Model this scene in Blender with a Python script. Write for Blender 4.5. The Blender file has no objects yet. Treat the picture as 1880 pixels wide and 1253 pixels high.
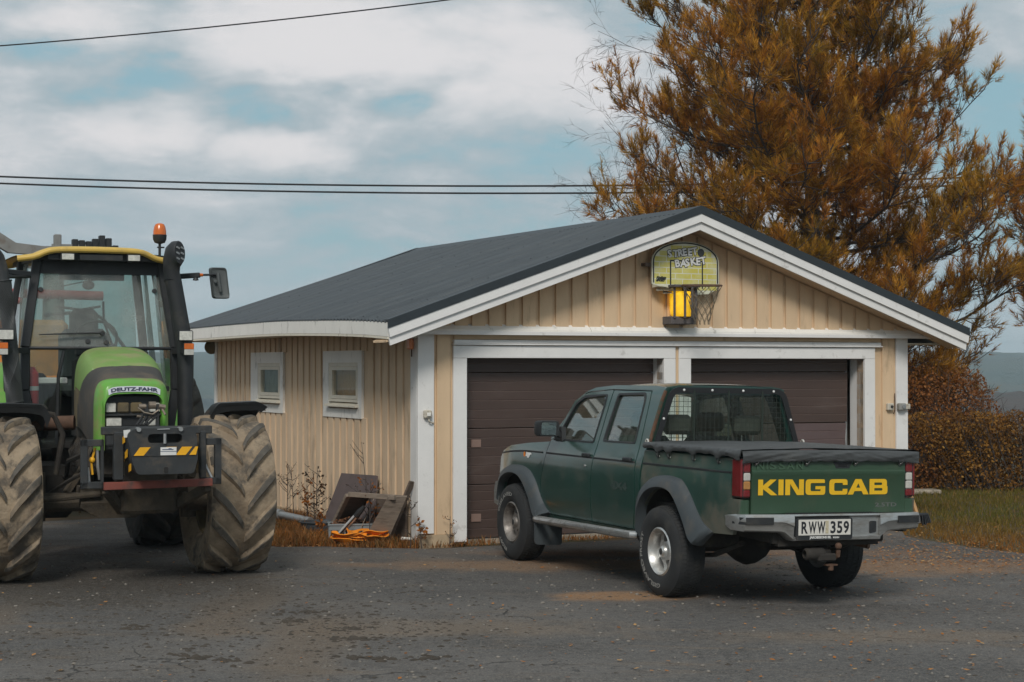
import bpy, bmesh, math, random
from mathutils import Vector, Matrix, noise
RND = random.Random(11)
SC = bpy.context.scene
COL = SC.collection
rad = math.radians

# ------------------------------------------------------------------ camera
cam_data = bpy.data.cameras.new('camera')
cam = bpy.data.objects.new('camera', cam_data)
COL.objects.link(cam)
SC.camera = cam
cam_data.sensor_width = 36.0
cam_data.lens = 36.0 * 3271.0 / 1880.0
cam_data.clip_start = 0.1
cam_data.clip_end = 9000
cam.location = (0, 0, 1.8487)
cam.rotation_euler = (math.pi / 2 + 0.014, 0, 0)

# ------------------------------------------------------------------ light
SUN_EL, SUN_AZ = rad(40), rad(186)        # azimuth measured clockwise from +Y (the view direction)
sun_dir = Vector((math.sin(SUN_AZ) * math.cos(SUN_EL), math.cos(SUN_AZ) * math.cos(SUN_EL), math.sin(SUN_EL)))
sd = bpy.data.lights.new('sun', 'SUN')
sd.energy = 1.85
sd.angle = rad(16)
sd.color = (1.0, 0.95, 0.88)
sun = bpy.data.objects.new('sun', sd)
COL.objects.link(sun)
sun.location = sun_dir * 40
sun.rotation_euler = sun_dir.to_track_quat('Z', 'Y').to_euler()

SC.view_settings.view_transform = 'Standard'
SC.view_settings.look = 'None'
SC.view_settings.exposure = 0.2
SC.view_settings.gamma = 1.0
SC.view_settings.use_curve_mapping = False

world = bpy.data.worlds.new('World')
SC.world = world
world.use_nodes = True


class NT:
    """short hand for node trees"""
    def __init__(s, tree):
        s.t = tree
        tree.nodes.clear()

    def n(s, kind, ins=None, **props):
        nd = s.t.nodes.new(kind)
        for k, v in props.items():
            setattr(nd, k, v)
        for k, v in (ins or {}).items():
            sock = nd.inputs[k]
            if isinstance(v, bpy.types.NodeSocket):
                s.t.links.new(v, sock)
            elif isinstance(v, (tuple, list)) and len(v) == 3 and sock.type == 'RGBA':
                sock.default_value = (*v, 1)
            else:
                sock.default_value = v
        return nd

    def math(s, op, a, b=0.0, clamp=False):
        return s.n('ShaderNodeMath', {0: a, 1: b}, operation=op, use_clamp=clamp).outputs[0]

    def mix(s, f, a, b, blend='MIX'):
        return s.n('ShaderNodeMix', {0: f, 6: a, 7: b}, data_type='RGBA', blend_type=blend).outputs[2]

    def ramp(s, f, lo, hi, a=0.0, b=1.0, smooth=True):
        return s.n('ShaderNodeMapRange', {0: f, 1: lo, 2: hi, 3: a, 4: b},
                   interpolation_type='SMOOTHSTEP' if smooth else 'LINEAR').outputs[0]

    def noise(s, vec, scale, detail=4, rough=0.5, dist=0.0):
        return s.n('ShaderNodeTexNoise', {'Vector': vec, 'Scale': scale, 'Detail': detail, 'Roughness': rough,
                                          'Distortion': dist}).outputs[0]


def px_dir(px, py):
    """direction of a point of the photograph's sky"""
    a, b = (px - 940) / 3271.0, (626.5 - py) / 3271.0
    c, s_ = math.cos(.014), math.sin(.014)
    return Vector((a, c - b * s_, s_ + b * c)).normalized()


def build_world():
    w = NT(world.node_tree)
    tc = w.n('ShaderNodeTexCoord').outputs['Generated']
    sky = w.n('ShaderNodeTexSky', sky_type='NISHITA', sun_disc=False, sun_elevation=SUN_EL,
              sun_rotation=SUN_AZ, air_density=1.2, dust_density=2.0, ozone_density=1.5).outputs[0]
    mp = w.n('ShaderNodeMapping', {'Vector': tc, 'Scale': (1, 1, 2.3)}).outputs[0]
    n1 = w.noise(mp, 5.5, 8, 0.60, 0.5)
    mp2 = w.n('ShaderNodeMapping', {'Vector': tc, 'Scale': (1, 1, 2.8), 'Location': (3.1, 1.7, .4)}).outputs[0]
    n2 = w.noise(mp2, 13.0, 8, 0.62, 0.4)
    n3 = w.noise(mp2, 34.0, 6, 0.6, 0.6)
    cover = w.math('ADD', w.math('MULTIPLY', n1, 0.75), w.math('ADD', w.math('MULTIPLY', n2, 0.32), w.math('MULTIPLY', w.math('SUBTRACT', n3, .5), 0.10)))

    def blob(px, py, rx, ry):
        c = px_dir(px, py)
        d = w.n('ShaderNodeVectorMath', {0: tc, 1: tuple(c)}, operation='SUBTRACT').outputs[0]
        d = w.n('ShaderNodeVectorMath', {0: d, 1: (3271 / rx, 3271 / rx, 3271 / ry)}, operation='MULTIPLY').outputs[0]
        wob = w.n('ShaderNodeVectorMath', {0: w.n('ShaderNodeTexNoise', {'Vector': mp2, 'Scale': 16.0, 'Detail': 5.0}).outputs[1],
                                           1: (.5, .5, .5)}, operation='SUBTRACT').outputs[0]
        wob = w.n('ShaderNodeVectorMath', {0: wob, 'Scale': 1.5}, operation='SCALE').outputs[0]
        d = w.n('ShaderNodeVectorMath', {0: d, 1: wob}, operation='ADD').outputs[0]
        L = w.n('ShaderNodeVectorMath', {0: d}, operation='LENGTH').outputs['Value']
        return w.ramp(L, 0.15, 1.25, 1.0, 0.0)

    gap = None
    for b in ((290, 165, 190, 62), (480, 185, 190, 60), (730, 185, 110, 50), (90, 90, 130, 30), (1830, 330, 160, 200)):
        g = blob(*b)
        gap = g if gap is None else w.math('MAXIMUM', gap, g)
    bright = None
    for b in ((270, 235, 150, 62), (640, 70, 420, 110), (950, 150, 260, 120), (500, 275, 160, 55), (120, 40, 170, 60)):
        g = blob(*b)
        bright = g if bright is None else w.math('MAXIMUM', bright, g)
    cover = w.math('ADD', cover, w.math('MULTIPLY', bright, 0.16))
    cover = w.math('SUBTRACT', cover, w.math('MULTIPLY', gap, 0.16))
    z = w.n('ShaderNodeSeparateXYZ', {0: tc}).outputs[2]
    gapf = w.ramp(cover, 0.38, 0.51, 1.0, 0.0)
    grey = w.ramp(cover, 0.46, 0.72, 0.0, 1.0)
    K = 10.0                                    # the Background strength below is 1/K
    skyc = w.mix(0.85, sky, (0.215 * K, 0.385 * K, 0.455 * K))
    cl = w.mix(grey, (0.345 * K, 0.415 * K, 0.455 * K), (0.63 * K, 0.625 * K, 0.64 * K))
    cl = w.mix(w.math('MULTIPLY', bright, 0.35), cl, (0.71 * K, 0.69 * K, 0.69 * K))
    colr = w.mix(w.math('MULTIPLY', gapf, 0.9), cl, skyc)
    haze = w.ramp(z, 0.0, 0.10, 0.55, 0.0)
    colr = w.mix(haze, colr, (0.41 * K, 0.49 * K, 0.53 * K))
    bg = w.n('ShaderNodeBackground', {'Color': colr, 'Strength': 1.0 / K})
    out = w.n('ShaderNodeOutputWorld', {'Surface': bg.outputs[0]})


build_world()

# ------------------------------------------------------------------ materials
MATS = {}


def pmat(name, col, rough=0.6, metal=0.0, var=0.0, vscale=6.0, col2=None, patch=None, bump=0.0, bscale=40.0,
         grain=None, coat=0.0, spec=0.5, trans=0.0, attr=None):
    """principled material: base colour varied by noise; patch = (colour, scale, lo, hi, strength) of dirt;
    grain = axis stretch for wood or brushed looks"""
    if name in MATS:
        return MATS[name]
    m = bpy.data.materials.new(name)
    m.use_nodes = True
    t = NT(m.node_tree)
    tc = t.n('ShaderNodeTexCoord').outputs['Object']
    oi = t.n('ShaderNodeObjectInfo').outputs['Random']
    sc = grain or (1, 1, 1)
    off = t.n('ShaderNodeCombineXYZ', {0: t.math('MULTIPLY', oi, 37.0), 1: t.math('MULTIPLY', oi, 11.0), 2: 0.0}).outputs[0]
    mp = t.n('ShaderNodeMapping', {'Vector': tc, 'Scale': sc, 'Location': off}).outputs[0]
    c = None
    n = t.noise(mp, vscale, 5, 0.6)
    if attr:
        a = t.n('ShaderNodeAttribute', attribute_name=attr).outputs['Color']
        base = t.mix(1.0, a, tuple(col), 'MULTIPLY')
    else:
        base = tuple(col)
    if col2 is not None:
        c = t.mix(t.ramp(n, 0.35, 0.65), base, tuple(col2))
    elif var > 0:
        v = t.ramp(n, 0.2, 0.8, 1 - var, 1 + var, False)
        cc = t.n('ShaderNodeCombineColor', {0: v, 1: v, 2: v}).outputs[0]
        c = t.mix(1.0, base, cc, 'MULTIPLY')
    else:
        c = base
    rr = rough
    if patch:
        pc, ps, lo, hi, st = patch
        n3 = t.noise(mp, ps, 6, 0.65)
        f = t.ramp(n3, lo, hi, 0.0, st)
        c = t.mix(f, c, tuple(pc))
        rr = t.math('ADD', rough, t.math('MULTIPLY', f, max(0.0, 0.85 - rough)))
    ins = {'Base Color': c, 'Roughness': rr, 'Metallic': metal, 'Coat Weight': coat, 'Coat Roughness': 0.12,
           'Specular IOR Level': spec}
    if bump > 0:
        h = t.noise(mp, bscale, 4, 0.6)
        ins['Normal'] = t.n('ShaderNodeBump', {'Height': h, 'Strength': 1.0, 'Distance': bump}).outputs[0]
    b = t.n('ShaderNodeBsdfPrincipled', ins)
    if trans:
        tl = t.n('ShaderNodeBsdfTranslucent', {'Color': c})
        mx = t.n('ShaderNodeMixShader', {0: trans, 1: b.outputs[0], 2: tl.outputs[0]})
        t.n('ShaderNodeOutputMaterial', {'Surface': mx.outputs[0]})
    else:
        t.n('ShaderNodeOutputMaterial', {'Surface': b.outputs[0]})
    MATS[name] = m
    return m


def glass(name, tint=(0.75, 0.85, 0.82), refl=1.0, dirt=0.0, dirtc=(0.35, 0.36, 0.33)):
    if name in MATS:
        return MATS[name]
    m = bpy.data.materials.new(name)
    m.use_nodes = True
    t = NT(m.node_tree)
    tr = t.n('ShaderNodeBsdfTransparent', {'Color': tint})
    gl = t.n('ShaderNodeBsdfGlossy', {'Color': (1, 1, 1), 'Roughness': 0.02})
    bf = t.n('ShaderNodeNewGeometry').outputs['Backfacing']
    ior = t.ramp(bf, 0.0, 1.0, 1.55, 1 / 1.55, False)      # same reflection from both sides of a thin pane
    lw = t.n('ShaderNodeFresnel', {'IOR': ior}).outputs[0]
    f = t.math('MULTIPLY', lw, 1.35 * refl, True)
    s = t.n('ShaderNodeMixShader', {0: f, 1: tr.outputs[0], 2: gl.outputs[0]}).outputs[0]
    if dirt:
        tc = t.n('ShaderNodeTexCoord').outputs['Object']
        n = t.noise(tc, 2.3, 6, 0.65)
        d = t.n('ShaderNodeBsdfDiffuse', {'Color': dirtc})
        s = t.n('ShaderNodeMixShader', {0: t.ramp(n, 0.3, 0.75, dirt * .35, dirt), 1: s, 2: d.outputs[0]}).outputs[0]
    t.n('ShaderNodeOutputMaterial', {'Surface': s})
    MATS[name] = m
    return m


def emat(name, col, strength, base):
    m = bpy.data.materials.new(name)
    m.use_nodes = True
    t = NT(m.node_tree)
    tc = t.n('ShaderNodeTexCoord').outputs['Object']
    n = t.noise(tc, 9.0, 4, 0.6)
    c = t.mix(t.ramp(n, .35, .7), tuple(col), tuple(x * .6 for x in col))
    b = t.n('ShaderNodeBsdfPrincipled', {'Base Color': base, 'Roughness': .3, 'Emission Color': c, 'Emission Strength': strength})
    t.n('ShaderNodeOutputMaterial', {'Surface': b.outputs[0]})
    return m


# ------------------------------------------------------------------ mesh helpers
class MB:
    def __init__(s):
        s.v, s.f, s.m = [], [], []

    def add(s, vs, fs, mi=0):
        o = len(s.v)
        s.v.extend([tuple(p) for p in vs])
        for k, f in enumerate(fs):
            s.f.append(tuple(i + o for i in f))
            s.m.append(mi[k] if isinstance(mi, (list, tuple)) else mi)
        return s

    def box(s, x0, x1, y0, y1, z0, z1, bev=0.0, mi=0, M=None):
        if x0 > x1: x0, x1 = x1, x0
        if y0 > y1: y0, y1 = y1, y0
        if z0 > z1: z0, z1 = z1, z0
        b = min(bev, (x1 - x0) * .45, (y1 - y0) * .45, (z1 - z0) * .45)
        if b <= 0:
            vs = [(x, y, z) for x in (x0, x1) for y in (y0, y1) for z in (z0, z1)]
            fs = [(0, 1, 3, 2), (4, 6, 7, 5), (0, 4, 5, 1), (2, 3, 7, 6), (0, 2, 6, 4), (1, 5, 7, 3)]
        else:
            vs, idx = [], {}
            for i, x in enumerate((x0, x1)):
                for j, y in enumerate((y0, y1)):
                    for k, z in enumerate((z0, z1)):
                        sx, sy, sz = (b if i == 0 else -b), (b if j == 0 else -b), (b if k == 0 else -b)
                        idx[i, j, k, 0] = len(vs); vs.append((x, y + sy, z + sz))
                        idx[i, j, k, 1] = len(vs); vs.append((x + sx, y, z + sz))
                        idx[i, j, k, 2] = len(vs); vs.append((x + sx, y + sy, z))
            fs = []
            q = lambda *k: fs.append(tuple(idx[a] for a in k))
            for i in (0, 1):
                q((i, 0, 0, 0), (i, 1, 0, 0), (i, 1, 1, 0), (i, 0, 1, 0))
                q((0, i, 0, 1), (1, i, 0, 1), (1, i, 1, 1), (0, i, 1, 1))
                q((0, 0, i, 2), (1, 0, i, 2), (1, 1, i, 2), (0, 1, i, 2))
                for j in (0, 1):
                    q((i, j, 0, 0), (i, j, 1, 0), (i, j, 1, 1), (i, j, 0, 1))
                    q((i, 0, j, 0), (i, 1, j, 0), (i, 1, j, 2), (i, 0, j, 2))
                    q((0, i, j, 1), (1, i, j, 1), (1, i, j, 2), (0, i, j, 2))
                    for k in (0, 1):
                        q((i, j, k, 0), (i, j, k, 1), (i, j, k, 2))
        if M is not None:
            vs = [M @ Vector(p) for p in vs]
        return s.add(vs, fs, mi)

    def beam(s, p0, p1, w, h, up=(0, 0, 1), bev=0.0, mi=0):
        """rectangular bar between two points"""
        p0, p1 = Vector(p0), Vector(p1)
        d = p1 - p0
        L = d.length
        x = d.normalized()
        y = Vector(up).cross(x)
        if y.length < 1e-4: y = Vector((0, 1, 0)).cross(x)
        y.normalize()
        z = x.cross(y)
        M = Matrix(((x.x, y.x, z.x, p0.x), (x.y, y.y, z.y, p0.y), (x.z, y.z, z.z, p0.z), (0, 0, 0, 1)))
        return s.box(0, L, -w / 2, w / 2, -h / 2, h / 2, bev, mi, M)

    def tube(s, pts, r, n=8, mi=0, cap=True, closed=False, sq=1.0):
        pts = [Vector(p) for p in pts]
        N = len(pts)
        rs = r if isinstance(r, (list, tuple)) else [r] * N
        vs, fs = [], []
        prev = None
        for i, p in enumerate(pts):
            if closed:
                t = pts[(i + 1) % N] - pts[i - 1]
            else:
                t = pts[min(i + 1, N - 1)] - pts[max(i - 1, 0)]
            if t.length < 1e-9: t = Vector((0, 0, 1))
            t.normalize()
            if prev is None:
                a = Vector((0, 0, 1)) if abs(t.z) < .9 else Vector((1, 0, 0))
                u = t.cross(a).normalized()
            else:
                u = prev - t * prev.dot(t)
                u.normalize()
            prev = u
            w = t.cross(u)
            for k in range(n):
                a = 2 * math.pi * k / n
                vs.append(p + (u * math.cos(a) + w * math.sin(a) * sq) * rs[i])
        seg = N if closed else N - 1
        for i in range(seg):
            a, b = i * n, ((i + 1) % N) * n
            for k in range(n):
                fs.append((a + k, a + (k + 1) % n, b + (k + 1) % n, b + k))
        if cap and not closed:
            fs.append(tuple(range(n - 1, -1, -1)))
            fs.append(tuple(range((N - 1) * n, N * n)))
        return s.add(vs, fs, mi)

    def lathe(s, prof, org=(0, 0, 0), axis=(0, 1, 0), n=32, mi=0, close=False):
        """prof: (radius, distance along axis)"""
        org, ax = Vector(org), Vector(axis).normalized()
        a = Vector((0, 0, 1)) if abs(ax.z) < .9 else Vector((1, 0, 0))
        u = ax.cross(a).normalized()
        w = ax.cross(u)
        vs, fs = [], []
        P = len(prof)
        for k in range(n):
            an = 2 * math.pi * k / n
            dr = u * math.cos(an) + w * math.sin(an)
            for r, t in prof:
                vs.append(org + ax * t + dr * r)
        for k in range(n):
            A, B = k * P, ((k + 1) % n) * P
            for j in range(P if close else P - 1):
                j2 = (j + 1) % P
                fs.append((A + j, A + j2, B + j2, B + j))
        m = mi if isinstance(mi, int) else [mi[j] for k in range(n) for j in range(P if close else P - 1)]
        return s.add(vs, fs, m)

    def prism(s, poly, axis, c0, c1, mi=0):
        """2-D polygon extruded along axis: x -> (y,z), y -> (x,z), z -> (x,y)"""
        def P(a, b, c):
            return {'x': (c, a, b), 'y': (a, c, b), 'z': (a, b, c)}[axis]
        n = len(poly)
        vs = [P(a, b, c0) for a, b in poly] + [P(a, b, c1) for a, b in poly]
        fs = [tuple(range(n)), tuple(range(2 * n - 1, n - 1, -1))]
        fs += [(i, (i + 1) % n, n + (i + 1) % n, n + i) for i in range(n)]
        return s.add(vs, fs, mi)

    def loft(s, rings, closed=True, cap=True, mi=0):
        n = len(rings[0])
        vs = [p for r in rings for p in r]
        fs = []
        for i in range(len(rings) - 1):
            a, b = i * n, (i + 1) * n
            for k in range(n if closed else n - 1):
                fs.append((a + k, a + (k + 1) % n, b + (k + 1) % n, b + k))
        if cap and closed:
            fs.append(tuple(range(n - 1, -1, -1)))
            fs.append(tuple(range((len(rings) - 1) * n, len(rings) * n)))
        return s.add(vs, fs, mi)

    def grid(s, fn, nu, nv, mi=0):
        vs = [fn(i / nu, j / nv) for i in range(nu + 1) for j in range(nv + 1)]
        fs = [(i * (nv + 1) + j, (i + 1) * (nv + 1) + j, (i + 1) * (nv + 1) + j + 1, i * (nv + 1) + j + 1)
              for i in range(nu) for j in range(nv)]
        return s.add(vs, fs, mi)

    def sphere(s, c, r, n=12, m=8, mi=0, sc=(1, 1, 1)):
        c = Vector(c)
        return s.grid(lambda u, v: (c.x + sc[0] * r * math.cos(2 * math.pi * u) * math.sin(math.pi * v),
                                    c.y + sc[1] * r * math.sin(2 * math.pi * u) * math.sin(math.pi * v),
                                    c.z + sc[2] * r * math.cos(math.pi * v)), n, m, mi)

    def mesh(s, name, mats, ang=35, fix=True):
        me = bpy.data.meshes.new(name)
        me.from_pydata(s.v, [], s.f)
        for m in (mats if isinstance(mats, (list, tuple)) else [mats]):
            me.materials.append(m)
        if len(s.f):
            me.polygons.foreach_set('material_index', s.m)
        if fix:
            bm = bmesh.new()
            bm.from_mesh(me)
            bmesh.ops.remove_doubles(bm, verts=bm.verts, dist=1e-5)
            bmesh.ops.recalc_face_normals(bm, faces=bm.faces)
            bm.to_mesh(me)
            bm.free()
        if ang:
            me.polygons.foreach_set('use_smooth', [True] * len(me.polygons))
            me.set_sharp_from_angle(angle=rad(ang))
        me.update()
        return me

    def build(s, name, mats, parent=None, ang=35, fix=True, loc=None):
        o = bpy.data.objects.new(name, s.mesh(name, mats, ang, fix))
        COL.objects.link(o)
        if parent is not None:
            o.parent = parent
        if loc is not None:
            o.location = loc
        return o


def thing(name, label, cat, loc=(0, 0, 0), rz=0.0, group=None):
    o = bpy.data.objects.new(name, None)
    o.empty_display_size = 0.2
    COL.objects.link(o)
    o.location = loc
    o.rotation_euler = (0, 0, rz)
    tag(o, label, cat, group)
    return o


def tag(o, label=None, cat=None, group=None, kind=None):
    if label: o['label'] = label
    if cat: o['category'] = cat
    if group: o['group'] = group
    if kind: o['kind'] = kind
    return o


def panel(outer, holes, fy, side=1, thick=0.03, step=0.08, dy=0.0):
    """sheet-metal panel: outline in (x, z) draped on the half-width surface fy(x, z), with a thickness"""
    bm = bmesh.new()
    for loop in [outer] + list(holes):
        vs = [bm.verts.new((x, 0, z)) for x, z in loop]
        for i in range(len(vs)):
            bm.edges.new((vs[i], vs[(i + 1) % len(vs)]))
    bmesh.ops.triangle_fill(bm, use_beauty=True, edges=bm.edges[:])
    xs = [p[0] for p in outer]
    zs = [p[1] for p in outer]
    z = math.floor(min(zs) / step) * step
    while z < max(zs):
        bmesh.ops.bisect_plane(bm, geom=bm.verts[:] + bm.edges[:] + bm.faces[:], plane_co=(0, 0, z), plane_no=(0, 0, 1), dist=1e-5)
        z += step
    x = math.floor(min(xs) / .3) * .3
    while x < max(xs):
        bmesh.ops.bisect_plane(bm, geom=bm.verts[:] + bm.edges[:] + bm.faces[:], plane_co=(x, 0, 0), plane_no=(1, 0, 0), dist=1e-5)
        x += .3
    bm.verts.index_update()
    n = len(bm.verts)
    front = [(v.co.x, side * (fy(v.co.x, v.co.z) + dy), v.co.z) for v in bm.verts]
    back = [(v.co.x, side * (fy(v.co.x, v.co.z) + dy - thick), v.co.z) for v in bm.verts]
    fs = [tuple(v.index for v in f.verts) for f in bm.faces]
    fs2 = [tuple(n + v.index for v in reversed(f.verts)) for f in bm.faces]
    fs3 = [(e.verts[0].index, e.verts[1].index, n + e.verts[1].index, n + e.verts[0].index) for e in bm.edges if len(e.link_faces) == 1]
    bm.free()
    return front + back, fs + fs2 + fs3


def fill2d(outer, holes):
    bm = bmesh.new()
    for loop in [outer] + list(holes):
        vs = [bm.verts.new((x, z, 0)) for x, z in loop]
        for i in range(len(vs)):
            bm.edges.new((vs[i], vs[(i + 1) % len(vs)]))
    bmesh.ops.triangle_fill(bm, use_beauty=True, edges=bm.edges[:])
    bm.verts.index_update()
    vs = [(v.co.x, v.co.y) for v in bm.verts]
    fs = [tuple(v.index for v in f.verts) for f in bm.faces]
    es = [(e.verts[0].index, e.verts[1].index) for e in bm.edges if len(e.link_faces) == 1]
    bm.free()
    return vs, fs, es


def plate(mb, outer, holes, P, d0, d1, mi=0):
    """flat plate with holes; P(a, b, d) places it"""
    vs, fs, es = fill2d(outer, holes)
    n = len(vs)
    V = [P(a, b, d0) for a, b in vs] + [P(a, b, d1) for a, b in vs]
    F = fs + [tuple(n + i for i in reversed(f)) for f in fs] + [(a, b, n + b, n + a) for a, b in es]
    return mb.add(V, F, mi)


def rounded(pts, r, n=3):
    """round the corners of a 2-D polygon; r is one radius or one per corner"""
    out = []
    N = len(pts)
    for i in range(N):
        p, a, b = Vector(pts[i]), Vector(pts[i - 1]), Vector(pts[(i + 1) % N])
        ri = r[i] if isinstance(r, (list, tuple)) else r
        ri = min(ri, (a - p).length * .48, (b - p).length * .48)
        if ri <= 1e-4:
            out.append(tuple(p)); continue
        s, e = p + (a - p).normalized() * ri, p + (b - p).normalized() * ri
        for k in range(n + 1):
            t = k / n
            out.append(tuple(s * (1 - t) ** 2 + p * 2 * t * (1 - t) + e * t * t))
    return out


_TXT = {}


def text2d(txt, size, bold=0.0, shear=0.0):
    """outline text as 2-D triangles: verts, faces, width"""
    key = (txt, size, bold, shear)
    if key in _TXT: return _TXT[key]
    cu = bpy.data.curves.new('lettering', 'FONT')
    cu.body = txt
    cu.size = size
    cu.offset = bold
    cu.shear = shear
    cu.resolution_u = 3
    ob = bpy.data.objects.new('lettering', cu)
    me = ob.to_mesh()
    vs = [(v.co.x, v.co.y) for v in me.vertices]
    fs = [tuple(p.vertices) for p in me.polygons]
    ob.to_mesh_clear()
    bpy.data.objects.remove(ob)
    bpy.data.curves.remove(cu)
    w = max([v[0] for v in vs] or [0]) 
    _TXT[key] = (vs, fs, w)
    return _TXT[key]


def lay_text(mb, txt, size, P, bold=0.0, width=None, mi=0, shear=0.0, thick=0.002):
    """P(a, b, d) maps text plane to space; width stretches the text; thick gives it a body"""
    vs, fs, w = text2d(txt, size, bold, shear)
    k = (width / w) if width else 1.0
    n = len(vs)
    V = [P(a * k, b, thick) for a, b in vs] + [P(a * k, b, 0) for a, b in vs]
    edges = {}
    for f in fs:
        for i in range(len(f)):
            e = (f[i], f[(i + 1) % len(f)])
            if (e[1], e[0]) in edges: del edges[(e[1], e[0])]
            else: edges[e] = 1
    F = list(fs) + [(a, n + a, n + b, b) for a, b in edges]
    return mb.add(V, F, mi)


def interp(x, tab):
    if x <= tab[0][0]: return tab[0][1]
    for (a, b), (c, d) in zip(tab, tab[1:]):
        if x <= c: return b + (d - b) * (x - a) / (c - a)
    return tab[-1][1]


def ease(x, tab):
    """interp with smooth steps between the knots (catmull-rom)"""
    if x <= tab[0][0]: return tab[0][1]
    if x >= tab[-1][0]: return tab[-1][1]
    for i in range(len(tab) - 1):
        if x <= tab[i + 1][0]:
            p0 = tab[max(i - 1, 0)]; p1 = tab[i]; p2 = tab[i + 1]; p3 = tab[min(i + 2, len(tab) - 1)]
            h = p2[0] - p1[0]
            t = (x - p1[0]) / h
            m1 = (p2[1] - p0[1]) / (p2[0] - p0[0]) * h
            m2 = (p3[1] - p1[1]) / (p3[0] - p1[0]) * h
            return ((2 * t ** 3 - 3 * t ** 2 + 1) * p1[1] + (t ** 3 - 2 * t ** 2 + t) * m1 + (-2 * t ** 3 + 3 * t ** 2) * p2[1] + (t ** 3 - t ** 2) * m2)
# ------------------------------------------------------------------ material palette
M_BOARD = pmat('painted_board', (0.665, 0.485, 0.31), .75, var=.16, vscale=3.0, grain=(1, 1, .25), patch=((.22, .15, .09), 5.0, .56, .74, .55), bump=.0015, bscale=30)
M_BOARD_SIDE = pmat('weathered_board', (0.665, 0.50, 0.338), .8, var=.18, vscale=3.0, grain=(1, 1, .25), patch=((.20, .155, .11), 4.0, .52, .72, .55), bump=.0015, bscale=30)
M_WHITE = pmat('white_paint', (0.76, 0.75, 0.73), .6, var=.06, vscale=4, patch=((.27, .245, .21), 7.0, .58, .74, .42), bump=.001, bscale=25)
M_WHITE_OLD = pmat('grimy_white_paint', (0.80, 0.775, 0.72), .7, var=.08, vscale=3, grain=(1, 1, .35), patch=((.15, .135, .11), 9.0, .56, .74, .6), bump=.001)
M_FRAME_OLD = pmat('old_cream_paint', (0.70, 0.65, 0.54), .65, var=.08, patch=((.2, .17, .13), 14.0, .58, .72, .7))
M_CONC = pmat('concrete', (0.33, 0.28, 0.215), .9, var=.2, vscale=8, patch=((.09, .08, .06), 5, .5, .7, .8), bump=.004, bscale=30)
M_ROOF = pmat('grey_roof_sheet', (0.056, 0.065, 0.071), .45, metal=.2, var=.25, vscale=1.6, grain=(.6, 3, 1), patch=((.15, .155, .15), 2.2, .50, .72, .5))
M_FLASH = pmat('dark_flashing', (0.024, 0.032, 0.038), .5, var=.2)
M_DOOR = pmat('brown_door_panel', (0.068, 0.044, 0.036), .5, var=.14, vscale=3.0, grain=(.4, 1, 2), patch=((.16, .13, .12), 3.0, .55, .8, .3), bump=.0008, bscale=60)
M_DOOR_PALE = pmat('faded_brown_door_panel', (0.105, 0.072, 0.07), .55, var=.14, vscale=3, patch=((.2, .17, .16), 3.0, .55, .8, .3))
M_RIBLINE = pmat('door_rib_edge', (0.30, 0.23, 0.21), .55, var=.2)
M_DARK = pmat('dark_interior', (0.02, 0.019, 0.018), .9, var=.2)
M_GALV = pmat('galvanised_steel', (0.36, 0.37, 0.37), .45, metal=.6, var=.15, patch=((.2, .12, .07), 9, .6, .75, .6))
M_WOOD_GREY = pmat('weathered_wood', (0.23, 0.185, 0.145), .85, var=.3, vscale=7, grain=(1, 1, 6), patch=((.08, .06, .045), 5, .5, .7, .7), bump=.002, bscale=50)
M_WOOD_DARK = pmat('dark_weathered_wood', (0.115, 0.085, 0.065), .85, var=.3, vscale=7, grain=(1, 1, 6), bump=.002)
M_WIN = glass('window_glass', (.90, .91, .88), .45)
M_BLACKP = pmat('black_plastic', (0.018, 0.020, 0.022), .55, var=.25, vscale=9, patch=((.10, .085, .065), 6, .52, .75, .4))
M_BLACK = pmat('black_paint', (0.012, 0.012, 0.013), .45, var=.2)


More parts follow.
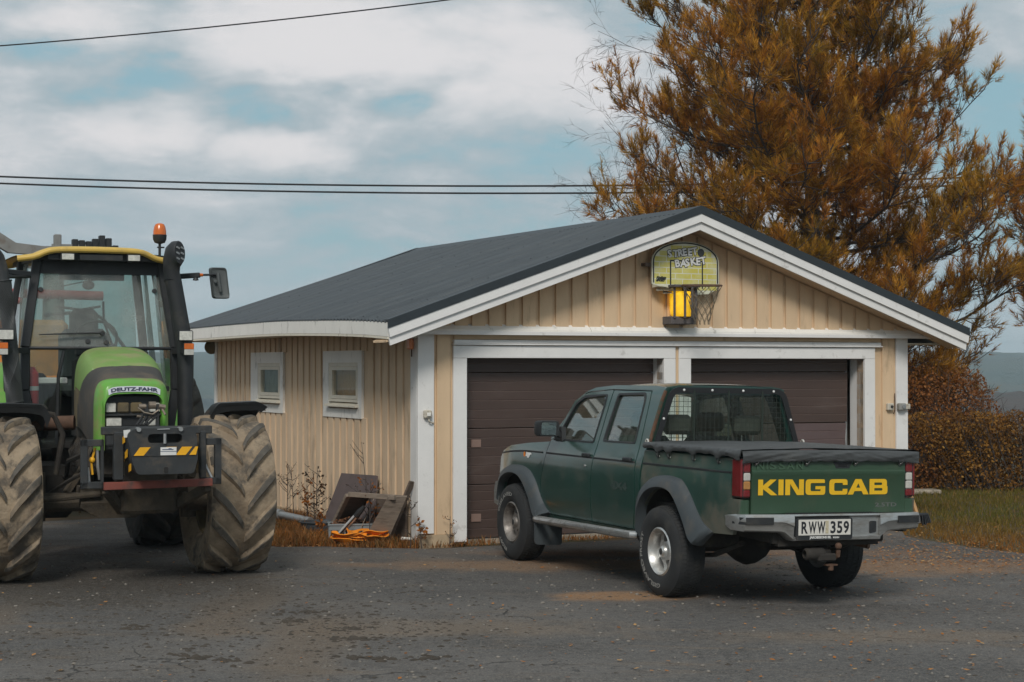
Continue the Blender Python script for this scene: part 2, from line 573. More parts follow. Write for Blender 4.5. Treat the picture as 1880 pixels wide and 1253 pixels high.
# ------------------------------------------------------------------ ground
def build_ground():
    def h(x, y):
        d = math.hypot(x, y - 12)
        z = 0.0
        if d > 38:
            t = min(1.0, (d - 38) / 360)
            z -= 30 * (t * t * (3 - 2 * t))
        return z
    mb = MB()
    rings = [0, 4, 8, 12, 16, 20, 25, 30, 38, 46, 56, 70, 90, 120, 160, 220, 300, 400, 600, 1000, 1600, 2400]
    n = 96
    vs, fs = [], []
    for r in rings:
        for k in range(n):
            a = 2 * math.pi * k / n
            x, y = r * math.cos(a), 12 + r * math.sin(a)
            vs.append((x, y, h(x, y) - .03))
    for i in range(len(rings) - 1):
        for k in range(n):
            fs.append((i * n + k, i * n + (k + 1) % n, (i + 1) * n + (k + 1) % n, (i + 1) * n + k))
    mb.add(vs, fs)
    soil = pmat('soil_and_turf', (.060, .052, .020), .95, var=.3, vscale=.6, col2=(.085, .052, .020), patch=((.12, .055, .015), 1.2, .5, .7, .6), bump=.02, bscale=8)
    tag(mb.build('ground', soil, ang=60), 'dull green brown turf and soil around the yard', kind='structure')

    # the asphalt yard: irregular edge, gently uneven
    edge = [(-26, -8), (26, -8), (20, 5), (11.5, 10.5), (8.2, 13.6), (6.3, 16.2), (5.35, 17.2), (4.95, 17.75), (4.55, 18.5), (4.25, 19.4), (4.45, 20.45), (2.0, 19.35), (-.82, 18.05),
            (-1.25, 18.1), (-1.9, 18.28), (-2.4, 18.22), (-2.75, 18.5), (-2.9, 19.8), (-3.6, 21.4), (-4.6, 21.9), (-5.6, 21.2), (-7.5, 22.3), (-12, 21), (-20, 18), (-26, 12)]
    pts = []
    for i in range(len(edge)):
        a, b = Vector(edge[i]), Vector(edge[(i + 1) % len(edge)])
        m = max(1, int((b - a).length / .22)) if abs(a.x) < 9 and a.y > 5 else 2
        for k in range(m):
            p = a.lerp(b, k / m)
            w = noise.noise((p.x * 2.2, p.y * 2.2, 0)) * .07 + noise.noise((p.x * 7, p.y * 7, 3)) * .04
            pts.append((p.x + w, p.y + w))
    mb = MB()
    bm = bmesh.new()
    vv = [bm.verts.new((x, y, 0)) for x, y in pts]
    for i in range(len(vv)): bm.edges.new((vv[i], vv[(i + 1) % len(vv)]))
    bmesh.ops.triangle_fill(bm, use_beauty=True, edges=bm.edges[:])
    bm.verts.index_update()
    vs = [tuple(v.co) for v in bm.verts]
    fs = [tuple(v.index for v in f.verts) for f in bm.faces]
    n = len(vs)
    es = [(e.verts[0].index, e.verts[1].index, n + e.verts[1].index, n + e.verts[0].index) for e in bm.edges if len(e.link_faces) == 1]
    bm.free()
    mb.add(vs + [(x, y, -.06) for x, y, z in vs], fs + es)
    m = bpy.data.materials.new('asphalt')
    m.use_nodes = True
    t = NT(m.node_tree)
    tc = t.n('ShaderNodeTexCoord').outputs['Object']
    big = t.noise(tc, .35, 5, .6, .3)
    mid = t.noise(tc, 1.7, 6, .65, .4)
    fine = t.noise(tc, 17, 5, .75)
    speck = t.noise(tc, 60, 3, .7)
    c = t.mix(t.ramp(big, .35, .65), (.092, .088, .084), (.148, .137, .126))
    c = t.mix(t.ramp(mid, .48, .75, 0, .55), c, (.058, .055, .053))
    # trampled mud and sand: more towards the tractor and in streaks
    streak = t.n('ShaderNodeMapping', {'Vector': tc, 'Scale': (.45, 2.0, 1), 'Rotation': (0, 0, -.25)}).outputs[0]
    sn = t.noise(streak, 1.3, 6, .7, .5)
    sx = t.n('ShaderNodeSeparateXYZ', {0: tc})
    left = t.ramp(sx.outputs[0], 1.0, -4.5, 0, .6)
    c = t.mix(t.math('MULTIPLY', t.ramp(sn, .40, .66), left), c, (.088, .070, .052))
    c = t.mix(t.ramp(sn, .54, .74, 0, .8), c, (.20, .145, .095))

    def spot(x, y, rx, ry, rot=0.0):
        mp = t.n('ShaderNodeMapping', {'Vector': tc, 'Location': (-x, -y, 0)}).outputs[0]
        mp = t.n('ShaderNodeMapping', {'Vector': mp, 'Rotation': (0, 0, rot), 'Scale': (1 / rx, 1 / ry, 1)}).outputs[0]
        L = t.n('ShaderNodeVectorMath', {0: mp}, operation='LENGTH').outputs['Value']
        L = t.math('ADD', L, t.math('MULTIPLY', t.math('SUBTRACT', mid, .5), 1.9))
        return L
    c = t.mix(t.ramp(spot(.85, 14.3, .62, .35), .35, 1.25, .95, 0), c, (.36, .20, .095))          # sand by the rear tyre
    c = t.mix(t.ramp(spot(2.4, 14.05, 1.0, .33), .85, .98, .62, 0), c, (.155, .152, .148))         # pale repair patch
    c = t.mix(t.ramp(spot(3.7, 16.4, 1.5, .7), .4, 1.3, .85, 0), c, (.27, .155, .08))
    c = t.mix(t.ramp(spot(.3, 16.6, 1.8, .55), .4, 1.3, .8, 0), c, (.27, .16, .085))
    c = t.mix(t.ramp(spot(1.9, 17.6, 2.6, .35), .4, 1.2, .7, 0), c, (.24, .13, .065))
    c = t.mix(t.ramp(spot(-.6, 12.6, 1.5, .5, .3), .4, 1.3, .6, 0), c, (.21, .155, .105))
    c = t.mix(t.ramp(spot(2.6, 12.2, 1.6, .35, -.2), .4, 1.3, .5, 0), c, (.22, .16, .105))
    for tx, ty, rr in ((-2.1, 13.7, -.25), (-3.9, 12.6, -.25), (-1.35, 11.9, -.1)):          # mud carried off the tractor tyres
        c = t.mix(t.ramp(spot(tx, ty, .34, 1.9, rr), .3, 1.3, .75, 0), c, (.155, .112, .074))
    c = t.mix(t.ramp(spot(-3.5, 15.0, 1.9, 1.6), .4, 1.3, .8, 0), c, (.050, .042, .033))           # darker brown ground under the tractor
    c = t.mix(t.ramp(fine, .50, .66, 0, .75), c, (.175, .162, .145))
    c = t.mix(t.ramp(fine, .47, .34, 0, .75), c, (.036, .034, .033))
    c = t.mix(t.ramp(speck, .55, .64, 0, .8), c, (.26, .225, .185))
    c = t.mix(t.ramp(speck, .44, .36, 0, .6), c, (.030, .028, .027))
    vor = t.n('ShaderNodeTexVoronoi', {'Vector': t.n('ShaderNodeVectorMath', {0: tc, 1: t.n('ShaderNodeTexNoise', {'Vector': tc, 'Scale': 1.6, 'Detail': 4.0}).outputs[1]}, operation='ADD').outputs[0],
                                       'Scale': .42}, feature='DISTANCE_TO_EDGE').outputs[0]
    crack = t.ramp(vor, .001, .006, 1.0, 0.0)
    crack = t.math('MULTIPLY', crack, t.ramp(big, .50, .62))
    c = t.mix(t.math('MULTIPLY', crack, .6), c, (.016, .015, .014))
    wet = t.ramp(mid, .42, .62)
    hh = t.math('ADD', t.math('MULTIPLY', fine, .5), t.math('MULTIPLY', speck, .5))
    hh = t.math('ADD', hh, t.math('MULTIPLY', mid, 1.2))
    hh = t.math('SUBTRACT', hh, crack)
    bmp = t.n('ShaderNodeBump', {'Height': hh, 'Strength': 1.0, 'Distance': .030}).outputs[0]
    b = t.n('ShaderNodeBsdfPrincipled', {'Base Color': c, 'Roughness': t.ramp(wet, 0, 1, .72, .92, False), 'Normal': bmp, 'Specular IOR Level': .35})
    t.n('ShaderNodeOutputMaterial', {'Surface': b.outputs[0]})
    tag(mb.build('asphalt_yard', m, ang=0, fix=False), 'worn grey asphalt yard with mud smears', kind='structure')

    # forested hills far away
    def hill(name, y0, depth, x0, x1, base, fz, cols, label, amp, scale):
        mb = MB()
        nx, ny = 260, 34
        def P(u, v):
            x = x0 + (x1 - x0) * u
            y = y0 + depth * v
            prof = math.sin(min(1, v * 1.25) * math.pi / 2) ** .8
            z = base + (fz(x) - base) * prof
            z += amp * (noise.noise((x / scale, y / scale, 1)) + .6 * noise.noise((x / scale * 2.7, y / scale * 2.7, 5))) * (.3 + .7 * prof)
            return (x, y, z)
        mb.grid(P, nx, ny)
        m = pmat(name + '_forest', cols[0], 1.0, vscale=.012, col2=cols[1], patch=(cols[2], .03, .5, .62, .7), bump=3.0, bscale=.12, spec=0.1)
        tag(mb.build(name, m, ang=80, fix=False), label, kind='structure')
    hill('hills', 1300, 900, -2200, 2600, -22, lambda x: 11 + 7 * math.sin(x / 420 + 1.9) + 6 * (x > 0) * min(1, x / 300), [(.014, .030, .022), (.030, .042, .022), (.06, .045, .02)], 'low wooded hills along the horizon', 2.2, 22)
    hill('near_woodland', 420, 260, -800, 900, -24, lambda x: -14 + 3.0 * math.sin(x / 70) + (4 if x > 0 else 0), [(.055, .040, .034), (.075, .048, .036), (.030, .034, .024)], 'purple brown leafless wood in the valley', 1.6, 7)


build_ground()

# ------------------------------------------------------------------ garage
G_LOC, G_RZ = (-1.0246, 18.3203, 0), .4619
U0, U1, UM, GL = .085, 6.345, 3.215, 7.03
SL = .3485
ZR = 3.564


def zr(u): return ZR - SL * abs(u - UM)


def ebump(y): return ease(y, [(-.46, .0), (.3, .035), (1.75, .068), (3.0, .085), (4.7, .08), (7.36, .06)])


def build_garage():
    g = thing('garage', 'yellow board garage with dark corrugated roof and two brown doors', 'garage', G_LOC, G_RZ)
    # core walls (sheet behind the boards)
    mb = MB()
    WIN = [(1.66, 2.58), (4.30, 5.16)]
    plate(mb, [(0, .0), (GL, .0), (GL, 2.24), (3.5, 2.27), (.4, 2.24), (0, 2.2)], [[(a, 1.4), (b, 1.4), (b, 1.87), (a, 1.87)] for a, b in WIN],
          lambda a, b, d: (U0 + d, a, b), 0.0, .12)
    plate(mb, [(0.12, .0), (GL, .0), (GL, 2.2), (0.12, 2.2)], [], lambda a, b, d: (U1 - d, a, b), 0.0, .12)
    mb.box(U0 + .12, U1 - .12, GL - .12, GL, 0, 2.2)
    mb.prism([(U0 + .0, 2.2), (U1, 2.2), (UM, 2.2 + SL * (UM - U0))], 'y', GL - .1, GL)
    mb.build('wall', M_BOARD_SIDE, g, ang=0)
    mb = MB()
    # front wall: piers and header sheet with the two openings
    plate(mb, [(U0, 0), (.605, 0), (.605, 1.93), (3.0, 1.93), (3.0, 0), (3.35, 0), (3.35, 1.93), (5.74, 1.93), (5.74, 0), (U1, 0), (U1, 2.2), (U0, 2.2)], [],
          lambda a, b, d: (a, d, b), 0.0, .12)
    mb.prism([(U0 - .3, 2.2), (U1 + .3, 2.2), (U1 + .3, 2.24), (UM, zr(UM) - .1), (U0 - .3, 2.24)], 'y', -.06, .04)
    mb.build('front_wall', M_BOARD, g, ang=0)
    mb = MB()
    mb.box(U0 - .03, U0 + .15, -.0, GL, -.3, .10)
    mb.box(U1 - .15, U1 + .02, 0, GL, -.3, .10)
    mb.box(U0 - .03, .46, -.035, .1, -.3, .105)
    mb.box(3.14, 3.26, -.03, .1, -.3, .10)
    mb.box(5.97, U1 + .02, -.03, .1, -.3, .10)
    mb.build('foundation', pmat('tan_painted_plinth', (.47, .36, .235), .85, var=.2, vscale=5, patch=((.16, .12, .08), 5, .48, .7, .8), bump=.003), g, ang=0)
    MB().box(U0 + .1, U1 - .1, .13, GL - .1, -.1, .02).build('floor', M_CONC, g, ang=0)

    # boards of the long wall, cut round the windows
    def board(mesh_mb, mat):
        mesh_mb.build('board', mat, g, ang=0)
    w = .20
    k = 0
    while w < GL - .1:
        a, b = w, min(w + .152, GL - .09)
        zt = 2.165 + ebump(w)
        spans = [(.06 + RND.uniform(0, .03), zt)]
        for t0, t1 in ((1.545, 2.765), (4.18, 5.45)):
            if b > t0 and a < t1:
                spans = [(spans[0][0], 1.27), (2.015, zt)]
        for z0, z1 in spans:
            dx = RND.uniform(-.002, .002)
            board(MB().box(U0 - .024 + dx, U0 - .001, a, b, z0, z1, .003), M_BOARD_SIDE)
        w += .205
        k += 1
    # back corner strip and front corner strip of that wall
    MB().box(U0 - .035, U0 - .0012, .0, .17, .02, 2.185, .003).build('corner_trim', M_WHITE, g, ang=0)
    MB().box(U0 - .034, U0 - .0012, GL - .085, GL + .02, .02, 2.185, .003).build('corner_trim', M_WHITE_OLD, g, ang=0)
    # front corner trims, face boards of the piers
    MB().box(U0 - .035, .232, -.03, -.0012, .12, 2.19, .003).build('corner_trim', M_WHITE, g, ang=0)
    MB().box(6.205, U1 + .03, -.03, -.0012, .10, 2.19, .003).build('corner_trim', M_WHITE, g, ang=0)
    MB().box(.268, .418, -.026, -.0012, .105, 2.19, .003).build('board', M_BOARD, g, ang=0)
    MB().box(6.005, 6.165, -.026, -.0012, .105, 2.19, .003).build('board', M_BOARD, g, ang=0)
    MB().box(.46, 5.96, -.024, -.0012, 2.128, 2.185, .003).build('board', M_BOARD, g, ang=0)
    MB().box(3.165, 3.235, -.012, -.0012, .105, 2.12, .003).build('board', M_BOARD, g, ang=0)

    # gable boards
    u = 2.22 - .1975 * 12
    while u < 6.75:
        a, b = u, u + .15
        za, zb = zr(a) - .22, zr(b) - .22
        z0 = 2.266 + RND.uniform(-.003, .003)
        lo = max(min(za, zb), z0 + .002)
        if max(za, zb) > z0 + .01:
            poly = [(a, z0), (b, z0), (b, max(zb, z0 + .005))]
            if a < UM < b: poly.append((UM, zr(UM) - .22))
            poly.append((a, max(za, z0 + .005)))
            MB().prism(poly, 'y', -.086, -.061).build('board', M_BOARD, g, ang=0)
        u += .1975

    # white band between gable and doors: sloped weather board with drip strip
    mb = MB()
    mb.prism([(-.125, 2.2), (-.125, 2.226), (-.092, 2.262), (-.0605, 2.285), (-.0605, 2.2)], 'x', -.33, 2.03)
    mb.prism([(-.127, 2.2), (-.127, 2.229), (-.094, 2.264), (-.0605, 2.285), (-.0605, 2.2)], 'x', 2.034, 4.62)
    mb.prism([(-.125, 2.2), (-.125, 2.226), (-.092, 2.262), (-.0605, 2.285), (-.0605, 2.2)], 'x', 4.624, 6.74)
    mb.build('weather_board', M_WHITE_OLD, g, ang=0)
    MB().box(-.36, 6.80, -.135, .0, 2.186, 2.199, .002).box(-.36, 6.8, -.142, -.128, 2.172, 2.21, .002).build('drip_strip', M_WHITE, g, ang=0)

    # roof: corrugated sheets, each its own piece
    y0, y1, ns = -.44, 7.36, 8
    wl = .0975
    meshes = {}
    sag = lambda side, s_, half, y: ebump(y) * (s_ / half) ** 1.5 if side < 0 else 0.0
    sheetw = (y1 - y0) / ns
    for side in (-1, 1):
        for i in range(ns):
            mb = MB()
            n = int(round(sheetw / wl)) * 6
            half = (UM + .455) if side < 0 else (6.935 - UM)
            if (side, i if side < 0 else 0) not in meshes:
                def P(a, b, half=half, side=side, i=i):
                    y = a * (sheetw + .03)
                    s_ = b * half
                    z = -SL * s_ + .011 * math.sin(2 * math.pi * y / wl) + .004 + sag(side, s_, half, y0 + i * sheetw + y)
                    return (side * s_, y, z)
                mb.grid(P, n, 4)
                vs0, fs0 = list(mb.v), list(mb.f)
                nn = len(vs0)
                mb2 = MB()
                rim = [i_ * 5 + 4 for i_ in range(n + 1)]
                mb2.add(vs0 + [(x, y, z - .006) for x, y, z in vs0],
                        fs0 + [tuple(nn + q for q in reversed(f)) for f in fs0] + [(rim[q], rim[q + 1], nn + rim[q + 1], nn + rim[q]) for q in range(n)])
                meshes[side, i if side < 0 else 0] = mb2.mesh('roof_sheet', M_ROOF, 50, False)
            o = bpy.data.objects.new('roof_sheet', meshes[side, i if side < 0 else 0])
            COL.objects.link(o)
            o.parent = g
            o.location = (UM, y0 + i * sheetw, ZR + (.003 if i % 2 else 0))
    # ridge cap, verge flashing, screws
    mb = MB()
    mb.prism([(UM - .17, ZR - .045), (UM, ZR + .026), (UM + .17, ZR - .045), (UM + .17, ZR - .052), (UM, ZR + .016), (UM - .17, ZR - .052)], 'y', y0 - .02, y1 + .02)
    mb.build('ridge_cap', M_FLASH, g, ang=0)
    for s_, ue in ((-1, -.46), (1, 6.94)):
        for yy in (y0 - .03, y1 + .006):
            mb = MB()
            a, b = (UM, ZR), (ue, ZR - SL * abs(ue - UM))
            mb.prism([(a[0], a[1] - .06), (a[0], a[1] + .028), (b[0], b[1] + .028), (b[0], b[1] - .06)], 'y', yy, yy + .024)
            mb.prism([(a[0], a[1] + .016), (a[0], a[1] + .029), (b[0], b[1] + .029), (b[0], b[1] + .016)], 'y', yy + .0245 if yy < 0 else yy - .11, yy + .11 if yy < 0 else yy - .0005)
            mb.build('verge_flashing', M_FLASH, g, ang=0)
        # barge boards in two steps
        for nm, d0, d1, ya, yb, ext in (('barge_board', .045, .148, -.462, -.436, .0), ('lower_barge_board', .135, .235, -.435, -.408, -.015)):
            e = ue + s_ * ext
            mb = MB()
            dz = SL * abs(e - UM)
            mb.prism([(UM, ZR - d1), (UM, ZR - d0), (e, ZR - dz - d0), (e - s_ * .02, ZR - dz - d1)], 'y', ya, yb)
            mb.build(nm, M_WHITE, g, ang=0)
        mb = MB()
        e = ue
        dz = SL * abs(e - UM)
        mb.prism([(UM, ZR - .2), (UM, ZR - .06), (e, ZR - dz - .06), (e, ZR - dz - .2)], 'y', y1 - .03, y1)
        mb.build('barge_board', M_WHITE, g, ang=0)
        # soffit boards under the front overhang
        for q in range(4):
            mb = MB()
            yy = -.405 + q * .087
            mb.prism([(UM, ZR - .20), (UM, ZR - .18), (e, ZR - dz - .18), (e, ZR - dz - .20)], 'y', yy, yy + .083)
            mb.build('soffit_board', M_BOARD, g, ang=0)
    # eaves: fascia, soffit
    for ue, s_ in ((-.452, -1), (6.925, 1)):
        ze = ZR - SL * abs(ue - UM)
        for (xa, xb, ya, yb, z0_, z1_, mt) in ((ue, ue - s_ * .024, -.43, 7.35, -.145, -.006, M_WHITE_OLD), (ue - s_ * .0015, ue - s_ * .03, -.425, 7.345, -.172, -.147, M_FRAME_OLD)):
            mb = MB()
            rr = []
            for q in range(17):
                y = ya + (yb - ya) * q / 16
                e = ebump(y) if s_ < 0 else 0
                rr.append([(xa, y, ze + e + z0_), (xb, y, ze + e + z0_), (xb, y, ze + e + z1_), (xa, y, ze + e + z1_)])
            mb.loft(rr)
            mb.build('fascia', mt, g, ang=20)
        wall_u = U0 if s_ < 0 else U1
        nb = 4
        for q in range(nb):
            a = ue - s_ * .032 + (wall_u - ue + s_ * .034) * q / nb
            b = ue - s_ * .032 + (wall_u - ue + s_ * .034) * (q + 1) / nb
            a, b = a + (.003 if s_ < 0 else -.003), b - (.003 if s_ < 0 else -.003)
            mb = MB()
            rr = []
            for k_ in range(17):
                y = -.02 + 7.36 * k_ / 16
                e = ebump(y) if s_ < 0 else 0
                rr.append([(a, y, ze + e - .168), (b, y, ze + e - .168), (b, y, ze + e - .151), (a, y, ze + e - .151)])
            mb.loft(rr)
            mb.build('soffit_board', M_FRAME_OLD, g, ang=20)
    mb = MB()
    for y in [y0 + .05 + .39 * i for i in range(20)]:
        for s_ in (.25, .95, 1.65, 2.35, 3.05, 3.6):
            u_ = UM - s_
            e = sag(-1, s_, UM + .455, y)
            mb.box(u_ - .007, u_ + .007, y - .007, y + .007, zr(u_) + .011 + e, zr(u_) + .018 + e)
    mb.build('roof_screws', M_FLASH, g, ang=0)['kind'] = 'stuff'

    # windows of the long wall
    for (t0, t1), (f0, f1), tint in (((1.545, 2.763), (1.66, 2.58), 'brown'), ((4.18, 5.45), (4.30, 5.16), 'green')):
        wn = MB()
        plate(wn, [(t0, 1.262), (t1, 1.262), (t1, 2.022), (t0, 2.022)], [[(f0, 1.365), (f1, 1.365), (f1, 1.885), (f0, 1.885)]],
              lambda a, b, d: (U0 - .033 + d, a, b), 0, .031)
        wo = wn.build('window', M_WHITE_OLD, g, ang=0)
        fr = MB()
        plate(fr, [(f0 + .002, 1.44), (f1 - .002, 1.44), (f1 - .002, 1.883), (f0 + .002, 1.883)], [[(f0 + .018, 1.475), (f1 - .075, 1.475), (f1 - .075, 1.845), (f0 + .018, 1.845)]],
              lambda a, b, d: (U0 - .03 + d, a, b), 0, .06)
        fr.build('window_frame', M_FRAME_OLD, wo, ang=0)
        sa = MB()
        plate(sa, [(f0 + .020, 1.477), (f1 - .077, 1.477), (f1 - .077, 1.843), (f0 + .020, 1.843)], [[(f0 + .05, 1.515), (f1 - .125, 1.515), (f1 - .125, 1.80), (f0 + .05, 1.80)]],
              lambda a, b, d: (U0 - .036 + d, a, b), 0, .05)
        sa.build('sash', M_FRAME_OLD, wo, ang=0)
        MB().box(U0 - .012, U0 - .008, f0 + .049, f1 - .124, 1.514, 1.801).build('pane', M_WIN, wo, ang=0)
        sl = MB()
        sl.prism([(U0 - .085, 1.385), (U0 - .085, 1.405), (U0 + .0, 1.43), (U0 + .0, 1.385)], 'y', f0 - .02, f1 + .01)
        sl.build('sill', M_FRAME_OLD, wo, ang=0)
        # a blind or stored board seen behind the glass
        cm = pmat('tan_curtain', (.55, .32, .13), .9, var=.2, vscale=4) if tint == 'brown' else pmat('grey_green_curtain', (.16, .17, .12), .9, var=.3, vscale=5)
        cur = MB()
        cur.grid(lambda a, b: (U0 + .045 + .012 * math.sin(a * 26), f0 + .06 + (f1 - f0 - .1) * a, 1.40 + .46 * b), 60, 1)
        cur.build('curtain', cm, wo, ang=60, fix=False)

    # garage doors: sections with ribs
    def door(u_0, u_1, z1, kink):
        yd = .20
        jm = MB()
        jm.box(u_0 - .155, u_0 - .0, -.034, -.0012, .02, 1.93, .003)
        jm.box(u_1, u_1 + .15, -.034, -.0012, .02, 1.93, .003)
        jm.box(u_0 - .155, u_1 + .15, -.0335, -.0012, 1.932, 2.062, .003)
        d = jm.build('garage_door', M_WHITE, g, ang=0)
        rv = MB()
        rv.box(u_1 - .0, u_1 + .02, -.001, .25, 0, 1.93)
        rv.box(u_0 - .02, u_0, -.001, .25, 0, 1.93)
        rv.box(u_0, u_1, -.001, .25, 1.931, 1.95)
        rv.build('jamb', M_WHITE, d, ang=0)
        hs = 1.185 / 2
        edge = u_1 + .02 if not kink else u_1 - .085
        for i in range(4):
            za, zb = i * hs + (.03 if i == 0 else .003), min((i + 1) * hs - .003, 1.97)
            mb = MB()
            n = 6
            ua, ub = u_0 - .02, edge
            lean = 0
            # section: skin with a fine groove and light edge every 99 mm
            prof = []
            zz = za
            rib = hs / n
            pr, mi = [], []
            q = za
            while q < zb - 1e-4:
                t_ = min(q + rib, zb)
                pr += [(yd, q + .004), (yd, t_ - .008), (yd + .006, t_ - .005), (yd + .004, t_ - .001)]
                q = t_
            nrow = len(pr)
            skew = (-.05 if i == 1 else 0) if kink else 0
            vs, fs, ms = [], [], []
            for j, (yy, z) in enumerate(pr):
                ue = ub
                dy = 0
                if kink:
                    f = (z - za) / (zb - za)
                    if i == 1: ue = ub - .005 - .03 * (1 - abs(2 * f - 1)); dy = -.02 + .03 * f
                    if i >= 2: ue = ub + .01 * f
                vs += [(ua, yy + dy * .2, z), (ue, yy + dy, z)]
            for j in range(nrow - 1):
                fs.append((2 * j, 2 * j + 1, 2 * j + 3, 2 * j + 2))
                ms.append(1 if j % 4 == 2 else 0)
            nn = len(vs)
            vs += [(x, yd + .045, z) for x, y, z in vs[:]]
            fs.append(tuple(2 * j + 1 for j in range(nrow)) + tuple(nn + 2 * j + 1 for j in reversed(range(nrow))))
            ms.append(0)
            fs.append((2 * nrow - 2, 2 * nrow - 1, nn + 2 * nrow - 1, nn + 2 * nrow - 2)); ms.append(0)
            fs.append((0, 1, nn + 1, nn)); ms.append(0)
            mb.add(vs, fs, ms)
            pale = kink and i <= 1
            mb.build('panel', [M_DOOR_PALE if pale else M_DOOR, M_RIBLINE], d, ang=20, fix=False)
        # weather seal at the floor
        MB().box(u_0, u_1, yd - .002, yd + .04, .003, .03).build('seal', M_BLACKP, d, ang=0)
        if not kink:
            for z in (.985, .20):
                MB().box(u_0 + .155, u_0 + .27, yd - .012, yd - .001, z, z + .085, .004).build('handle', pmat('bare_plate', (.24, .16, .13), .5, var=.15), d, ang=0)
        else:
            # bent track showing in the gap beside the buckled panels
            mb = MB()
            mb.tube([(edge + .03, yd + .05, 1.9), (edge + .02, yd + .05, 1.3), (edge - .01, yd + .02, 1.1), (edge + .02, yd + .04, .8), (edge + .05, yd + .05, .1)], .009, 5)
            mb.tube([(edge + .06, yd + .1, 1.9), (edge + .06, yd + .1, .05)], .018, 6)
            mb.build('track', M_GALV, d)
        return d
    door(.605, 3.0, 1.93, False)
    door(3.35, 5.74, 1.93, True)
    MB().box(.44, 5.985, -.06, -.0012, 2.068, 2.084, .002).box(.452, 5.97, -.05, -.0012, 2.085, 2.122, .003).build('door_head_molding', M_WHITE, g, ang=0)
    return g


garage = build_garage()
MG = Matrix.Translation(G_LOC) @ Matrix.Rotation(G_RZ, 4, 'Z')


def gw(u, y, z=0.0):
    return MG @ Vector((u, y, z))
# ------------------------------------------------------------------ pickup truck
M_GREEN = pmat('dark_green_car_paint', (0.0165, 0.052, 0.042), .28, var=.12, vscale=3, coat=.85, patch=((.10, .088, .065), 2.6, .50, .80, .38), bump=.0006, bscale=7)
M_GREEN_DUSTY = pmat('dusty_dark_green_paint', (0.0185, 0.053, 0.042), .36, var=.15, vscale=3, coat=.5, patch=((.135, .115, .085), 2.6, .40, .66, .75), bump=.0006, bscale=7)
M_GREEN_GATE = pmat('mid_green_car_paint', (0.033, 0.072, 0.041), .42, var=.1, vscale=3, coat=.3, patch=((.085, .085, .055), 4.0, .52, .8, .4))
M_RUST = pmat('rusty_paint', (0.10, 0.05, 0.028), .85, var=.35, vscale=22, patch=((.03, .055, .04), 14, .5, .6, .8))
M_FLARE = pmat('grey_plastic_flare', (0.050, 0.060, 0.066), .6, var=.14, vscale=6, patch=((.12, .105, .085), 5, .52, .75, .5))
M_TYRE = pmat('tyre_rubber', (0.020, 0.021, 0.022), .85, var=.25, vscale=9, patch=((.07, .062, .05), 5, .5, .75, .55), bump=.0015, bscale=60)
M_ALLOY = pmat('silver_alloy', (0.58, 0.58, 0.56), .38, metal=.75, var=.12, patch=((.12, .095, .07), 9, .46, .75, .75))
M_ALLOY_DIRTY = pmat('brake_dusted_alloy', (0.26, 0.24, 0.22), .5, metal=.6, var=.2, patch=((.07, .055, .04), 8, .40, .7, .85))
M_CHROME = pmat('dull_chrome', (0.47, 0.475, 0.465), .30, metal=.8, var=.18, vscale=7, grain=(1, .5, 2), patch=((.14, .115, .085), 6, .44, .72, .7), bump=.001, bscale=22)
M_TYRE_LETTER = pmat('white_tyre_lettering', (0.24, 0.235, 0.22), .8, var=.3, vscale=30)
M_SEAT = pmat('grey_seat_cloth', (0.085, 0.095, 0.085), .9, var=.2, vscale=14)
M_CARGLASS = glass('car_glass', (.80, .88, .84), 1.15, dirt=.07, dirtc=(.2, .2, .18))
M_REARGLASS = glass('dusty_rear_glass', (.82, .88, .83), .9, dirt=.10, dirtc=(.13, .13, .11))
M_MIRROR = pmat('mirror_glass', (.55, .6, .6), .04, metal=1.0, var=.02)
M_RED = pmat('red_lamp_lens', (0.15, 0.012, 0.014), .22, var=.25, vscale=16, coat=.5)
M_AMBERL = pmat('amber_lamp_lens', (0.42, 0.20, 0.06), .25, var=.2, vscale=16, coat=.5)
M_CLEAR = pmat('clear_lamp_lens', (0.50, 0.49, 0.45), .2, var=.25, vscale=18, coat=.6)
M_YELLOW = pmat('yellow_vinyl_lettering', (0.76, 0.45, 0.012), .45, var=.06, vscale=9)
M_TONNEAU = pmat('dark_grey_vinyl', (0.060, 0.064, 0.065), .5, var=.2, vscale=5, patch=((.10, .10, .095), 3.0, .48, .8, .45), bump=.004, bscale=14)
M_UNDER = pmat('dirty_underbody', (0.030, 0.026, 0.022), .9, var=.35, vscale=9, patch=((.10, .08, .055), 6, .5, .7, .5))
M_RUSTY = pmat('rusty_steel', (0.11, 0.062, 0.040), .85, metal=.2, var=.4, vscale=14)
M_PLATE = pmat('number_plate_white', (0.62, 0.60, 0.55), .5, var=.06, patch=((.30, .2, .1), 20, .6, .72, .5))
M_PRINT = pmat('black_print', (0.016, 0.018, 0.022), .5, var=.1)
M_WHITEPRINT = pmat('white_print', (0.66, 0.66, 0.64), .5, var=.08)
M_ORANGE = pmat('orange_sticker', (0.75, 0.20, 0.01), .45, var=.1)

FYT = [(.30, .73), (.38, .745), (.45, .775), (.60, .80), (.80, .809), (.95, .803), (1.03, .789), (1.07, .774), (1.12, .755), (1.20, .728), (1.40, .666), (1.60, .60), (1.66, .565), (1.70, .53)]
FYB = [(.30, .73), (.38, .745), (.45, .775), (.60, .80), (.80, .809), (.95, .803), (1.03, .790), (1.07, .782), (1.14, .775)]


def fy(x, z):
    y = ease(z, FYT if x > .44 else FYB)
    if x > 3.0: y *= 1 - .10 * ((x - 3.0) / .55) ** 2
    if x < -.6: y *= 1 - .02 * ((-.6 - x) / .5) ** 2
    return y


ROLL = Matrix.Translation((0, 0, .45)) @ Matrix.Rotation(rad(1.2), 4, 'X') @ Matrix.Translation((0, 0, -.45))


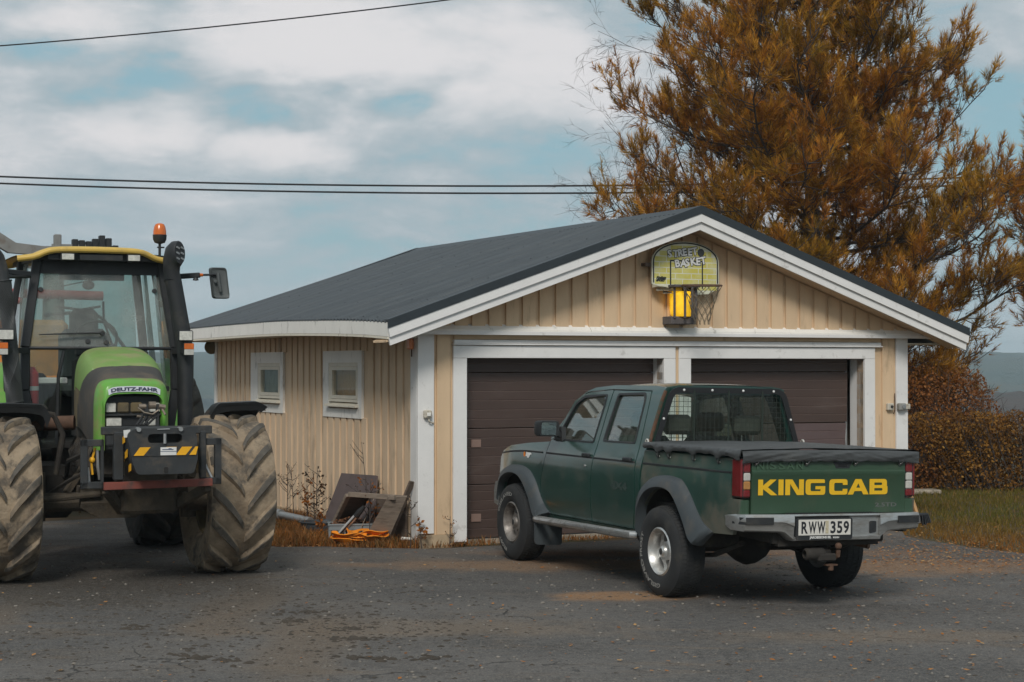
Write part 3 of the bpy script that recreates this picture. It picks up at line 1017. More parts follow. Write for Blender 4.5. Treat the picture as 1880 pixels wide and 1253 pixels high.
def build_truck():
    tr = thing('pickup_truck', 'dark green double cab pickup with yellow tailgate lettering and grey bed cover', 'pickup truck', (1.9641, 14.6441, 0), math.pi / 2 + .4131)

    def bb(mb, name, mat, parent=None, ang=35, fix=True):
        mb.v = [ROLL @ Vector(p) for p in mb.v]
        return mb.build(name, mat, parent or tr, ang, fix)

    def arch(cx, cz, r, a0, a1, n=14):
        return [(cx + r * math.cos(rad(a0 + (a1 - a0) * i / n)), cz + r * math.sin(rad(a0 + (a1 - a0) * i / n))) for i in range(n + 1)]

    # ---- side panels
    for s in (1, -1):
        out = [(2.43, .455)] + arch(2.95, .40, .46, 173, 10) + [(3.47, .56), (3.52, .66), (3.545, .80), (3.50, .93), (3.41, 1.005), (3.2, 1.065), (2.8, 1.105), (2.335, 1.135), (2.338, 1.0), (2.40, .80), (2.43, .62)]
        bb(MB().add(*panel(out, [], fy, s, .03)), 'front_fender', M_GREEN)
        win = rounded([(2.19, 1.165), (2.155, 1.265), (2.02, 1.487), (1.89, 1.552), (1.465, 1.58), (1.455, 1.50), (1.46, 1.165)], .03)
        out = [(1.372, .475), (2.405, .475), (2.42, .62), (2.39, .80), (2.33, 1.0), (2.325, 1.15), (2.245, 1.165), (2.205, 1.275), (2.065, 1.51), (1.92, 1.578), (1.80, 1.60), (1.40, 1.625), (1.372, 1.62), (1.366, 1.2), (1.36, 1.05), (1.37, .8)]
        d1 = bb(MB().add(*panel(out, [win], fy, s, .035)), 'front_door', M_GREEN)
        bb(MB().add(*panel(win, [], fy, s, .004, dy=-.016)), 'window', M_CARGLASS, d1, fix=False)
        win2 = rounded([(1.262, 1.185), (1.258, 1.27), (1.238, 1.585), (.765, 1.598), (.73, 1.55), (.695, 1.215), (.70, 1.19)], .03)
        out = [(1.360, .475), (.60, .475), (.548, .62), (.535, .80), (.572, 1.05), (.588, 1.16), (.60, 1.25), (.645, 1.55), (.672, 1.622), (1.357, 1.622), (1.352, 1.2), (1.346, 1.05), (1.357, .8)]
        d2 = bb(MB().add(*panel(out, [win2], fy, s, .035)), 'rear_door', M_GREEN)
        bb(MB().add(*panel(win2, [], fy, s, .004, dy=-.016)), 'window', M_CARGLASS, d2, fix=False)
        # black rubber round the windows
        for w, d in ((win, d1), (win2, d2)):
            c = Vector((sum(p[0] for p in w) / len(w), sum(p[1] for p in w) / len(w)))
            mb = MB()
            n = len(w)
            o_ = [tuple(Vector(p) + (Vector(p) - c).normalized() * .020) for p in w]
            i_ = [tuple(Vector(p) - (Vector(p) - c).normalized() * .006) for p in w]
            P = lambda p, d_: (p[0], s * (fy(*p) + d_), p[1])
            mb.add([P(p, .004) for p in o_] + [P(p, .004) for p in i_] + [P(p, -.014) for p in i_] + [P(p, -.004) for p in o_],
                   [(a * n + i, a * n + (i + 1) % n, ((a + 1) % 4) * n + (i + 1) % n, ((a + 1) % 4) * n + i) for a in range(4) for i in range(n)])
            bb(mb, 'window_seal', M_BLACKP, d)
        for x, d in ((1.485, d1), (.70, d2)):
            mb = MB()
            y = fy(x, 1.05)
            mb.box(x - .075, x + .075, s * (y + .002), s * (y + .026), 1.03, 1.065, .008)
            mb.box(x - .055, x + .06, s * (y - .002), s * (y + .006), .995, 1.03, .003)
            bb(mb, 'handle', M_BLACKP, d)
        mb = MB().lathe([(.0, .012), (.011, .012), (.013, 0)], (1.485, s * fy(1.49, .955), .955), (0, s, 0), 10)
        bb(mb, 'lock', M_CHROME, d1)
        # roof side frame, A pillar and narrow panel behind the rear door
        out = [(.462, .475), (.59, .475), (.538, .62), (.525, .80), (.562, 1.05), (.578, 1.16), (.59, 1.25), (.635, 1.55), (.662, 1.63), (1.40, 1.633), (1.80, 1.61), (1.93, 1.585), (2.075, 1.515), (2.215, 1.28), (2.255, 1.172), (2.345, 1.155),
               (2.33, 1.20), (2.13, 1.40), (1.88, 1.61), (1.74, 1.645), (1.4, 1.668), (.66, 1.672), (.47, 1.66), (.445, 1.60), (.445, 1.3), (.458, 1.12), (.455, .80)]
        bb(MB().add(*panel(out, [], fy, s, .04, dy=-.002)), 'pillar', M_GREEN)
        # rusty seam along the back pillar
        mb = MB()
        mb.tube([(.452, s * fy(.46, z) - s * .012, z) for z in (1.17, 1.25, 1.35, 1.45, 1.55, 1.63)], .017, 6)
        bb(mb, 'rear_pillar_seam', M_RUST)
        # sill
        out = [(.462, .40), (2.41, .40), (2.41, .468), (.462, .468)]
        bb(MB().add(*panel(out, [], fy, s, .05)), 'sill', M_GREEN_DUSTY)
        # bed side
        out = [(.428, 1.135), (.428, .52)] + arch(0, .40, .46, 12, 168) + [(-.52, .545), (-1.02, .565), (-1.105, .70), (-1.115, .835), (-.995, .835), (-.985, 1.135)]
        bs = bb(MB().add(*panel(out, [], fy, s, .03)), 'bed_side', M_GREEN_DUSTY)
        bb(MB().box(-1.118, -1.0, s * .70, s * (fy(-1.1, .75) - .012), .70, .832, .01), 'bed_corner', M_GREEN_GATE, bs)
        bb(MB().box(-1.10, .428, s * .70, s * .772, 1.115, 1.137, .006), 'bed_rail', M_GREEN_DUSTY, bs)
        # dark strip standing in for the shade along the body crease
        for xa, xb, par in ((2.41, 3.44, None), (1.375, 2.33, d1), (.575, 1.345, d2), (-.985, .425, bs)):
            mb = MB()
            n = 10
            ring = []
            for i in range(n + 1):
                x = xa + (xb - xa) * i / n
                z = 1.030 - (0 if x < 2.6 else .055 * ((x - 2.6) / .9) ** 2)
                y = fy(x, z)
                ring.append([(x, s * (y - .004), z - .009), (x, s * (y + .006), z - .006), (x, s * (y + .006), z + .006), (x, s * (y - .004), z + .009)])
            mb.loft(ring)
            bb(mb, 'crease_shade_strip', M_BLACKP, par)
        # flares
        fo = [(3.47, .56), (3.45, .68), (3.33, .81), (3.15, .872), (2.95, .892), (2.78, .885), (2.63, .845), (2.50, .75), (2.385, .60), (2.30, .52), (2.22, .482)]
        fi = [(3.41, .52), (3.385, .60), (3.28, .725), (3.12, .795), (2.95, .82), (2.80, .80), (2.68, .735), (2.57, .62), (2.50, .51), (2.455, .455), (2.41, .43)]
        ro = [(.436, .50), (.432, .70), (.36, .84), (.22, .922), (.0, .955), (-.2, .945), (-.30, .915), (-.42, .82), (-.5, .73), (-.6, .63), (-.74, .562)]
        ri = [(.405, .43), (.39, .62), (.315, .75), (.18, .835), (0, .862), (-.15, .845), (-.25, .785), (-.345, .68), (-.42, .565), (-.475, .49), (-.55, .45)]
        for o_, i_ in ((fo, fi), (ro, ri)):
            def smooth(P_):
                k_ = list(enumerate(P_))
                return [(ease(q / 4, [(a, p[0]) for a, p in k_]), ease(q / 4, [(a, p[1]) for a, p in k_])) for q in range(4 * (len(P_) - 1) + 1)]
            o_, i_ = smooth(o_), smooth(i_)
            rings = []
            for (ox, oz), (ix, iz) in zip(o_, i_):
                yo, yi = fy(ox, oz), fy(ix, max(iz, .6))
                e = .015 if (ox, oz) in (o_[0], o_[-1]) else 1
                k = .35 if e != 1 else 1
                rings.append([(ox, s * (yo - .02), oz), (ox, s * (yo + .008), oz), (.65 * ox + .35 * ix, s * (yo + .052 * k), .65 * oz + .35 * iz),
                              (ix, s * (yi + .066 * k), iz), (ix + .006, s * (yi + .05 * k), iz - .012), (ix, s * (yi - .03), iz - .01)])
            fine = []
            for a, b in zip(rings, rings[1:]):
                for t in (0,): fine.append([tuple(Vector(p).lerp(Vector(q), t)) for p, q in zip(a, b)])
            fine.append(rings[-1])
            bb(MB().loft(fine), 'wheel_flare', M_FLARE, ang=50)
        # wheel wells
        for cx in (0, 2.95):
            mb = MB()
            mb.grid(lambda a, b: (cx + .475 * math.cos(math.pi * a), s * (.40 + .37 * b), .42 + .475 * math.sin(math.pi * a)), 16, 1)
            mb.box(cx - .47, cx + .47, s * .40, s * .42, .42, .9)
            bb(mb, 'wheel_well', M_UNDER, fix=False)
        # tail lamp
        y0, y1 = .702, fy(-1.05, 1.0) + .002
        lamp = bb(MB().box(-1.125, -.99, s * (y0 - .004), s * (y1 - .004), .842, 1.142, .012), 'tail_lamp', M_BLACKP)
        mb = MB()
        mb.box(-1.132, -.995, s * (y1 - .020), s * (y1 + .003), .85, 1.135, .010)
        mb.box(-1.135, -1.01, s * y0, s * (y1 - .022), 1.035, 1.135, .01)
        mb.box(-1.135, -1.01, s * y0, s * (y1 - .022), .85, .905, .01)
        bb(mb, 'red_lens', M_RED, lamp)
        bb(MB().box(-1.1345, -1.02, s * (y0 + .001), s * (y1 - .023), .972, 1.033, .008), 'clear_lens', M_CLEAR, lamp)
        bb(MB().box(-1.1345, -1.02, s * (y0 + .001), s * (y1 - .023), .907, .970, .008), 'amber_lens', M_AMBERL if s > 0 else M_CLEAR, lamp)
        # side step tube and brackets
        mb = MB()
        mb.tube([(2.47, s * .80, .415), (2.44, s * .83, .415), (2.38, s * .845, .415), (.60, s * .845, .43), (.53, s * .83, .43), (.50, s * .79, .43)], .036, 10)
        st = bb(mb, 'side_step', M_CHROME)
        mb = MB()
        for x in (.8, 1.5, 2.15):
            mb.beam((x, s * .62, .44), (x, s * .83, .42), .05, .03)
        bb(mb, 'step_bracket', M_UNDER, st)
        # mud flap behind the front wheel
        mb = MB()
        mb.prism(rounded([(s * .58, .17), (s * .855, .18), (s * .865, .50), (s * .58, .52)], .03), 'x', 2.40, 2.42)
        bb(mb, 'mud_flap', M_FLARE)
        # mirror
        mb = MB()
        ring = []
        for x, k in ((2.02, .93), (2.04, 1.0), (2.10, 1.0), (2.15, .9), (2.175, .6)):
            r = rounded([(-.105 * k, -.072 * k), (.105 * k, -.072 * k), (.105 * k, .072 * k), (-.105 * k, .072 * k)], .03, 3)
            ring.append([(x, s * (.905 + a), 1.262 + b) for a, b in r])
        mb.loft(ring)
        mb.prism([(2.06, 1.15), (2.24, 1.15), (2.16, 1.28), (2.08, 1.28)], 'y', s * .715, s * .76)
        mb.beam((2.11, s * .74, 1.20), (2.11, s * .84, 1.23), .06, .05)
        mi = bb(mb, 'mirror', M_BLACKP)
        mb = MB()
        r = rounded([(-.085, -.056), (.085, -.056), (.085, .056), (-.085, .056)], .022, 3)
        mb.add([(2.016 - a * .06, s * (.905 + a), 1.262 + b) for a, b in r], [tuple(range(len(r)))])
        bb(mb, 'mirror_glass', M_MIRROR, mi, fix=False)
        # head lamp and indicator at the front corner
        mb = MB()
        mb.loft([[(x, s * y, z) for y, z in ((.42, .80), (.66 - q, .80), (.70 - q, .86), (.67 - q, .93), (.42, .94))] for x, q in ((3.47, 0), (3.56, .03), (3.60, .08))])
        bb(mb, 'headlight', M_CLEAR)

    # ---- roof, bonnet, windscreen, cowl, nose
    mb = MB()
    def roof(u, v):
        x = .445 + (1.90 - .445) * u
        y = (v * 2 - 1)
        zc = ease(x, [(.44, 1.688), (.7, 1.697), (1.2, 1.695), (1.6, 1.672), (1.9, 1.622)])
        k = abs(y)
        drop = .052 * k ** 4 + .006 * k * k
        return (x - .0 * k, y * .578, zc - drop)
    mb.grid(roof, 14, 20)
    n = len(mb.v)
    mb.add([(x, y * .985, z - .025) for x, y, z in mb.v], [tuple(q for q in reversed(f)) for f in mb.f])
    bb(mb, 'roof', M_GREEN, ang=60)
    mb = MB()
    def wscreen(u, v, d=0):
        z = 1.165 + .45 * v
        x = 2.30 - .46 * v - .05 * v * v - .10 * (2 * u - 1) ** 2
        return (x, (2 * u - 1) * (fy(2, z) - .045), z)
    mb.grid(wscreen, 14, 8)
    bb(mb, 'windscreen', M_CARGLASS, ang=60, fix=False)
    mb = MB()
    def bonnet(u, v):
        x = 2.24 + (3.56 - 2.24) * u
        k = abs(2 * v - 1)
        z = ease(x, [(2.2, 1.165), (2.6, 1.14), (3.0, 1.10), (3.35, 1.03), (3.56, .945)]) - .035 * k ** 3
        return (x - .05 * k * k * u, (2 * v - 1) * (.745 - .06 * u * u), z)
    mb.grid(bonnet, 16, 14)
    mb.add([(x, y * .98, z - .03) for x, y, z in mb.v], [tuple(reversed(f)) for f in mb.f])
    bb(mb, 'bonnet', M_GREEN, ang=60)
    bb(MB().box(3.50, 3.56, -.45, .45, .70, .93, .02), 'grille', M_CHROME)
    mb = MB()
    mb.loft([[(x + .03 * b, y, z) for x, z, b in ((3.52, .45, 0), (3.63, .47, 1), (3.66, .60, 1), (3.62, .70, 1), (3.50, .72, 0))] for y in (-.66, -.4, 0, .4, .66)])
    for s in (1, -1):
        mb.loft([[(3.52 + a, s * .66, .45), (3.63 + a, s * .66, .48), (3.65 + a, s * .66, .62), (3.6 + a, s * .66, .715), (3.45, s * .66, .72)] if a == 0 else
                 [(3.40, s * .80, .47), (3.47, s * .815, .49), (3.48, s * .815, .62), (3.46, s * .81, .70), (3.40, s * .79, .71)] for a in (0, 1)])
    bb(mb, 'front_bumper', M_CHROME)

    # ---- back of the cab: panel, window, guard
    mb = MB()
    hole = rounded([(-.635, 1.20), (.635, 1.20), (.52, 1.605), (-.52, 1.605)], .06, 4)
    plate(mb, rounded([(-.745, .50), (.745, .50), (.735, 1.17), (.572, 1.66), (.45, 1.68), (-.45, 1.68), (-.572, 1.66), (-.735, 1.17)], .02), [hole], lambda a, b, d: (.45 + d, a, b), 0, .03)
    cb = bb(mb, 'cab_back', M_GREEN)
    mb = MB().add([(.462, a, b) for a, b in hole], [tuple(range(len(hole)))])
    bb(mb, 'rear_window', M_REARGLASS, cb, fix=False)
    gd = MB()
    go = rounded([(-.705, 1.185), (-.555, 1.662), (.555, 1.662), (.705, 1.185), (.66, 1.185), (.515, 1.618), (-.515, 1.618), (-.66, 1.185)], [0, .09, .09, 0, 0, .06, .06, 0], 6)
    gd.prism(go, 'x', .398, .41)
    guard = bb(gd, 'window_guard', M_BLACK)
    mb = MB()
    def wdt(z): return .69 - (z - 1.185) / .477 * .15
    z = 1.20
    while z < 1.64:
        mb.tube([(.405, -wdt(z) + .03, z), (.405, wdt(z) - .03, z)], .0022, 4)
        z += .043
    y = -.645
    while y < .66:
        top = 1.63 if abs(y) < .53 else 1.185 + .477 * (.69 - abs(y)) / .15 - .02
        mb.tube([(.402, y, 1.19), (.402, y, top)], .0022, 4)
        y += .043
    for y in (-.33, 0, .33):
        mb.tube([(.396, y, 1.19), (.396, y, 1.64)], .008, 6)
    bb(mb, 'wire_mesh', pmat('dark_green_wire', (.02, .03, .022), .5), guard)['kind'] = 'stuff'
    for a, b in ((-.44, 1.64), (-.14, 1.641), (.16, 1.641), (.43, 1.64), (.618, 1.40), (-.615, 1.40)):
        bb(MB().sphere((.396, a, b), .011, 8, 5), 'bolt', M_WHITEPRINT, guard)
    for s in (1, -1):
        mb = MB()
        mb.tube([(.425 + .022 * math.cos(t * math.pi / 5), s * .755, 1.205 + .022 * math.sin(t * math.pi / 5)) for t in range(10)], .008, 6, closed=True)
        bb(mb, 'tie_ring', M_CLEAR)

    # ---- inside of the cab
    mb = MB()
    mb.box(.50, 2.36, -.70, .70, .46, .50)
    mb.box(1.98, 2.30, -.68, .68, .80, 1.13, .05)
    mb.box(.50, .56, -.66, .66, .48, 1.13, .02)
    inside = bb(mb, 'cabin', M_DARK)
    mb = MB()
    mb.box(.60, .74, -.64, .64, .62, 1.19, .05)
    for y in (-.33, .33):
        mb.box(1.20, 1.36, y - .25, y + .25, .6, 1.23, .05)
        mb.box(1.36, 1.85, y - .25, y + .25, .60, .75, .05)
    bb(mb, 'seat', M_SEAT, inside)
    for x, z, ys in ((.66, 1.345, (-.345, .345)), (1.26, 1.355, (-.33, .33))):
        for y in ys:
            bb(MB().box(x - .045, x + .045, y - .135, y + .135, z - .085, z + .085, .035), 'headrest', M_SEAT, inside)
            mb = MB()
            for q in (-.055, .055): mb.tube([(x, y + q, z - .16), (x, y + q, z - .07)], .007, 6)
            bb(mb, 'headrest_post', M_CHROME, inside)
    mb = MB()
    mb.tube([(1.86 + .10 * math.sin(a * math.pi / 10), .36 + .185 * math.cos(a * math.pi / 10), 1.06 + .16 * math.sin(a * math.pi / 10)) for a in range(20)], .014, 6, closed=True)
    mb.beam((1.86, .19, 1.06), (1.86, .53, 1.06), .04, .02)
    mb.tube([(1.86, .36, 1.06), (2.1, .36, .98)], .025, 6)
    bb(mb, 'steering_wheel', M_BLACKP, inside)

    # ---- tailgate with its writing
    gt = MB()
    prof = [(-1.105, .722), (-1.125, .728), (-1.127, .76), (-1.124, 1.005), (-1.132, 1.018), (-1.132, 1.045), (-1.124, 1.056), (-1.124, 1.128), (-1.105, 1.14), (-1.085, 1.14), (-1.085, .722)]
    gt.prism(prof, 'y', -.692, .692)
    gate = bb(gt, 'tailgate', M_GREEN_GATE)
    gate['label'] = 'brighter green tailgate with yellow lettering'
    T = lambda y0, z0, x: (lambda a, b, d: (x - d, y0 - a, z0 + b))
    # big yellow letters drawn as outlines
    H, GAP = .118, .016
    def letters(mb):
        w = .030
        x = 0.0
        def poly(pts, holes=()):
            plate(mb, [(x + a, b) for a, b in pts], [[(x + a, b) for a, b in h] for h in holes], T(.636, .866, -1.1275), 0, .002)
        kx = 1.215 / 1.186
        # K
        poly([(0, 0), (.042, 0), (.042, .047), (.112, 0), (.168, 0), (.084, .060), (.160, H), (.104, H), (.042, .072), (.042, H), (0, H)]); x += .168 + GAP * .6
        poly([(0, 0), (.044, 0), (.044, H), (0, H)]); x += .044 + GAP
        poly([(0, 0), (.042, 0), (.042, .085), (.104, 0), (.164, 0), (.164, H), (.122, H), (.122, .036), (.062, H), (0, H)]); x += .164 + GAP
        def round_letter(inner):
            poly(rounded(inner[0], inner[1], 4))
        # G
        o = [(.0, 0), (.176, 0), (.176, .066), (.088, .066), (.088, .042), (.134, .042), (.134, .028), (.044, .028), (.044, .090), (.172, .090), (.172, H), (0, H)]
        poly(rounded(o, [.030, .024, 0, 0, 0, 0, .006, .012, .012, 0, .028, .030], 4)); x += .176 + GAP * 2.3
        # C
        o = [(0, 0), (.164, 0), (.164, .044), (.122, .044), (.122, .028), (.044, .028), (.044, .090), (.122, .090), (.122, .074), (.164, .074), (.164, H), (0, H)]
        poly(rounded(o, [.030, .030, 0, 0, .006, .012, .012, .006, 0, 0, .030, .030], 4)); x += .164 + GAP * .2
        # A
        poly([(0, 0), (.048, 0), (.062, .026), (.128, .026), (.142, 0), (.192, 0), (.124, H), (.070, H)], [[(.078, .052), (.114, .052), (.096, .086)]]); x += .192 + GAP * .5
        # B
        poly(rounded([(0, 0), (.166, 0), (.166, .062), (.160, .062), (.160, H), (0, H)], [0, .026, .012, .012, .026, 0], 4),
             [rounded([(.044, .028), (.120, .028), (.120, .048), (.044, .048)], [0, .009, .009, 0], 3), rounded([(.044, .071), (.116, .071), (.116, .091), (.044, .091)], [0, .009, .009, 0], 3)])
        x += .166
        return x
    mb = MB()
    wtot = letters(mb)
    k = 1.165 / wtot
    mb.v = [(a, .636 - (.636 - b) * k, c) for a, b, c in mb.v]
    bb(mb, 'lettering', M_YELLOW, gate, ang=0, fix=False)
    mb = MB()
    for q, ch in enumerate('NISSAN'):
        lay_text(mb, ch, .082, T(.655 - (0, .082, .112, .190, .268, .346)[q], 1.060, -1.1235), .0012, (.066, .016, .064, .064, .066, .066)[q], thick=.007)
    bb(mb, 'embossed_lettering', pmat('lightened_emboss_green', (.050, .098, .058), .5, var=.15), gate, ang=0, fix=False)  # letters share the gate colour; lighter green paints in light on the relief
    mb = MB()
    lay_text(mb, '2.5TD', .042, T(-.415, .772, -1.1275), .001, .20)
    bb(mb, 'grey_lettering', pmat('grey_decal', (.11, .12, .11), .6), gate, ang=0, fix=False)
    mb = MB()
    mb.prism([(-.03, 1.118), (-.20, 1.118), (-.175, 1.068), (-.055, 1.068)][::-1], 'x', -1.1275, -1.10)
    bb(mb, 'handle', M_BLACKP, gate)
    mb = MB()
    mb.box(-1.131, -1.1, -.155, -.075, 1.078, 1.097, .004)
    bb(mb, 'handle', M_BLACK, gate)

    # ---- rear bumper
    mb = MB()
    def bsec(y, xo, z0, z1, xin, lip=.012):
        return [(xin, y, z1 - .02), (xo + .05, y, z1), (xo + .008, y, z1), (xo, y, z1 - lip), (xo - .004, y, .5 * (z0 + z1) + .012), (xo + .006, y, .5 * (z0 + z1)), (xo + .012, y, z0 + lip), (xo + .03, y, z0), (xin, y, z0)]
    secs = []
    for y, xo, z0, z1, xin in ((.815, -1.00, .640, .708, -.96), (.814, -1.05, .625, .716, -.98), (.806, -1.14, .605, .725, -1.02), (.780, -1.195, .60, .728, -1.05), (.50, -1.235, .592, .728, -1.10), (.46, -1.24, .585, .728, -1.10), (.385, -1.245, .530, .728, -1.10)):
        secs.append(bsec(y, xo, z0, z1, xin))
    mir = [[(x, -y, z) for x, y, z in r] for r in reversed(secs)]
    mb.loft(secs)
    mb.loft(mir)
    # recessed middle with ledge
    mb.loft([[(-1.10, y, .728), (-1.235, y, .728), (-1.247, y, .716), (-1.236, y, .708), (-1.222, y, .70), (-1.222, y, .565), (-1.25, y, .555), (-1.247, y, .535), (-1.22, y, .528), (-1.10, y, .528)] for y in (.384, -.384)])
    bp = bb(mb, 'rear_bumper', M_CHROME)
    for s in (1, -1):
        mb = MB()
        mb.loft([[(x, s * y, a) for (x, a) in ((xo + .012, .650), (xo - .008, .655), (xo - .008, .705), (xo + .012, .710))] for y, xo in ((.56, -1.228), (.65, -1.214), (.775, -1.197), (.804, -1.14), (.813, -1.05))])
        bb(mb, 'bumper_pad', M_BLACKP, bp)
        mb = MB()
        mb.prism(rounded([(s * .36, .585), (s * .30, .575), (s * .30, .67), (s * .36, .67)], .012), 'x', -1.228, -1.2)
        bb(mb, 'plate_lamp', M_BLACKP, bp)
    mb = MB()
    for q in range(30):
        y = -.38 + q * .0262
        mb.box(-1.215, -1.13, y, y + .012, .7285, .733)
    bb(mb, 'tread_strip', M_BLACKP, bp)
    holder = MB().prism(rounded([(-.25, .538), (.25, .538), (.25, .702), (-.25, .702)], .018), 'x', -1.258, -1.223)
    OFFY = .128
    holder.v = [(x, y + OFFY, z) for x, y, z in holder.v]
    np_ = bb(holder, 'number_plate', M_BLACKP)
    mb = MB().box(-1.2615, -1.2585, OFFY - .232, OFFY + .232, .572, .690, .001)
    bb(mb, 'plate_face', M_PLATE, np_, ang=0)
    mb = MB()
    P = lambda y0, z0: (lambda a, b, d: (-1.2618 - d, y0 - a, z0 + b))
    xx = OFFY + .212
    for ch in 'RWW':
        wd = .060 if ch == 'R' else .068
        lay_text(mb, ch, .122, P(xx, .589), .0035, wd, thick=.0012)
        xx -= wd + .010
    xx = OFFY - .046
    for ch in '359':
        lay_text(mb, ch, .122, P(xx, .589), .0035, .050, thick=.0012)
        xx -= .060
    bb(mb, 'plate_characters', M_PRINT, np_, ang=0, fix=False)
    mb = MB()
    mb.box(-1.2635, -1.2616, OFFY - .032, OFFY - .006, .585, .680)
    bb(mb, 'tax_sticker', pmat('faded_sticker', (.45, .40, .28), .6, var=.4, vscale=60), np_, ang=0)
    mb = MB()
    lay_text(mb, 'JAKOBSSONS BIL', .024, P(OFFY + .13, .548), .001, .19, thick=.0015)
    lay_text(mb, 'BODEN', .016, P(OFFY - .075, .548), .0006, .055, thick=.0015)
    mb.v = [(x + .0032, y, z) for x, y, z in mb.v]
    bb(mb, 'dealer_lettering', M_WHITEPRINT, np_, ang=0, fix=False)

    # ---- bed cover of soft vinyl
    mb = MB()
    X0, X1, YH = .40, -1.145, .795
    def rag(t, seed):
        return noise.noise((t * 5.5, seed, 0)) * .012 + noise.noise((t * 17, seed, 4)) * .008
    hooks_x = (.16, -.02, -.42, -.80)
    def cover(u, v):
        # v across: 0..0.14 left drop, .14...86 top, .86..1 right drop
        x = X0 + (X1 - X0) * u
        if u > .93: pass
        if .14 <= v <= .86:
            y = YH * (1 - 2 * (v - .14) / .72)
            z = 1.218 - .010 * abs(y / YH) ** 3 + .012 * (1 - (2 * u - 1) ** 2) * (1 - (y / YH) ** 2) + .006 * noise.noise((x * 4, y * 4, 2)) + .004 * noise.noise((x * 11, y * 9, 7))
        else:
            s = 1 if v < .14 else -1
            t = (.14 - v) / .14 if v < .14 else (v - .86) / .14
            near = min(abs(x - h) for h in hooks_x)
            drop = .045 + .028 * math.exp(-(near / .05) ** 2) + rag(x, 3 + s) + .035 * max(0, (u - .85) / .15)
            y = s * (YH + .004 + .006 * t + .010 * math.sin(t * 3.1) * (1 + noise.noise((x * 14, 1, s))) + .006 * noise.noise((x * 30, t * 3, s)))
            z = 1.208 - drop * t
        return (x, y, z)
    nu, nv = 90, 44
    mb.grid(cover, nu, nv)
    # rear skirt hanging over the tailgate
    def skirt(u, v):
        y = YH * (1 - 2 * u)
        if v < .15:
            t = v / .15
            return (X1 - .014 * math.sin(t * 1.5), y, 1.208 - .010 * abs(1 - 2 * u) ** 3 - .008 * t)
        t = (v - .15) / .85
        drop = .070 + rag(u * 4, 9) * .5 + .018 * abs(2 * u - 1) ** 6
        ripple = .009 * noise.noise((u * 9 + t * 2.2, t * .8, 5)) + .0035 * noise.noise((u * 24 - t * 5, t * 1.5, 8))
        return (X1 - .016 - .008 * math.sin(t * 3) + ripple * (1.2 if .1 < t else .3), y * (1 + .004 * t), 1.197 - drop * t)
    mb.grid(skirt, 110, 12)
    n = len(mb.v)
    mb.add([(x + (.006 if x < X1 - .01 else 0), y * .992, z - .006) for x, y, z in mb.v], [tuple(reversed(f)) for f in mb.f])
    cov = bb(mb, 'bed_cover', M_TONNEAU, ang=75, fix=False)
    for x in hooks_x:
        z = 1.098
        y = fy(x, 1.10)
        mb = MB().tube([(x - .03, y + .022, 1.145), (x - .012, y + .014, z), (x, y + .012, z - .008), (x + .012, y + .014, z), (x + .025, y + .022, 1.14)], .0045, 5)
        bb(mb, 'cover_hook', M_BLACK, cov)
        bb(MB().sphere((x, y + .004, z), .009, 8, 5), 'hook_stud', M_CHROME, cov)
    for y in (.665, .22, -.22, -.635):
        mb = MB().tube([(-1.160, y + .035, 1.135), (-1.146, y + .012, 1.105), (-1.142, y, 1.098), (-1.146, y - .012, 1.105), (-1.16, y - .03, 1.135)], .005, 5)
        bb(mb, 'cover_hook', M_BLACK, cov)
        bb(MB().sphere((-1.136, y, 1.099), .010, 8, 5), 'hook_stud', M_CHROME, cov)

    # ---- decals
    S = lambda x0, z0: (lambda a, b, d: (x0 - a, fy(x0 - a, z0 + b) + .002 + d, z0 + b))
    mb = MB()
    lay_text(mb, '4X4', .085, S(.965, .79), .006, .30, thick=.001)
    bb(mb, 'grey_lettering', pmat('faint_grey_decal', (.03, .052, .044), .6, var=.5, vscale=40), ang=0, fix=False)
    mb = MB()
    c = (2.80, .998)
    r = .024
    mb.add([(c[0] + r * math.cos(a * math.pi / 9), fy(c[0], c[1]) + .004, c[1] + r * math.sin(a * math.pi / 9)) for a in range(18)], [tuple(range(18))])
    st = bb(mb, 'sticker', M_ORANGE, fix=False)
    mb = MB()
    lay_text(mb, 'kgp', .06, S(2.77, .985), .005, .125, thick=.001)
    bb(mb, 'sticker_lettering', M_WHITEPRINT, st, ang=0, fix=False)

    # ---- underside
    mb = MB()
    for s in (1, -1):
        mb.beam((3.4, s * .42, .50), (.5, s * .42, .46), .07, .12)
        mb.beam((.5, s * .42, .46), (0, s * .46, .60), .07, .12)
        mb.beam((0, s * .46, .60), (-1.12, s * .46, .56), .07, .12)
        mb.tube([(.6, s * .52, .40), (.2, s * .52, .33), (0, s * .52, .31), (-.3, s * .52, .34), (-.72, s * .52, .47)], .03, 6, sq=.7)
        mb.tube([(.08, s * .5, .33), (.2, s * .42, .75)], .03, 8)
    mb.box(-1.11, .42, -.68, .68, .62, .72)
    mb.box(.50, 2.3, -.66, .66, .42, .46)
    mb.beam((-1.08, -.5, .56), (-1.08, .5, .56), .08, .10)
    mb.beam((-1.10, -.45, .51), (-1.10, .45, .51), .05, .06)
    mb.box(.6, 1.3, -.3, .38, .30, .44, .05)
    bb(mb, 'chassis', M_UNDER)
    mb = MB()
    mb.tube([(0, -.68, .375), (0, .68, .375)], .042, 10)
    mb.lathe([(.05, -.20), (.10, -.15), (.145, -.06), (.155, .02), (.12, .10), (.05, .2)], (0, .04, .375), (0, 1, 0), 18)
    mb.tube([(.1, .02, .39), (.5, .02, .42), (2.0, .05, .45)], .035, 8)
    mb.tube([(2.95, -.66, .375), (2.95, .66, .375)], .04, 8)
    mb.lathe([(.04, -.14), (.12, -.05), (.12, .05), (.04, .14)], (2.95, -.1, .38), (0, 1, 0), 14)
    bb(mb, 'axle', M_UNDER)
    mb = MB()
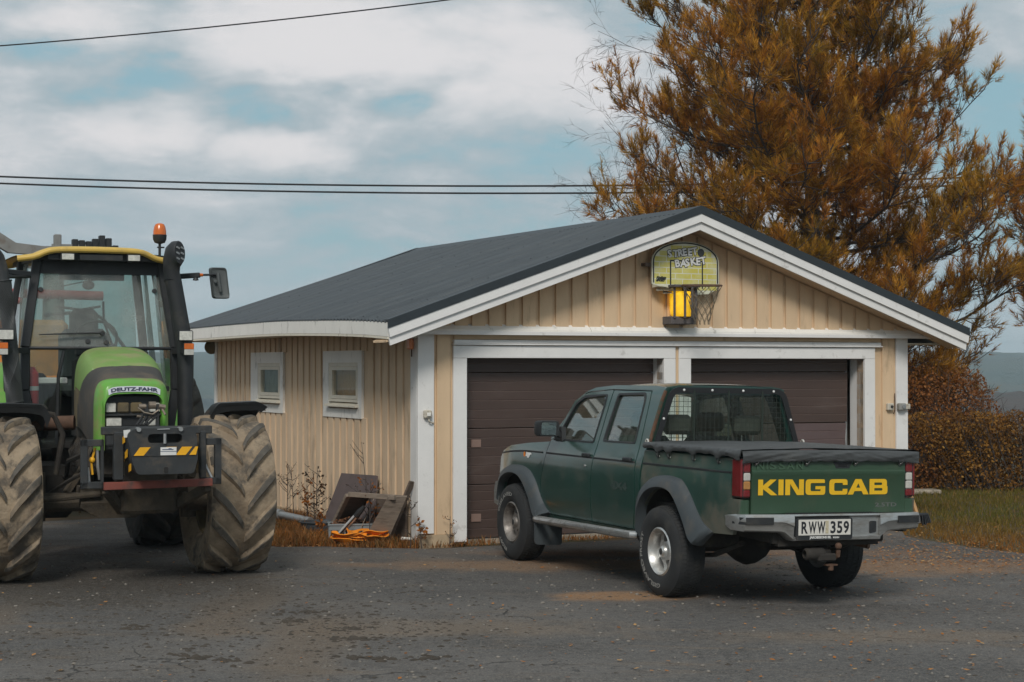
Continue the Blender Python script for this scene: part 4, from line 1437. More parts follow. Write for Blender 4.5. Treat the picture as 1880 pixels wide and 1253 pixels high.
    mb.tube([(1.2, -.45, .38), (.5, -.40, .38), (.15, -.38, .58), (-.5, -.38, .5), (-.75, -.50, .46), (-.85, -.56, .44)], .026, 8)
    bb(mb, 'exhaust_pipe', M_RUSTY)
    mb = MB()
    mb.beam((-1.0, .04, .47), (-1.16, .04, .42), .08, .06, bev=.01)
    mb.box(-1.24, -1.10, .0, .16, .37, .43, .012)
    mb.lathe([(.035, -.10), (.045, -.09), (.045, .06), (.03, .07)], (-1.19, .19, .425), (0, 1, 0), 14)
    hitch = bb(mb, 'tow_hitch', M_UNDER)
    mb = MB()
    mb.tube([(-1.20, .03, .35), (-1.20, .03, .30)], .022, 8)
    mb.box(-1.22, -1.18, -.02, .08, .335, .347)
    mb.tube([(-1.21, -.0, .40), (-1.235, -.01, .41), (-1.24, -.01, .455)], .018, 8)
    mb.sphere((-1.24, -.01, .485), .027, 12, 8)
    bb(mb, 'tow_ball', M_RUSTY, hitch)

    # ---- wheels
    WK, WZ = .968, .362
    def wheel(x, s, alloy):
        prof = [(.19, -.10), (.215, -.118), (.25, -.130), (.29, -.133), (.325, -.127), (.352, -.116), (.366, -.104), (.370, -.085), (.372, -.05), (.373, 0),
                (.372, .05), (.370, .085), (.366, .104), (.352, .116), (.325, .127), (.29, .133), (.25, .130), (.215, .118), (.19, .10)]
        cy = s * .745
        mb = MB().lathe(prof, (0, 0, 0), (0, 1, 0), 72)
        nb = 68
        for i in range(nb):
            a = 2 * math.pi * i / nb
            for t0, t1, ph, sk in ((-.108, -.062, .0, .0), (-.052, -.008, .5, .25), (.008, .052, 0, -.25), (.062, .108, .5, 0)):
                aa = a + (ph) * 2 * math.pi / nb
                da = 2 * math.pi / nb * .36
                r0 = .368 if abs(t0) < .06 else .360
                r1 = .378
                ctr = .5 * (t0 + t1)
                vs = []
                for r in (r0, r1):
                    for t_, q in ((t0, -1), (t1, -1), (t1, 1), (t0, 1)):
                        rr = r - (.012 if abs(t_) > .1 and r == r1 else 0)
                        an = aa + q * da + sk * (t_ - ctr) * 2
                        vs.append((rr * math.cos(an), t_, rr * math.sin(an)))
                mb.add(vs, [(4, 5, 6, 7), (0, 1, 5, 4), (1, 2, 6, 5), (2, 3, 7, 6), (3, 0, 4, 7)])
        me_t = mb
        me_t.v = [(a * WK + x, b + cy, max(.002, c * WK + WZ)) for a, b, c in me_t.v]
        root = me_t.build('wheel', M_TYRE, tr, 30)
        # rim
        rb = MB().lathe([(.196, .112), (.203, .108), (.203, .095), (.186, .085), (.178, .05), (.170, -.02), (.172, -.09), (.2, -.11), (.197, -.112), (.165, -.09), (.160, .04), (.174, .10), (.19, .117)], (0, 0, 0), (0, 1, 0), 48, close=True)
        holes = []
        for k in range(5):
            a0 = 2 * math.pi * k / 5 + .42
            pts = []
            for q in range(7):
                an = a0 - .40 + .80 * q / 6
                pts.append((.162 * math.cos(an), .162 * math.sin(an)))
            pts += [(.085 * math.cos(a0 + .30), .085 * math.sin(a0 + .30)), (.085 * math.cos(a0 - .30), .085 * math.sin(a0 - .30))]
            holes.append(rounded(pts, [.01, 0, 0, 0, 0, 0, .01, .03, .03], 3))
        circ = [(.180 * math.cos(2 * math.pi * i / 48), .180 * math.sin(2 * math.pi * i / 48)) for i in range(48)]
        def dish(r): return .066 - .030 * math.cos(min(1, r / .18) * math.pi) * 0 + (.022 * math.exp(-(r / .07) ** 2)) - .028 * math.exp(-((r - .15) / .05) ** 2)
        vs, fs, es = fill2d(circ, holes)
        n = len(vs)
        rb.add([(a, dish(math.hypot(a, b)), b) for a, b in vs] + [(a, dish(math.hypot(a, b)) - .045, b) for a, b in vs],
               fs + [tuple(n + q for q in reversed(f)) for f in fs] + [(p, q, n + q, n + p) for p, q in es])
        rb.lathe([(0, .098), (.030, .097), (.036, .090), (.045, .085), (.055, .062)], (0, 0, 0), (0, 1, 0), 24)
        rb.v = [(a * WK + x, s * b + cy, c * WK + WZ) for a, b, c in rb.v]
        rb.build('rim', alloy, root, 30)
        hb = MB().lathe([(0, .0995), (.022, .0990), (.026, .0975)], (x, cy, WZ), (0, s, 0), 18)
        hb.build('hub_cap', M_BLACKP, root)
        bd = MB().lathe([(.05, -.02), (.14, -.02), (.14, .0), (.05, .0)], (x, cy, WZ), (0, s, 0), 24)
        bd.build('brake_disc', M_RUSTY, root)
        if s > 0:
            # raised white lettering running round the sidewall
            for txt, a_mid, span in (('GISLAVED', 240 if x < 1 else 120, 84), ('FROST', 172 if x < 1 else 236, 44)):
                lt = MB()
                w = text2d(txt, .052, .0012)[2]
                k = rad(span) / w
                def Q(a, b, d, k=k, am=a_mid, sp=span):      # +x points to the viewer's left, so the angle is mirrored
                    an = rad(180 - am) - rad(sp) / 2 + a * k
                    r = (.262 + b * .95) * WK
                    return (x + r * math.cos(an), cy + .134 + d, WZ + r * math.sin(an))
                lay_text(lt, txt, .052, Q, .0012, thick=.0012)
                lt.build('sidewall_lettering', M_TYRE_LETTER, root, 0, False)
        return root
    for x, s, al in ((0, 1, M_ALLOY), (0, -1, M_ALLOY), (2.95, 1, M_ALLOY_DIRTY), (2.95, -1, M_ALLOY_DIRTY)):
        wheel(x, s, al)
    # the broom handle and light rod pushed down behind the bumper: things of their own
    return tr


truck = build_truck()
MT = Matrix.Translation((1.9641, 14.6441, 0)) @ Matrix.Rotation(math.pi / 2 + .4131, 4, 'Z')
# ------------------------------------------------------------------ tractor
M_TGREEN = pmat('bright_green_paint', (0.115, 0.33, 0.040), .45, var=.12, vscale=4, coat=.2, patch=((.27, .20, .10), 3.2, .44, .66, .8))
M_TGREEN_TOP = pmat('pale_dusty_green_paint', (0.19, 0.32, 0.08), .5, var=.12, vscale=4, patch=((.34, .27, .16), 2.6, .46, .68, .75))
M_HOODGREY = pmat('dusty_charcoal_panel', (0.055, 0.052, 0.047), .8, var=.2, vscale=5, patch=((.13, .10, .070), 3.0, .42, .72, .75), bump=.001, bscale=80)
M_MUDPANEL = pmat('mud_covered_panel', (0.15, 0.115, 0.06), .9, var=.3, vscale=6, patch=((.08, .07, .05), 5, .45, .7, .7), bump=.002)
M_TBLACK = pmat('dull_black_steel', (0.026, 0.029, 0.031), .6, var=.25, vscale=10, patch=((.105, .085, .062), 7, .48, .74, .6), bump=.001)
M_CABBLACK = pmat('cab_black', (0.015, 0.017, 0.019), .5, var=.2, vscale=8, patch=((.07, .065, .055), 5, .52, .8, .45))
M_ROOFY = pmat('yellow_cab_roof', (0.60, 0.40, 0.085), .5, var=.1, vscale=4, patch=((.30, .22, .09), 5, .48, .74, .6))
M_MUDTYRE = pmat('mud_caked_rubber', (0.32, 0.25, 0.172), .95, var=.25, vscale=5, col2=(.205, .155, .105), patch=((.070, .062, .053), 3.8, .48, .64, .85), bump=.012, bscale=26)
M_LUGTOP = pmat('worn_tyre_lug', (0.092, 0.082, 0.069), .9, var=.4, vscale=14, patch=((.23, .18, .125), 6, .46, .64, .85), bump=.004, bscale=40)
M_DARKTYRE = pmat('dark_tractor_tyre', (0.042, 0.038, 0.033), .9, var=.3, vscale=9, patch=((.12, .09, .06), 5, .5, .72, .6), bump=.006, bscale=30)  # darker rubber with mud patches, for the rear and trailer tyres
M_MUDAXLE = pmat('muddy_axle', (0.062, 0.050, 0.036), .95, var=.35, vscale=9, patch=((.13, .10, .065), 4, .45, .7, .7), bump=.01, bscale=30)
M_REDBAR = pmat('faded_red_paint', (0.19, 0.050, 0.035), .7, var=.25, vscale=9, patch=((.06, .05, .045), 5, .5, .68, .8))
M_HAZY = pmat('hazard_yellow', (0.80, 0.40, 0.01), .5, var=.1, patch=((.3, .2, .08), 16, .58, .75, .6))
M_LENS = pmat('work_lamp_lens', (.56, .55, .50), .15, var=.3, vscale=30, coat=.7)
M_REFL = pmat('lamp_reflector', (.55, .53, .48), .25, metal=.7, var=.25, vscale=40)
M_ORL = pmat('orange_lens', (0.60, 0.13, 0.008), .22, var=.2, vscale=20, coat=.5)
M_BRASS = pmat('greasy_coupling', (.22, .18, .14), .5, metal=.5, var=.35, vscale=40)
M_HOSE = pmat('black_hose', (.02, .02, .02), .6, var=.2)
M_CABGLASS = glass('dusty_hazy_cab_glass', (.60, .74, .70), 1.0, dirt=.44, dirtc=(.42, .44, .41))  # pale dirt film also paints in bright haze and reflection
M_LOWGLASS = glass('dirty_lower_glass', (.82, .88, .86), .8, dirt=.16, dirtc=(.14, .15, .14))
M_TSEAT = pmat('tractor_seat_fabric', (.10, .105, .10), .9, var=.2)
M_REDX = pmat('red_extinguisher', (.55, .035, .035), .35, var=.1, coat=.4)

T_LOC, T_A = (-3.36, 15.8, 0), rad(22)
T_RZ = T_A - math.pi / 2
MTR = Matrix.Translation(T_LOC) @ Matrix.Rotation(T_RZ, 4, 'Z')


def build_tractor():
    tr = thing('tractor', 'muddy green farm tractor with yellow cab roof and orange beacon', 'tractor', T_LOC, T_RZ)
    OFF = -.10

    def tb(mb, name, mat, parent=None, ang=35, fix=True, off=OFF):
        mb.v = [(x, y + off, z) for x, y, z in mb.v]
        return mb.build(name, mat, parent or tr, ang, fix)

    # ---- tyres with chevron lugs
    def tyre(x, y, R, W, n, mats, rim_r, steer, name='wheel'):
        w2 = W / 2
        h = .050 if R < .8 else .055
        Rc = R - h
        prof = [(rim_r, -w2 * .70), (rim_r + .03, -w2 * .86), (rim_r + (Rc - rim_r) * .45, -w2 * .99), (rim_r + (Rc - rim_r) * .75, -w2 * 1.0), (Rc - .028, -w2 * .97), (Rc - .008, -w2 * .86), (Rc, -w2 * .4), (Rc + .004, 0)]
        prof = prof + [(r, -t) for r, t in reversed(prof[:-1])]
        mb = MB().lathe(prof, (0, 0, 0), (0, 1, 0), 72)
        def surf(t):
            a = abs(t) / w2
            return interp(a, [(0, Rc + .004), (.4, Rc), (.86, Rc - .010), (.97, Rc - .03), (1.0, Rc - .07), (1.03, Rc - .14)])
        pitch = 2 * math.pi / n
        for side in (1, -1):
            for k in range(n):
                a0 = k * pitch + (pitch / 2 if side < 0 else 0)
                rings = []
                N = 9
                for i in range(N):
                    q = i / (N - 1)
                    t = w2 * (.05 + .965 * q)
                    da = .04 - .50 * (R / .7) ** -1 * (q ** .80)
                    wdt = (.040 + .012 * (1 - abs(2 * q - 1)) + .012 * q) * (R / .72)
                    r0 = surf(t) - .012
                    hh = (h + .012) * (1.0 if i < N - 1 else .55) * (.6 if i == 0 else 1)
                    r1 = r0 + hh
                    if i >= N - 2: r1 = r0 + hh * .9
                    ring = []
                    for rr, sg in ((r0, -1.25), (r1 - .006, -.92), (r1, -.72), (r1, .72), (r1 - .006, .92), (r0, 1.25)):
                        an = a0 + da + sg * wdt / rr * .82
                        ring.append((rr * math.sin(an), side * t + 0, rr * math.cos(an)))
                    rings.append(ring)
                o = len(mb.f)
                mb.loft(rings, closed=True, cap=True, mi=0)
                cnt = len(mb.f) - o
                for f_i in range(N - 1):
                    mb.m[o + f_i * 6 + 2] = 1
                    mb.m[o + f_i * 6 + 1] = 1
                    mb.m[o + f_i * 6 + 3] = 1
        # settle the contact patch and set it in place
        M = Matrix.Translation((x, y, R - .015)) @ Matrix.Rotation(steer, 4, 'Z')
        vs = []
        for p in mb.v:
            q = M @ Vector(p)
            if q.z < .004: q.z = .004
            vs.append(q)
        mb.v = vs
        root = mb.build(name, mats, tr, 40)
        rb = MB().lathe([(rim_r + .01, -w2 * .7), (rim_r - .02, -w2 * .66), (rim_r - .03, -w2 * .3), (rim_r * .55, -.03), (.12, -.05), (.12, .08), (rim_r * .6, .07), (rim_r - .02, w2 * .3), (rim_r + .01, w2 * .7)], (0, 0, 0), (0, 1, 0), 32)
        rb.v = [M @ Vector(p) for p in rb.v]
        rb.build('rim', M_MUDPANEL, root)
        return root
    for s in (1, -1):
        tyre(0, s * 1.0 - .16, .715, .60, 15, [M_MUDTYRE, M_LUGTOP], .36, rad(1.5))
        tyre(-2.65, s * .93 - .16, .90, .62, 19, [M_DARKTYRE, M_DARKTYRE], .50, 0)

    # ---- front axle, transmission, driveline
    mb = MB()
    mb.tube([(0, -.70, .66), (0, .70, .66)], .085, 10)
    mb.loft([[(x, y, z) for x, z in ((-.16, .52 + a), (.16, .52 + a), (.20, .66), (.14, .80), (-.14, .80), (-.20, .66))] for y, a in ((-.32, .1), (-.16, .0), (.16, .0), (.32, .1))])
    for s in (1, -1):
        mb.tube([(0, s * .62, .72), (0, s * .80, .72)], .17, 14)
        mb.tube([(-.02, s * .66, .50), (-.02, s * .66, .92)], .07, 10)
        mb.tube([(.22, s * .16, .74), (.20, s * .64, .70)], .028, 8)
        mb.beam((.0, s * .5, .62), (-.1, s * .26, .95), .05, .05)
    tb(mb, 'front_axle', M_MUDAXLE, off=-.16)
    mb = MB()
    mb.box(-2.7, -.25, -.26, .26, .55, 1.10, .06)
    mb.tube([(-.2, -.20, .62), (-1.6, -.20, .62)], .04, 8)
    mb.tube([(-2.65, -.75, .88), (-2.65, .75, .88)], .14, 12)
    mb.box(-1.5, -.45, -.72, -.32, .48, .95, .08)
    mb.box(-1.6, -.95, .36, .68, .62, 1.05, .08)
    for i in range(4):
        mb.box(-1.35, -1.1, -.95, -.72, .38 + i * .27, .42 + i * .27)
    tb(mb, 'gearbox', M_UNDER)
    # engine bits between bonnet and axle
    mb = MB()
    mb.box(-.85, .55, -.27, .27, .90, 1.32, .03)
    for i in range(9):
        x = -.6 + i * .13
        mb.tube([(x, -.30, 1.2), (x + .02, -.36, 1.08), (x + .06, -.33, .95)], .022, 6)
        mb.box(x - .03, x + .05, .26, .34, 1.0 + .03 * (i % 3), 1.14 + .02 * (i % 4), .01)
    mb.tube([(.3, -.30, 1.12), (.0, -.46, 1.02), (-.4, -.42, .86), (-.8, -.5, .8)], .022, 6)
    mb.tube([(.45, -.28, 1.0), (.2, -.48, .86), (-.05, -.55, .78), (-.1, -.62, .72)], .018, 6)
    mb.tube([(.45, .28, 1.0), (.2, .48, .86), (-.05, .55, .78), (-.1, .62, .72)], .018, 6)
    tb(mb, 'engine', M_UNDER)

    # ---- bonnet: rounded lofts, in bands of colour
    def sect(x):
        hw = ease(x, [(-1.0, .375), (-.4, .37), (.2, .335), (.6, .305), (.78, .29)])
        zt = ease(x, [(-1.0, 2.03), (-.5, 1.975), (0, 1.885), (.35, 1.80), (.6, 1.745), (.78, 1.70)])
        zb = ease(x, [(-1.0, 1.30), (-.3, 1.28), (.3, 1.17), (.78, 1.14)])
        return hw, zt, zb
    def ring(x, k=1.0):
        hw, zt, zb = sect(x)
        pts = []
        N = 72
        for i in range(N + 1):
            a = math.pi * i / N
            c, s_ = math.cos(a), math.sin(a)
            y = hw * math.copysign(abs(c) ** .32, c) * k
            zz = abs(s_) ** .36
            top = zt - .045 * (y / hw) ** 2
            pts.append((x, y, zb + (top - zb) * (1 if False else zz) if zz < 1 else top))
        return pts
    def band(x0, x1, n, name, mat, front=False, sweep=0.0):
        mb = MB()
        rings = []
        for i in range(n + 1):
            x = x0 + (x1 - x0) * i / n
            rings.append([(p[0] - sweep * (1 - (p[2] - sect(x)[2]) / (sect(x)[1] - sect(x)[2])) ** 1.0, p[1], p[2]) for p in ring(x)])
        mb.loft(rings, closed=False, cap=False)
        return tb(mb, name, mat, ang=50)
    # the dark band sweeps down the sides; the green rear panel sits behind it
    def colour_bonnet():
        N = 150
        xs = [-1.0 + 1.62 * i / N for i in range(N + 1)]
        rings = [ring(x) for x in xs]
        parts = {'g': MB(), 'd': MB(), 'm': MB()}
        vs = [p for r in rings for p in r]
        P = len(rings[0])
        sel = {'g': [], 'd': [], 'm': []}
        for i in range(N):
            for j in range(P - 1):
                x = .5 * (xs[i] + xs[i + 1])
                p = vs[i * P + j]
                hw, zt, zb = sect(x)
                f = (p[2] - zb) / (zt - zb)
                lim = .17 - 1.05 * max(0, 1 - f) ** .85
                if f < .10: k = 'm'
                elif x < lim - .02 and f > .50: k = 'g'
                elif x < lim - .02: k = 'm'
                else: k = 'd'
                sel[k].append((i * P + j, i * P + j + 1, (i + 1) * P + j + 1, (i + 1) * P + j))
        for k, nm, mt in (('g', 'bonnet_top', M_TGREEN_TOP), ('d', 'bonnet_panel', M_HOODGREY), ('m', 'bonnet_side', M_MUDPANEL)):
            mb = MB()
            mb.add(vs, sel[k])
            mb.v = [(x, y - .063 - .07 * x, z) for x, y, z in mb.v]
            o = tb(mb, nm, mt, ang=50, off=0)
            bm = bmesh.new(); bm.from_mesh(o.data)
            bmesh.ops.delete(bm, geom=[v for v in bm.verts if not v.link_faces], context='VERTS')
            bm.to_mesh(o.data); bm.free()
    colour_bonnet()
    # nose: green arch round the grille
    mb = MB()
    def arch_ring(x, grow, zlow):
        hw, zt, zb = sect(.62)
        pts = []
        N = 28
        for i in range(N + 1):
            a = math.pi * i / N
            c, s_ = math.cos(a), math.sin(a)
            y = (hw + grow) * math.copysign(abs(c) ** .25, c)
            z = zlow + (zt + grow - .018 * (y / hw) ** 2 - zlow) * abs(s_) ** .27
            pts.append((x, y, z))
        return pts
    mb.loft([arch_ring(.58, .004, 1.14), arch_ring(.66, .008, 1.14), arch_ring(.74, -.012, 1.14), arch_ring(.775, -.038, 1.14), arch_ring(.765, -.062, 1.14), arch_ring(.70, -.068, 1.14)], closed=False, cap=False)
    n = len(mb.v)
    # the top lip is deeper than the sides (carries the name strip)
    def lip(u, v):
        a = .12 + .76 * u
        r0 = arch_ring(.775, -.038, 1.14)
        i = a * 28
        k = int(i); f = i - k
        p = Vector(r0[k]).lerp(Vector(r0[min(k + 1, 28)]), f)
        return (p.x + .02 * math.sin(v * 1.6), p.y * (1 - .04 * v), p.z - .085 * v)
    mb.grid(lip, 24, 5)
    nose = tb(mb, 'bonnet_nose', M_TGREEN, ang=50, off=-.128)
    mb = MB()
    yl = lambda a: .215 - 0
    def NP(a, b, d):
        y = a - .19
        hw, zt, zb = sect(.62)
        c = min(1, (abs(y) / (hw - .038)) ** (1 / .25))
        top = 1.14 + (zt - .038 - .018 * (y / hw) ** 2 - 1.14) * math.sqrt(1 - c * c) ** .27
        v = (.060 - b) / .085
        return (.7785 + .02 * math.sin(v * 1.6) + .004 + d, y * (1 - .04 * v), top - .060 + b)
    mb.add([NP(.19 + .222 * (i / 12 * 2 - 1), q, 0) for q in (-.010, .037) for i in range(13)], [(i, i + 1, 13 + i + 1, 13 + i) for i in range(12)])
    pl = tb(mb, 'name_strip', pmat('pale_silver_strip', (.55, .58, .62), .45, var=.05), nose, fix=False, off=-.128)
    mb = MB()
    lay_text(mb, 'DEUTZ-FAHR', .040, lambda a, b, d: NP(a - .012, b - .001, d + .0012), .0018, .405, thick=.001)
    tb(mb, 'name_lettering', pmat('dark_blue_print', (.012, .018, .06), .5), nose, ang=0, fix=False, off=-.128)
    # grille with lamps
    mb = MB()
    mb.box(.60, .70, -.245, .245, 1.12, 1.61, .02)
    for i in range(9):
        mb.box(.70, .708, -.235, .235, 1.15 + i * .024, 1.158 + i * .024)
    mb.box(.70, .735, -.24, .24, 1.425, 1.445, .004)
    grille = tb(mb, 'grille', M_BLACKP, off=-.128)
    for y, w, z, mt in ((-.185, .095, 1.497, M_LENS), (-.078, .098, 1.497, M_MUDPANEL), (.032, .098, 1.497, M_MUDPANEL), (.185, .095, 1.497, M_LENS), (-.16, .140, 1.375, M_LENS), (.15, .13, 1.375, M_LENS)):
        h = .088 if z > 1.4 else .078
        mb = MB().box(.69, .73, y - w / 2, y + w / 2, z - h / 2, z + h / 2, .012)
        lp = tb(mb, 'headlight', mt if mt is M_MUDPANEL else M_REFL, grille, off=-.128)
        if mt is M_LENS:
            tb(MB().box(.7305, .734, y - w / 2 + .008, y + w / 2 - .008, z - h / 2 + .008, z + h / 2 - .008, .002), 'lens', M_LENS, grille, off=-.128)
    # hydraulic couplings and posts in front of the grille
    mb = MB()
    for y in (.045, .135):
        mb.beam((.95, y, 1.22), (.95, y, 1.53), .028, .024)
    tb(mb, 'coupling_post', M_TBLACK)
    mb = MB()
    mb.tube([(.95, -.02, 1.51), (.95, .04, 1.51)], .022, 8)
    mb.tube([(.95, .145, 1.51), (.95, .20, 1.50)], .024, 8)
    mb.tube([(.95, .065, 1.52), (.95, .12, 1.52)], .032, 10)
    mb.tube([(.97, -.03, 1.50), (.99, .02, 1.46), (.98, .09, 1.445), (.98, .14, 1.48)], .008, 6)
    mb.tube([(.95, .17, 1.50), (.99, .195, 1.44)], .010, 6)
    mb.tube([(.95, -.035, 1.43), (.95, .03, 1.42)], .012, 6)
    mb.tube([(.95, .06, 1.42), (.95, .10, 1.415)], .012, 6)
    tb(mb, 'hydraulic_coupling', M_BRASS)
    mb = MB()
    for k in range(4):
        mb.tube([(.95, .02 + .04 * k, 1.44), (1.02, -.05 + .03 * k, 1.36), (.98, -.10 + .05 * k, 1.25), (.8, -.2 + .1 * k, 1.1)], .010, 6)
    tb(mb, 'hoses', M_HOSE)

    # ---- front linkage frame
    X = 1.15
    mb = MB()
    mb.box(X - .03, X + .03, -.46, .45, 1.285, 1.352, .006)
    mb.box(X - .05, X + .02, -.42, -.30, 1.20, 1.345, .006)
    tb(mb, 'linkage_beam', M_TBLACK, off=0)
    for s, (ya, yb) in ((-1, (-.625, -.44)), (1, (.35, .53))):
        mb = MB()
        zl, zh = (.848, 1.248) if s < 0 else (.862, 1.245)
        mb.beam((X, ya + .028, zl), (X, ya + .028, zh), .05, .056, (0, 1, 0), .004) if s < 0 else mb.beam((X, yb - .028, zl), (X, yb - .028, zh), .05, .056, (0, 1, 0), .004)
        mb.beam((X, ya, zl + .028), (X, yb, zl + .028), .05, .056, bev=.004)
        mb.beam((X, ya, zh - .028), (X, yb, zh - .028), .05, .056, bev=.004)
        if s < 0: mb.beam((X, yb - .012, zl), (X, yb - .012, zh), .05, .024, (0, 1, 0), .004)
        tb(mb, 'side_frame', M_TBLACK, off=0)
    mb = MB()
    for ya, yb in ((-.365, -.285), (.345, .395)):
        tb(MB().box(X - .02, X + .06, ya, yb, .915, 1.31, .008), 'linkage_post', M_TBLACK, off=0)
    tb(MB().beam((X + .035, -.445, .868), (X + .035, .445, .882), .08, .062, bev=.004), 'cross_bar', M_REDBAR, off=0)
    mb = MB()
    for s in (1, -1):
        mb.beam((X, s * .42, .84), (.6, s * .20, .62), .06, .07)
        mb.beam((X - .05, s * .30, 1.25), (.5, s * .22, 1.0), .06, .10)
        mb.tube([(X - .05, s * .30, .95), (.55, s * .24, .70)], .035, 8)
    mb.tube([(.72, -.2, .70), (.72, .2, .70)], .075, 10)
    mb.box(.45, .8, -.24, .24, .60, 1.12, .03)
    tb(mb, 'linkage_arm', M_MUDAXLE, off=0)
    # odds and ends hung in the frame openings: strap, hook, pipe
    mb = MB()
    mb.tube([(X - .04, -.50, 1.18), (X - .05, -.53, 1.06), (X - .05, -.52, .96)], .010, 6)
    mb.sphere((X - .045, -.525, 1.08), .026, 8, 6)
    mb.tube([(X - .05, -.27, 1.08), (X - .03, -.30, 1.02), (X - .03, -.28, .95)], .012, 6)
    tb(mb, 'orange_strap', M_HAZY, off=0)
    for pts in ([(X - .03, -.485, 1.16), (X - .03, -.48, 1.02), (X - .06, -.46, .92)], [(X - .03, .40, 1.03), (X, .46, .90)], [(X - .03, -.56, 1.02), (X - .03, -.55, .90)]):
        tb(MB().tube(pts, .013, 6), 'loose_rod', M_GALV, off=0)
    # ---- weight block
    wx = 1.18
    w = MB()
    out = rounded([(-.30, 1.30), (-.24, 1.345), (.20, 1.345), (.262, 1.30), (.275, 1.10), (.24, .972), (-.22, .972), (-.26, 1.08)], .03)
    slot = rounded([(-.135, 1.225), (.145, 1.225), (.145, 1.298), (-.135, 1.298)], .034, 4)
    notch_shade = out
    plate(w, out, [slot], lambda a, b, d: (wx + d, a, b), .10, .27)
    w.prism(out, 'x', wx, wx + .10)
    w.prism(rounded([(-.27, 1.12), (.255, 1.12), (.265, 1.20), (-.28, 1.20)], .008), 'x', wx + .2695, wx + .276)
    wt = tb(w, 'weight_block', M_TBLACK, ang=30, off=0)
    for a in (-.215, .0, .125, .235):
        wd = .085 if a != .235 else .06
        mb = MB().prism([(a - .035, 1.125), (a - .035 + wd - .005, 1.125), (min(a + .015 + wd, .272), 1.192), (min(a + .015, .255), 1.192)], 'x', wx + .2765, wx + .279)
        tb(mb, 'hazard_stripe', M_HAZY, wt, ang=0, off=0)
    for b0 in (1.21, 1.09, .98):
        q = -.3015 + .02 * (b0 < 1.1) + (.03 if b0 < 1 else 0)
        mb = MB().prism([(wx + .05, b0), (wx + .16, b0 + .02), (wx + .16, b0 + .085), (wx + .05, b0 + .055)], 'y', q, q + .0025)
        tb(mb, 'hazard_stripe', M_HAZY, wt, ang=0, off=0)
    tb(MB().box(wx + .279, wx + .2815, -.035, .095, 1.125, 1.190, .0008), 'maker_label', M_WHITEPRINT, wt, ang=0, off=0)
    mb = MB()
    mb.box(wx + .2815, wx + .283, -.02, .07, 1.168, 1.174)
    mb.box(wx + .2815, wx + .283, -.035, .095, 1.154, 1.158)
    mb.box(wx + .2815, wx + .283, .03, .055, 1.176, 1.181)
    tb(mb, 'label_print', pmat('navy_print', (.03, .06, .14), .5), wt, ang=0, off=0)
    mb = MB()
    mb.tube([(wx + .28, .00, 1.30), (wx + .28, .0, 1.22)], .013, 8)
    for y in (-.21, .13):
        mb.tube([(wx + .20, y, 1.335), (wx + .29, y, 1.335)], .018, 10)
    mb.tube([(wx + .275, -.06, 1.335), (wx + .275, .04, 1.337)], .005, 6)
    tb(mb, 'pin', M_GALV, wt, off=0)
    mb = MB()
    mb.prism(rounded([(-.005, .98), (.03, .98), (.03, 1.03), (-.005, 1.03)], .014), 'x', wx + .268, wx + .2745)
    tb(mb, 'notch_shade', M_DARK, wt, off=0)  # slightly raised patch, painted dark as the shade inside a recess
    tb(MB().prism([(-.325, 1.33), (-.27, 1.335), (-.275, 1.275), (-.32, 1.27)], 'x', wx + .23, wx + .235), 'white_marker', M_WHITEPRINT, wt, ang=0, off=0)

    # ---- front fenders
    for s in (1, -1):
        def F(u, v):
            a = rad(83 + 50 * u)
            rr = .862
            y = s * (.70 + .52 * v)
            z = .655 + rr * math.sin(a) - .055 * max(0, (v - .78) / .22) ** 1.6 - .10 * max(0, (.16 - v) / .16) ** 1.5 + .02 * v
            return (-.02 + rr * math.cos(a), y, z)
        mb = MB()
        mb.grid(F, 12, 16)
        n = len(mb.v)
        mb.add([(x * .97, y, z - .022) for x, y, z in mb.v], [tuple(reversed(f)) for f in mb.f])
        rimi = [i for i in range(17)]
        fd = tb(mb, 'front_fender', M_BLACKP, off=-.02, ang=50, fix=False)
        mb = MB()
        up = [F(0, i / 24) for i in range(25)]
        lo = []
        for i, (x, y, z) in enumerate(up):
            v = i / 24
            yy = y - s * (.055 * max(0, (v - .8) / .2) - .03 * max(0, (.12 - v) / .12))
            lo.append((x - .03, yy, z - .105 + .05 * max(0, (v - .75) / .25) ** 1.2 + .03 * math.sin(v * 3)))
        mb.loft([up, lo, [(x - .02, y, z + .01) for x, y, z in lo], [(x - .05, y, z - .03) for x, y, z in up]], closed=False, cap=False)
        tb(mb, 'fender_lip', M_CABBLACK, fd, off=-.02, fix=False, ang=50)
        mb = MB()
        mb.tube([(-.05, s * .66, .9), (-.05, s * .60, 1.25), (-.05, s * .68, 1.42), (-.05, s * .95, 1.47)], .026, 8)
        tb(mb, 'fender_bracket', M_UNDER, off=0)

    # ---- rear fenders
    for s in (1, -1):
        mb = MB()
        def RF(u, v):
            a = rad(20 + 120 * u)
            return (-2.65 + 1.05 * math.cos(a), s * (.58 + .30 * v), .88 + 1.02 * math.sin(a) - .03 * v * v)
        mb.grid(RF, 20, 6)
        n = len(mb.v)
        mb.add([(x * 1.0, y, z - .03) for x, y, z in mb.v], [tuple(reversed(f)) for f in mb.f])
        mb.grid(lambda u, v: (RF(u, 1)[0], s * .881, RF(u, 1)[2] - .05 * v), 20, 1)
        tb(mb, 'rear_fender', M_TGREEN, ang=50, fix=False)

    # ---- cab
    XF, XB = -1.12, -2.55           # windscreen foot and back window
    def post(s, pts, r, name='cab_post'):
        mb = MB()
        for (a, b) in zip(pts, pts[1:]): mb.beam(a, b, r[0], r[1], (0, 1, 0), .01)
        return tb(mb, name, M_CABBLACK)
    hwb, hwm, hwt = .70, .70, .575
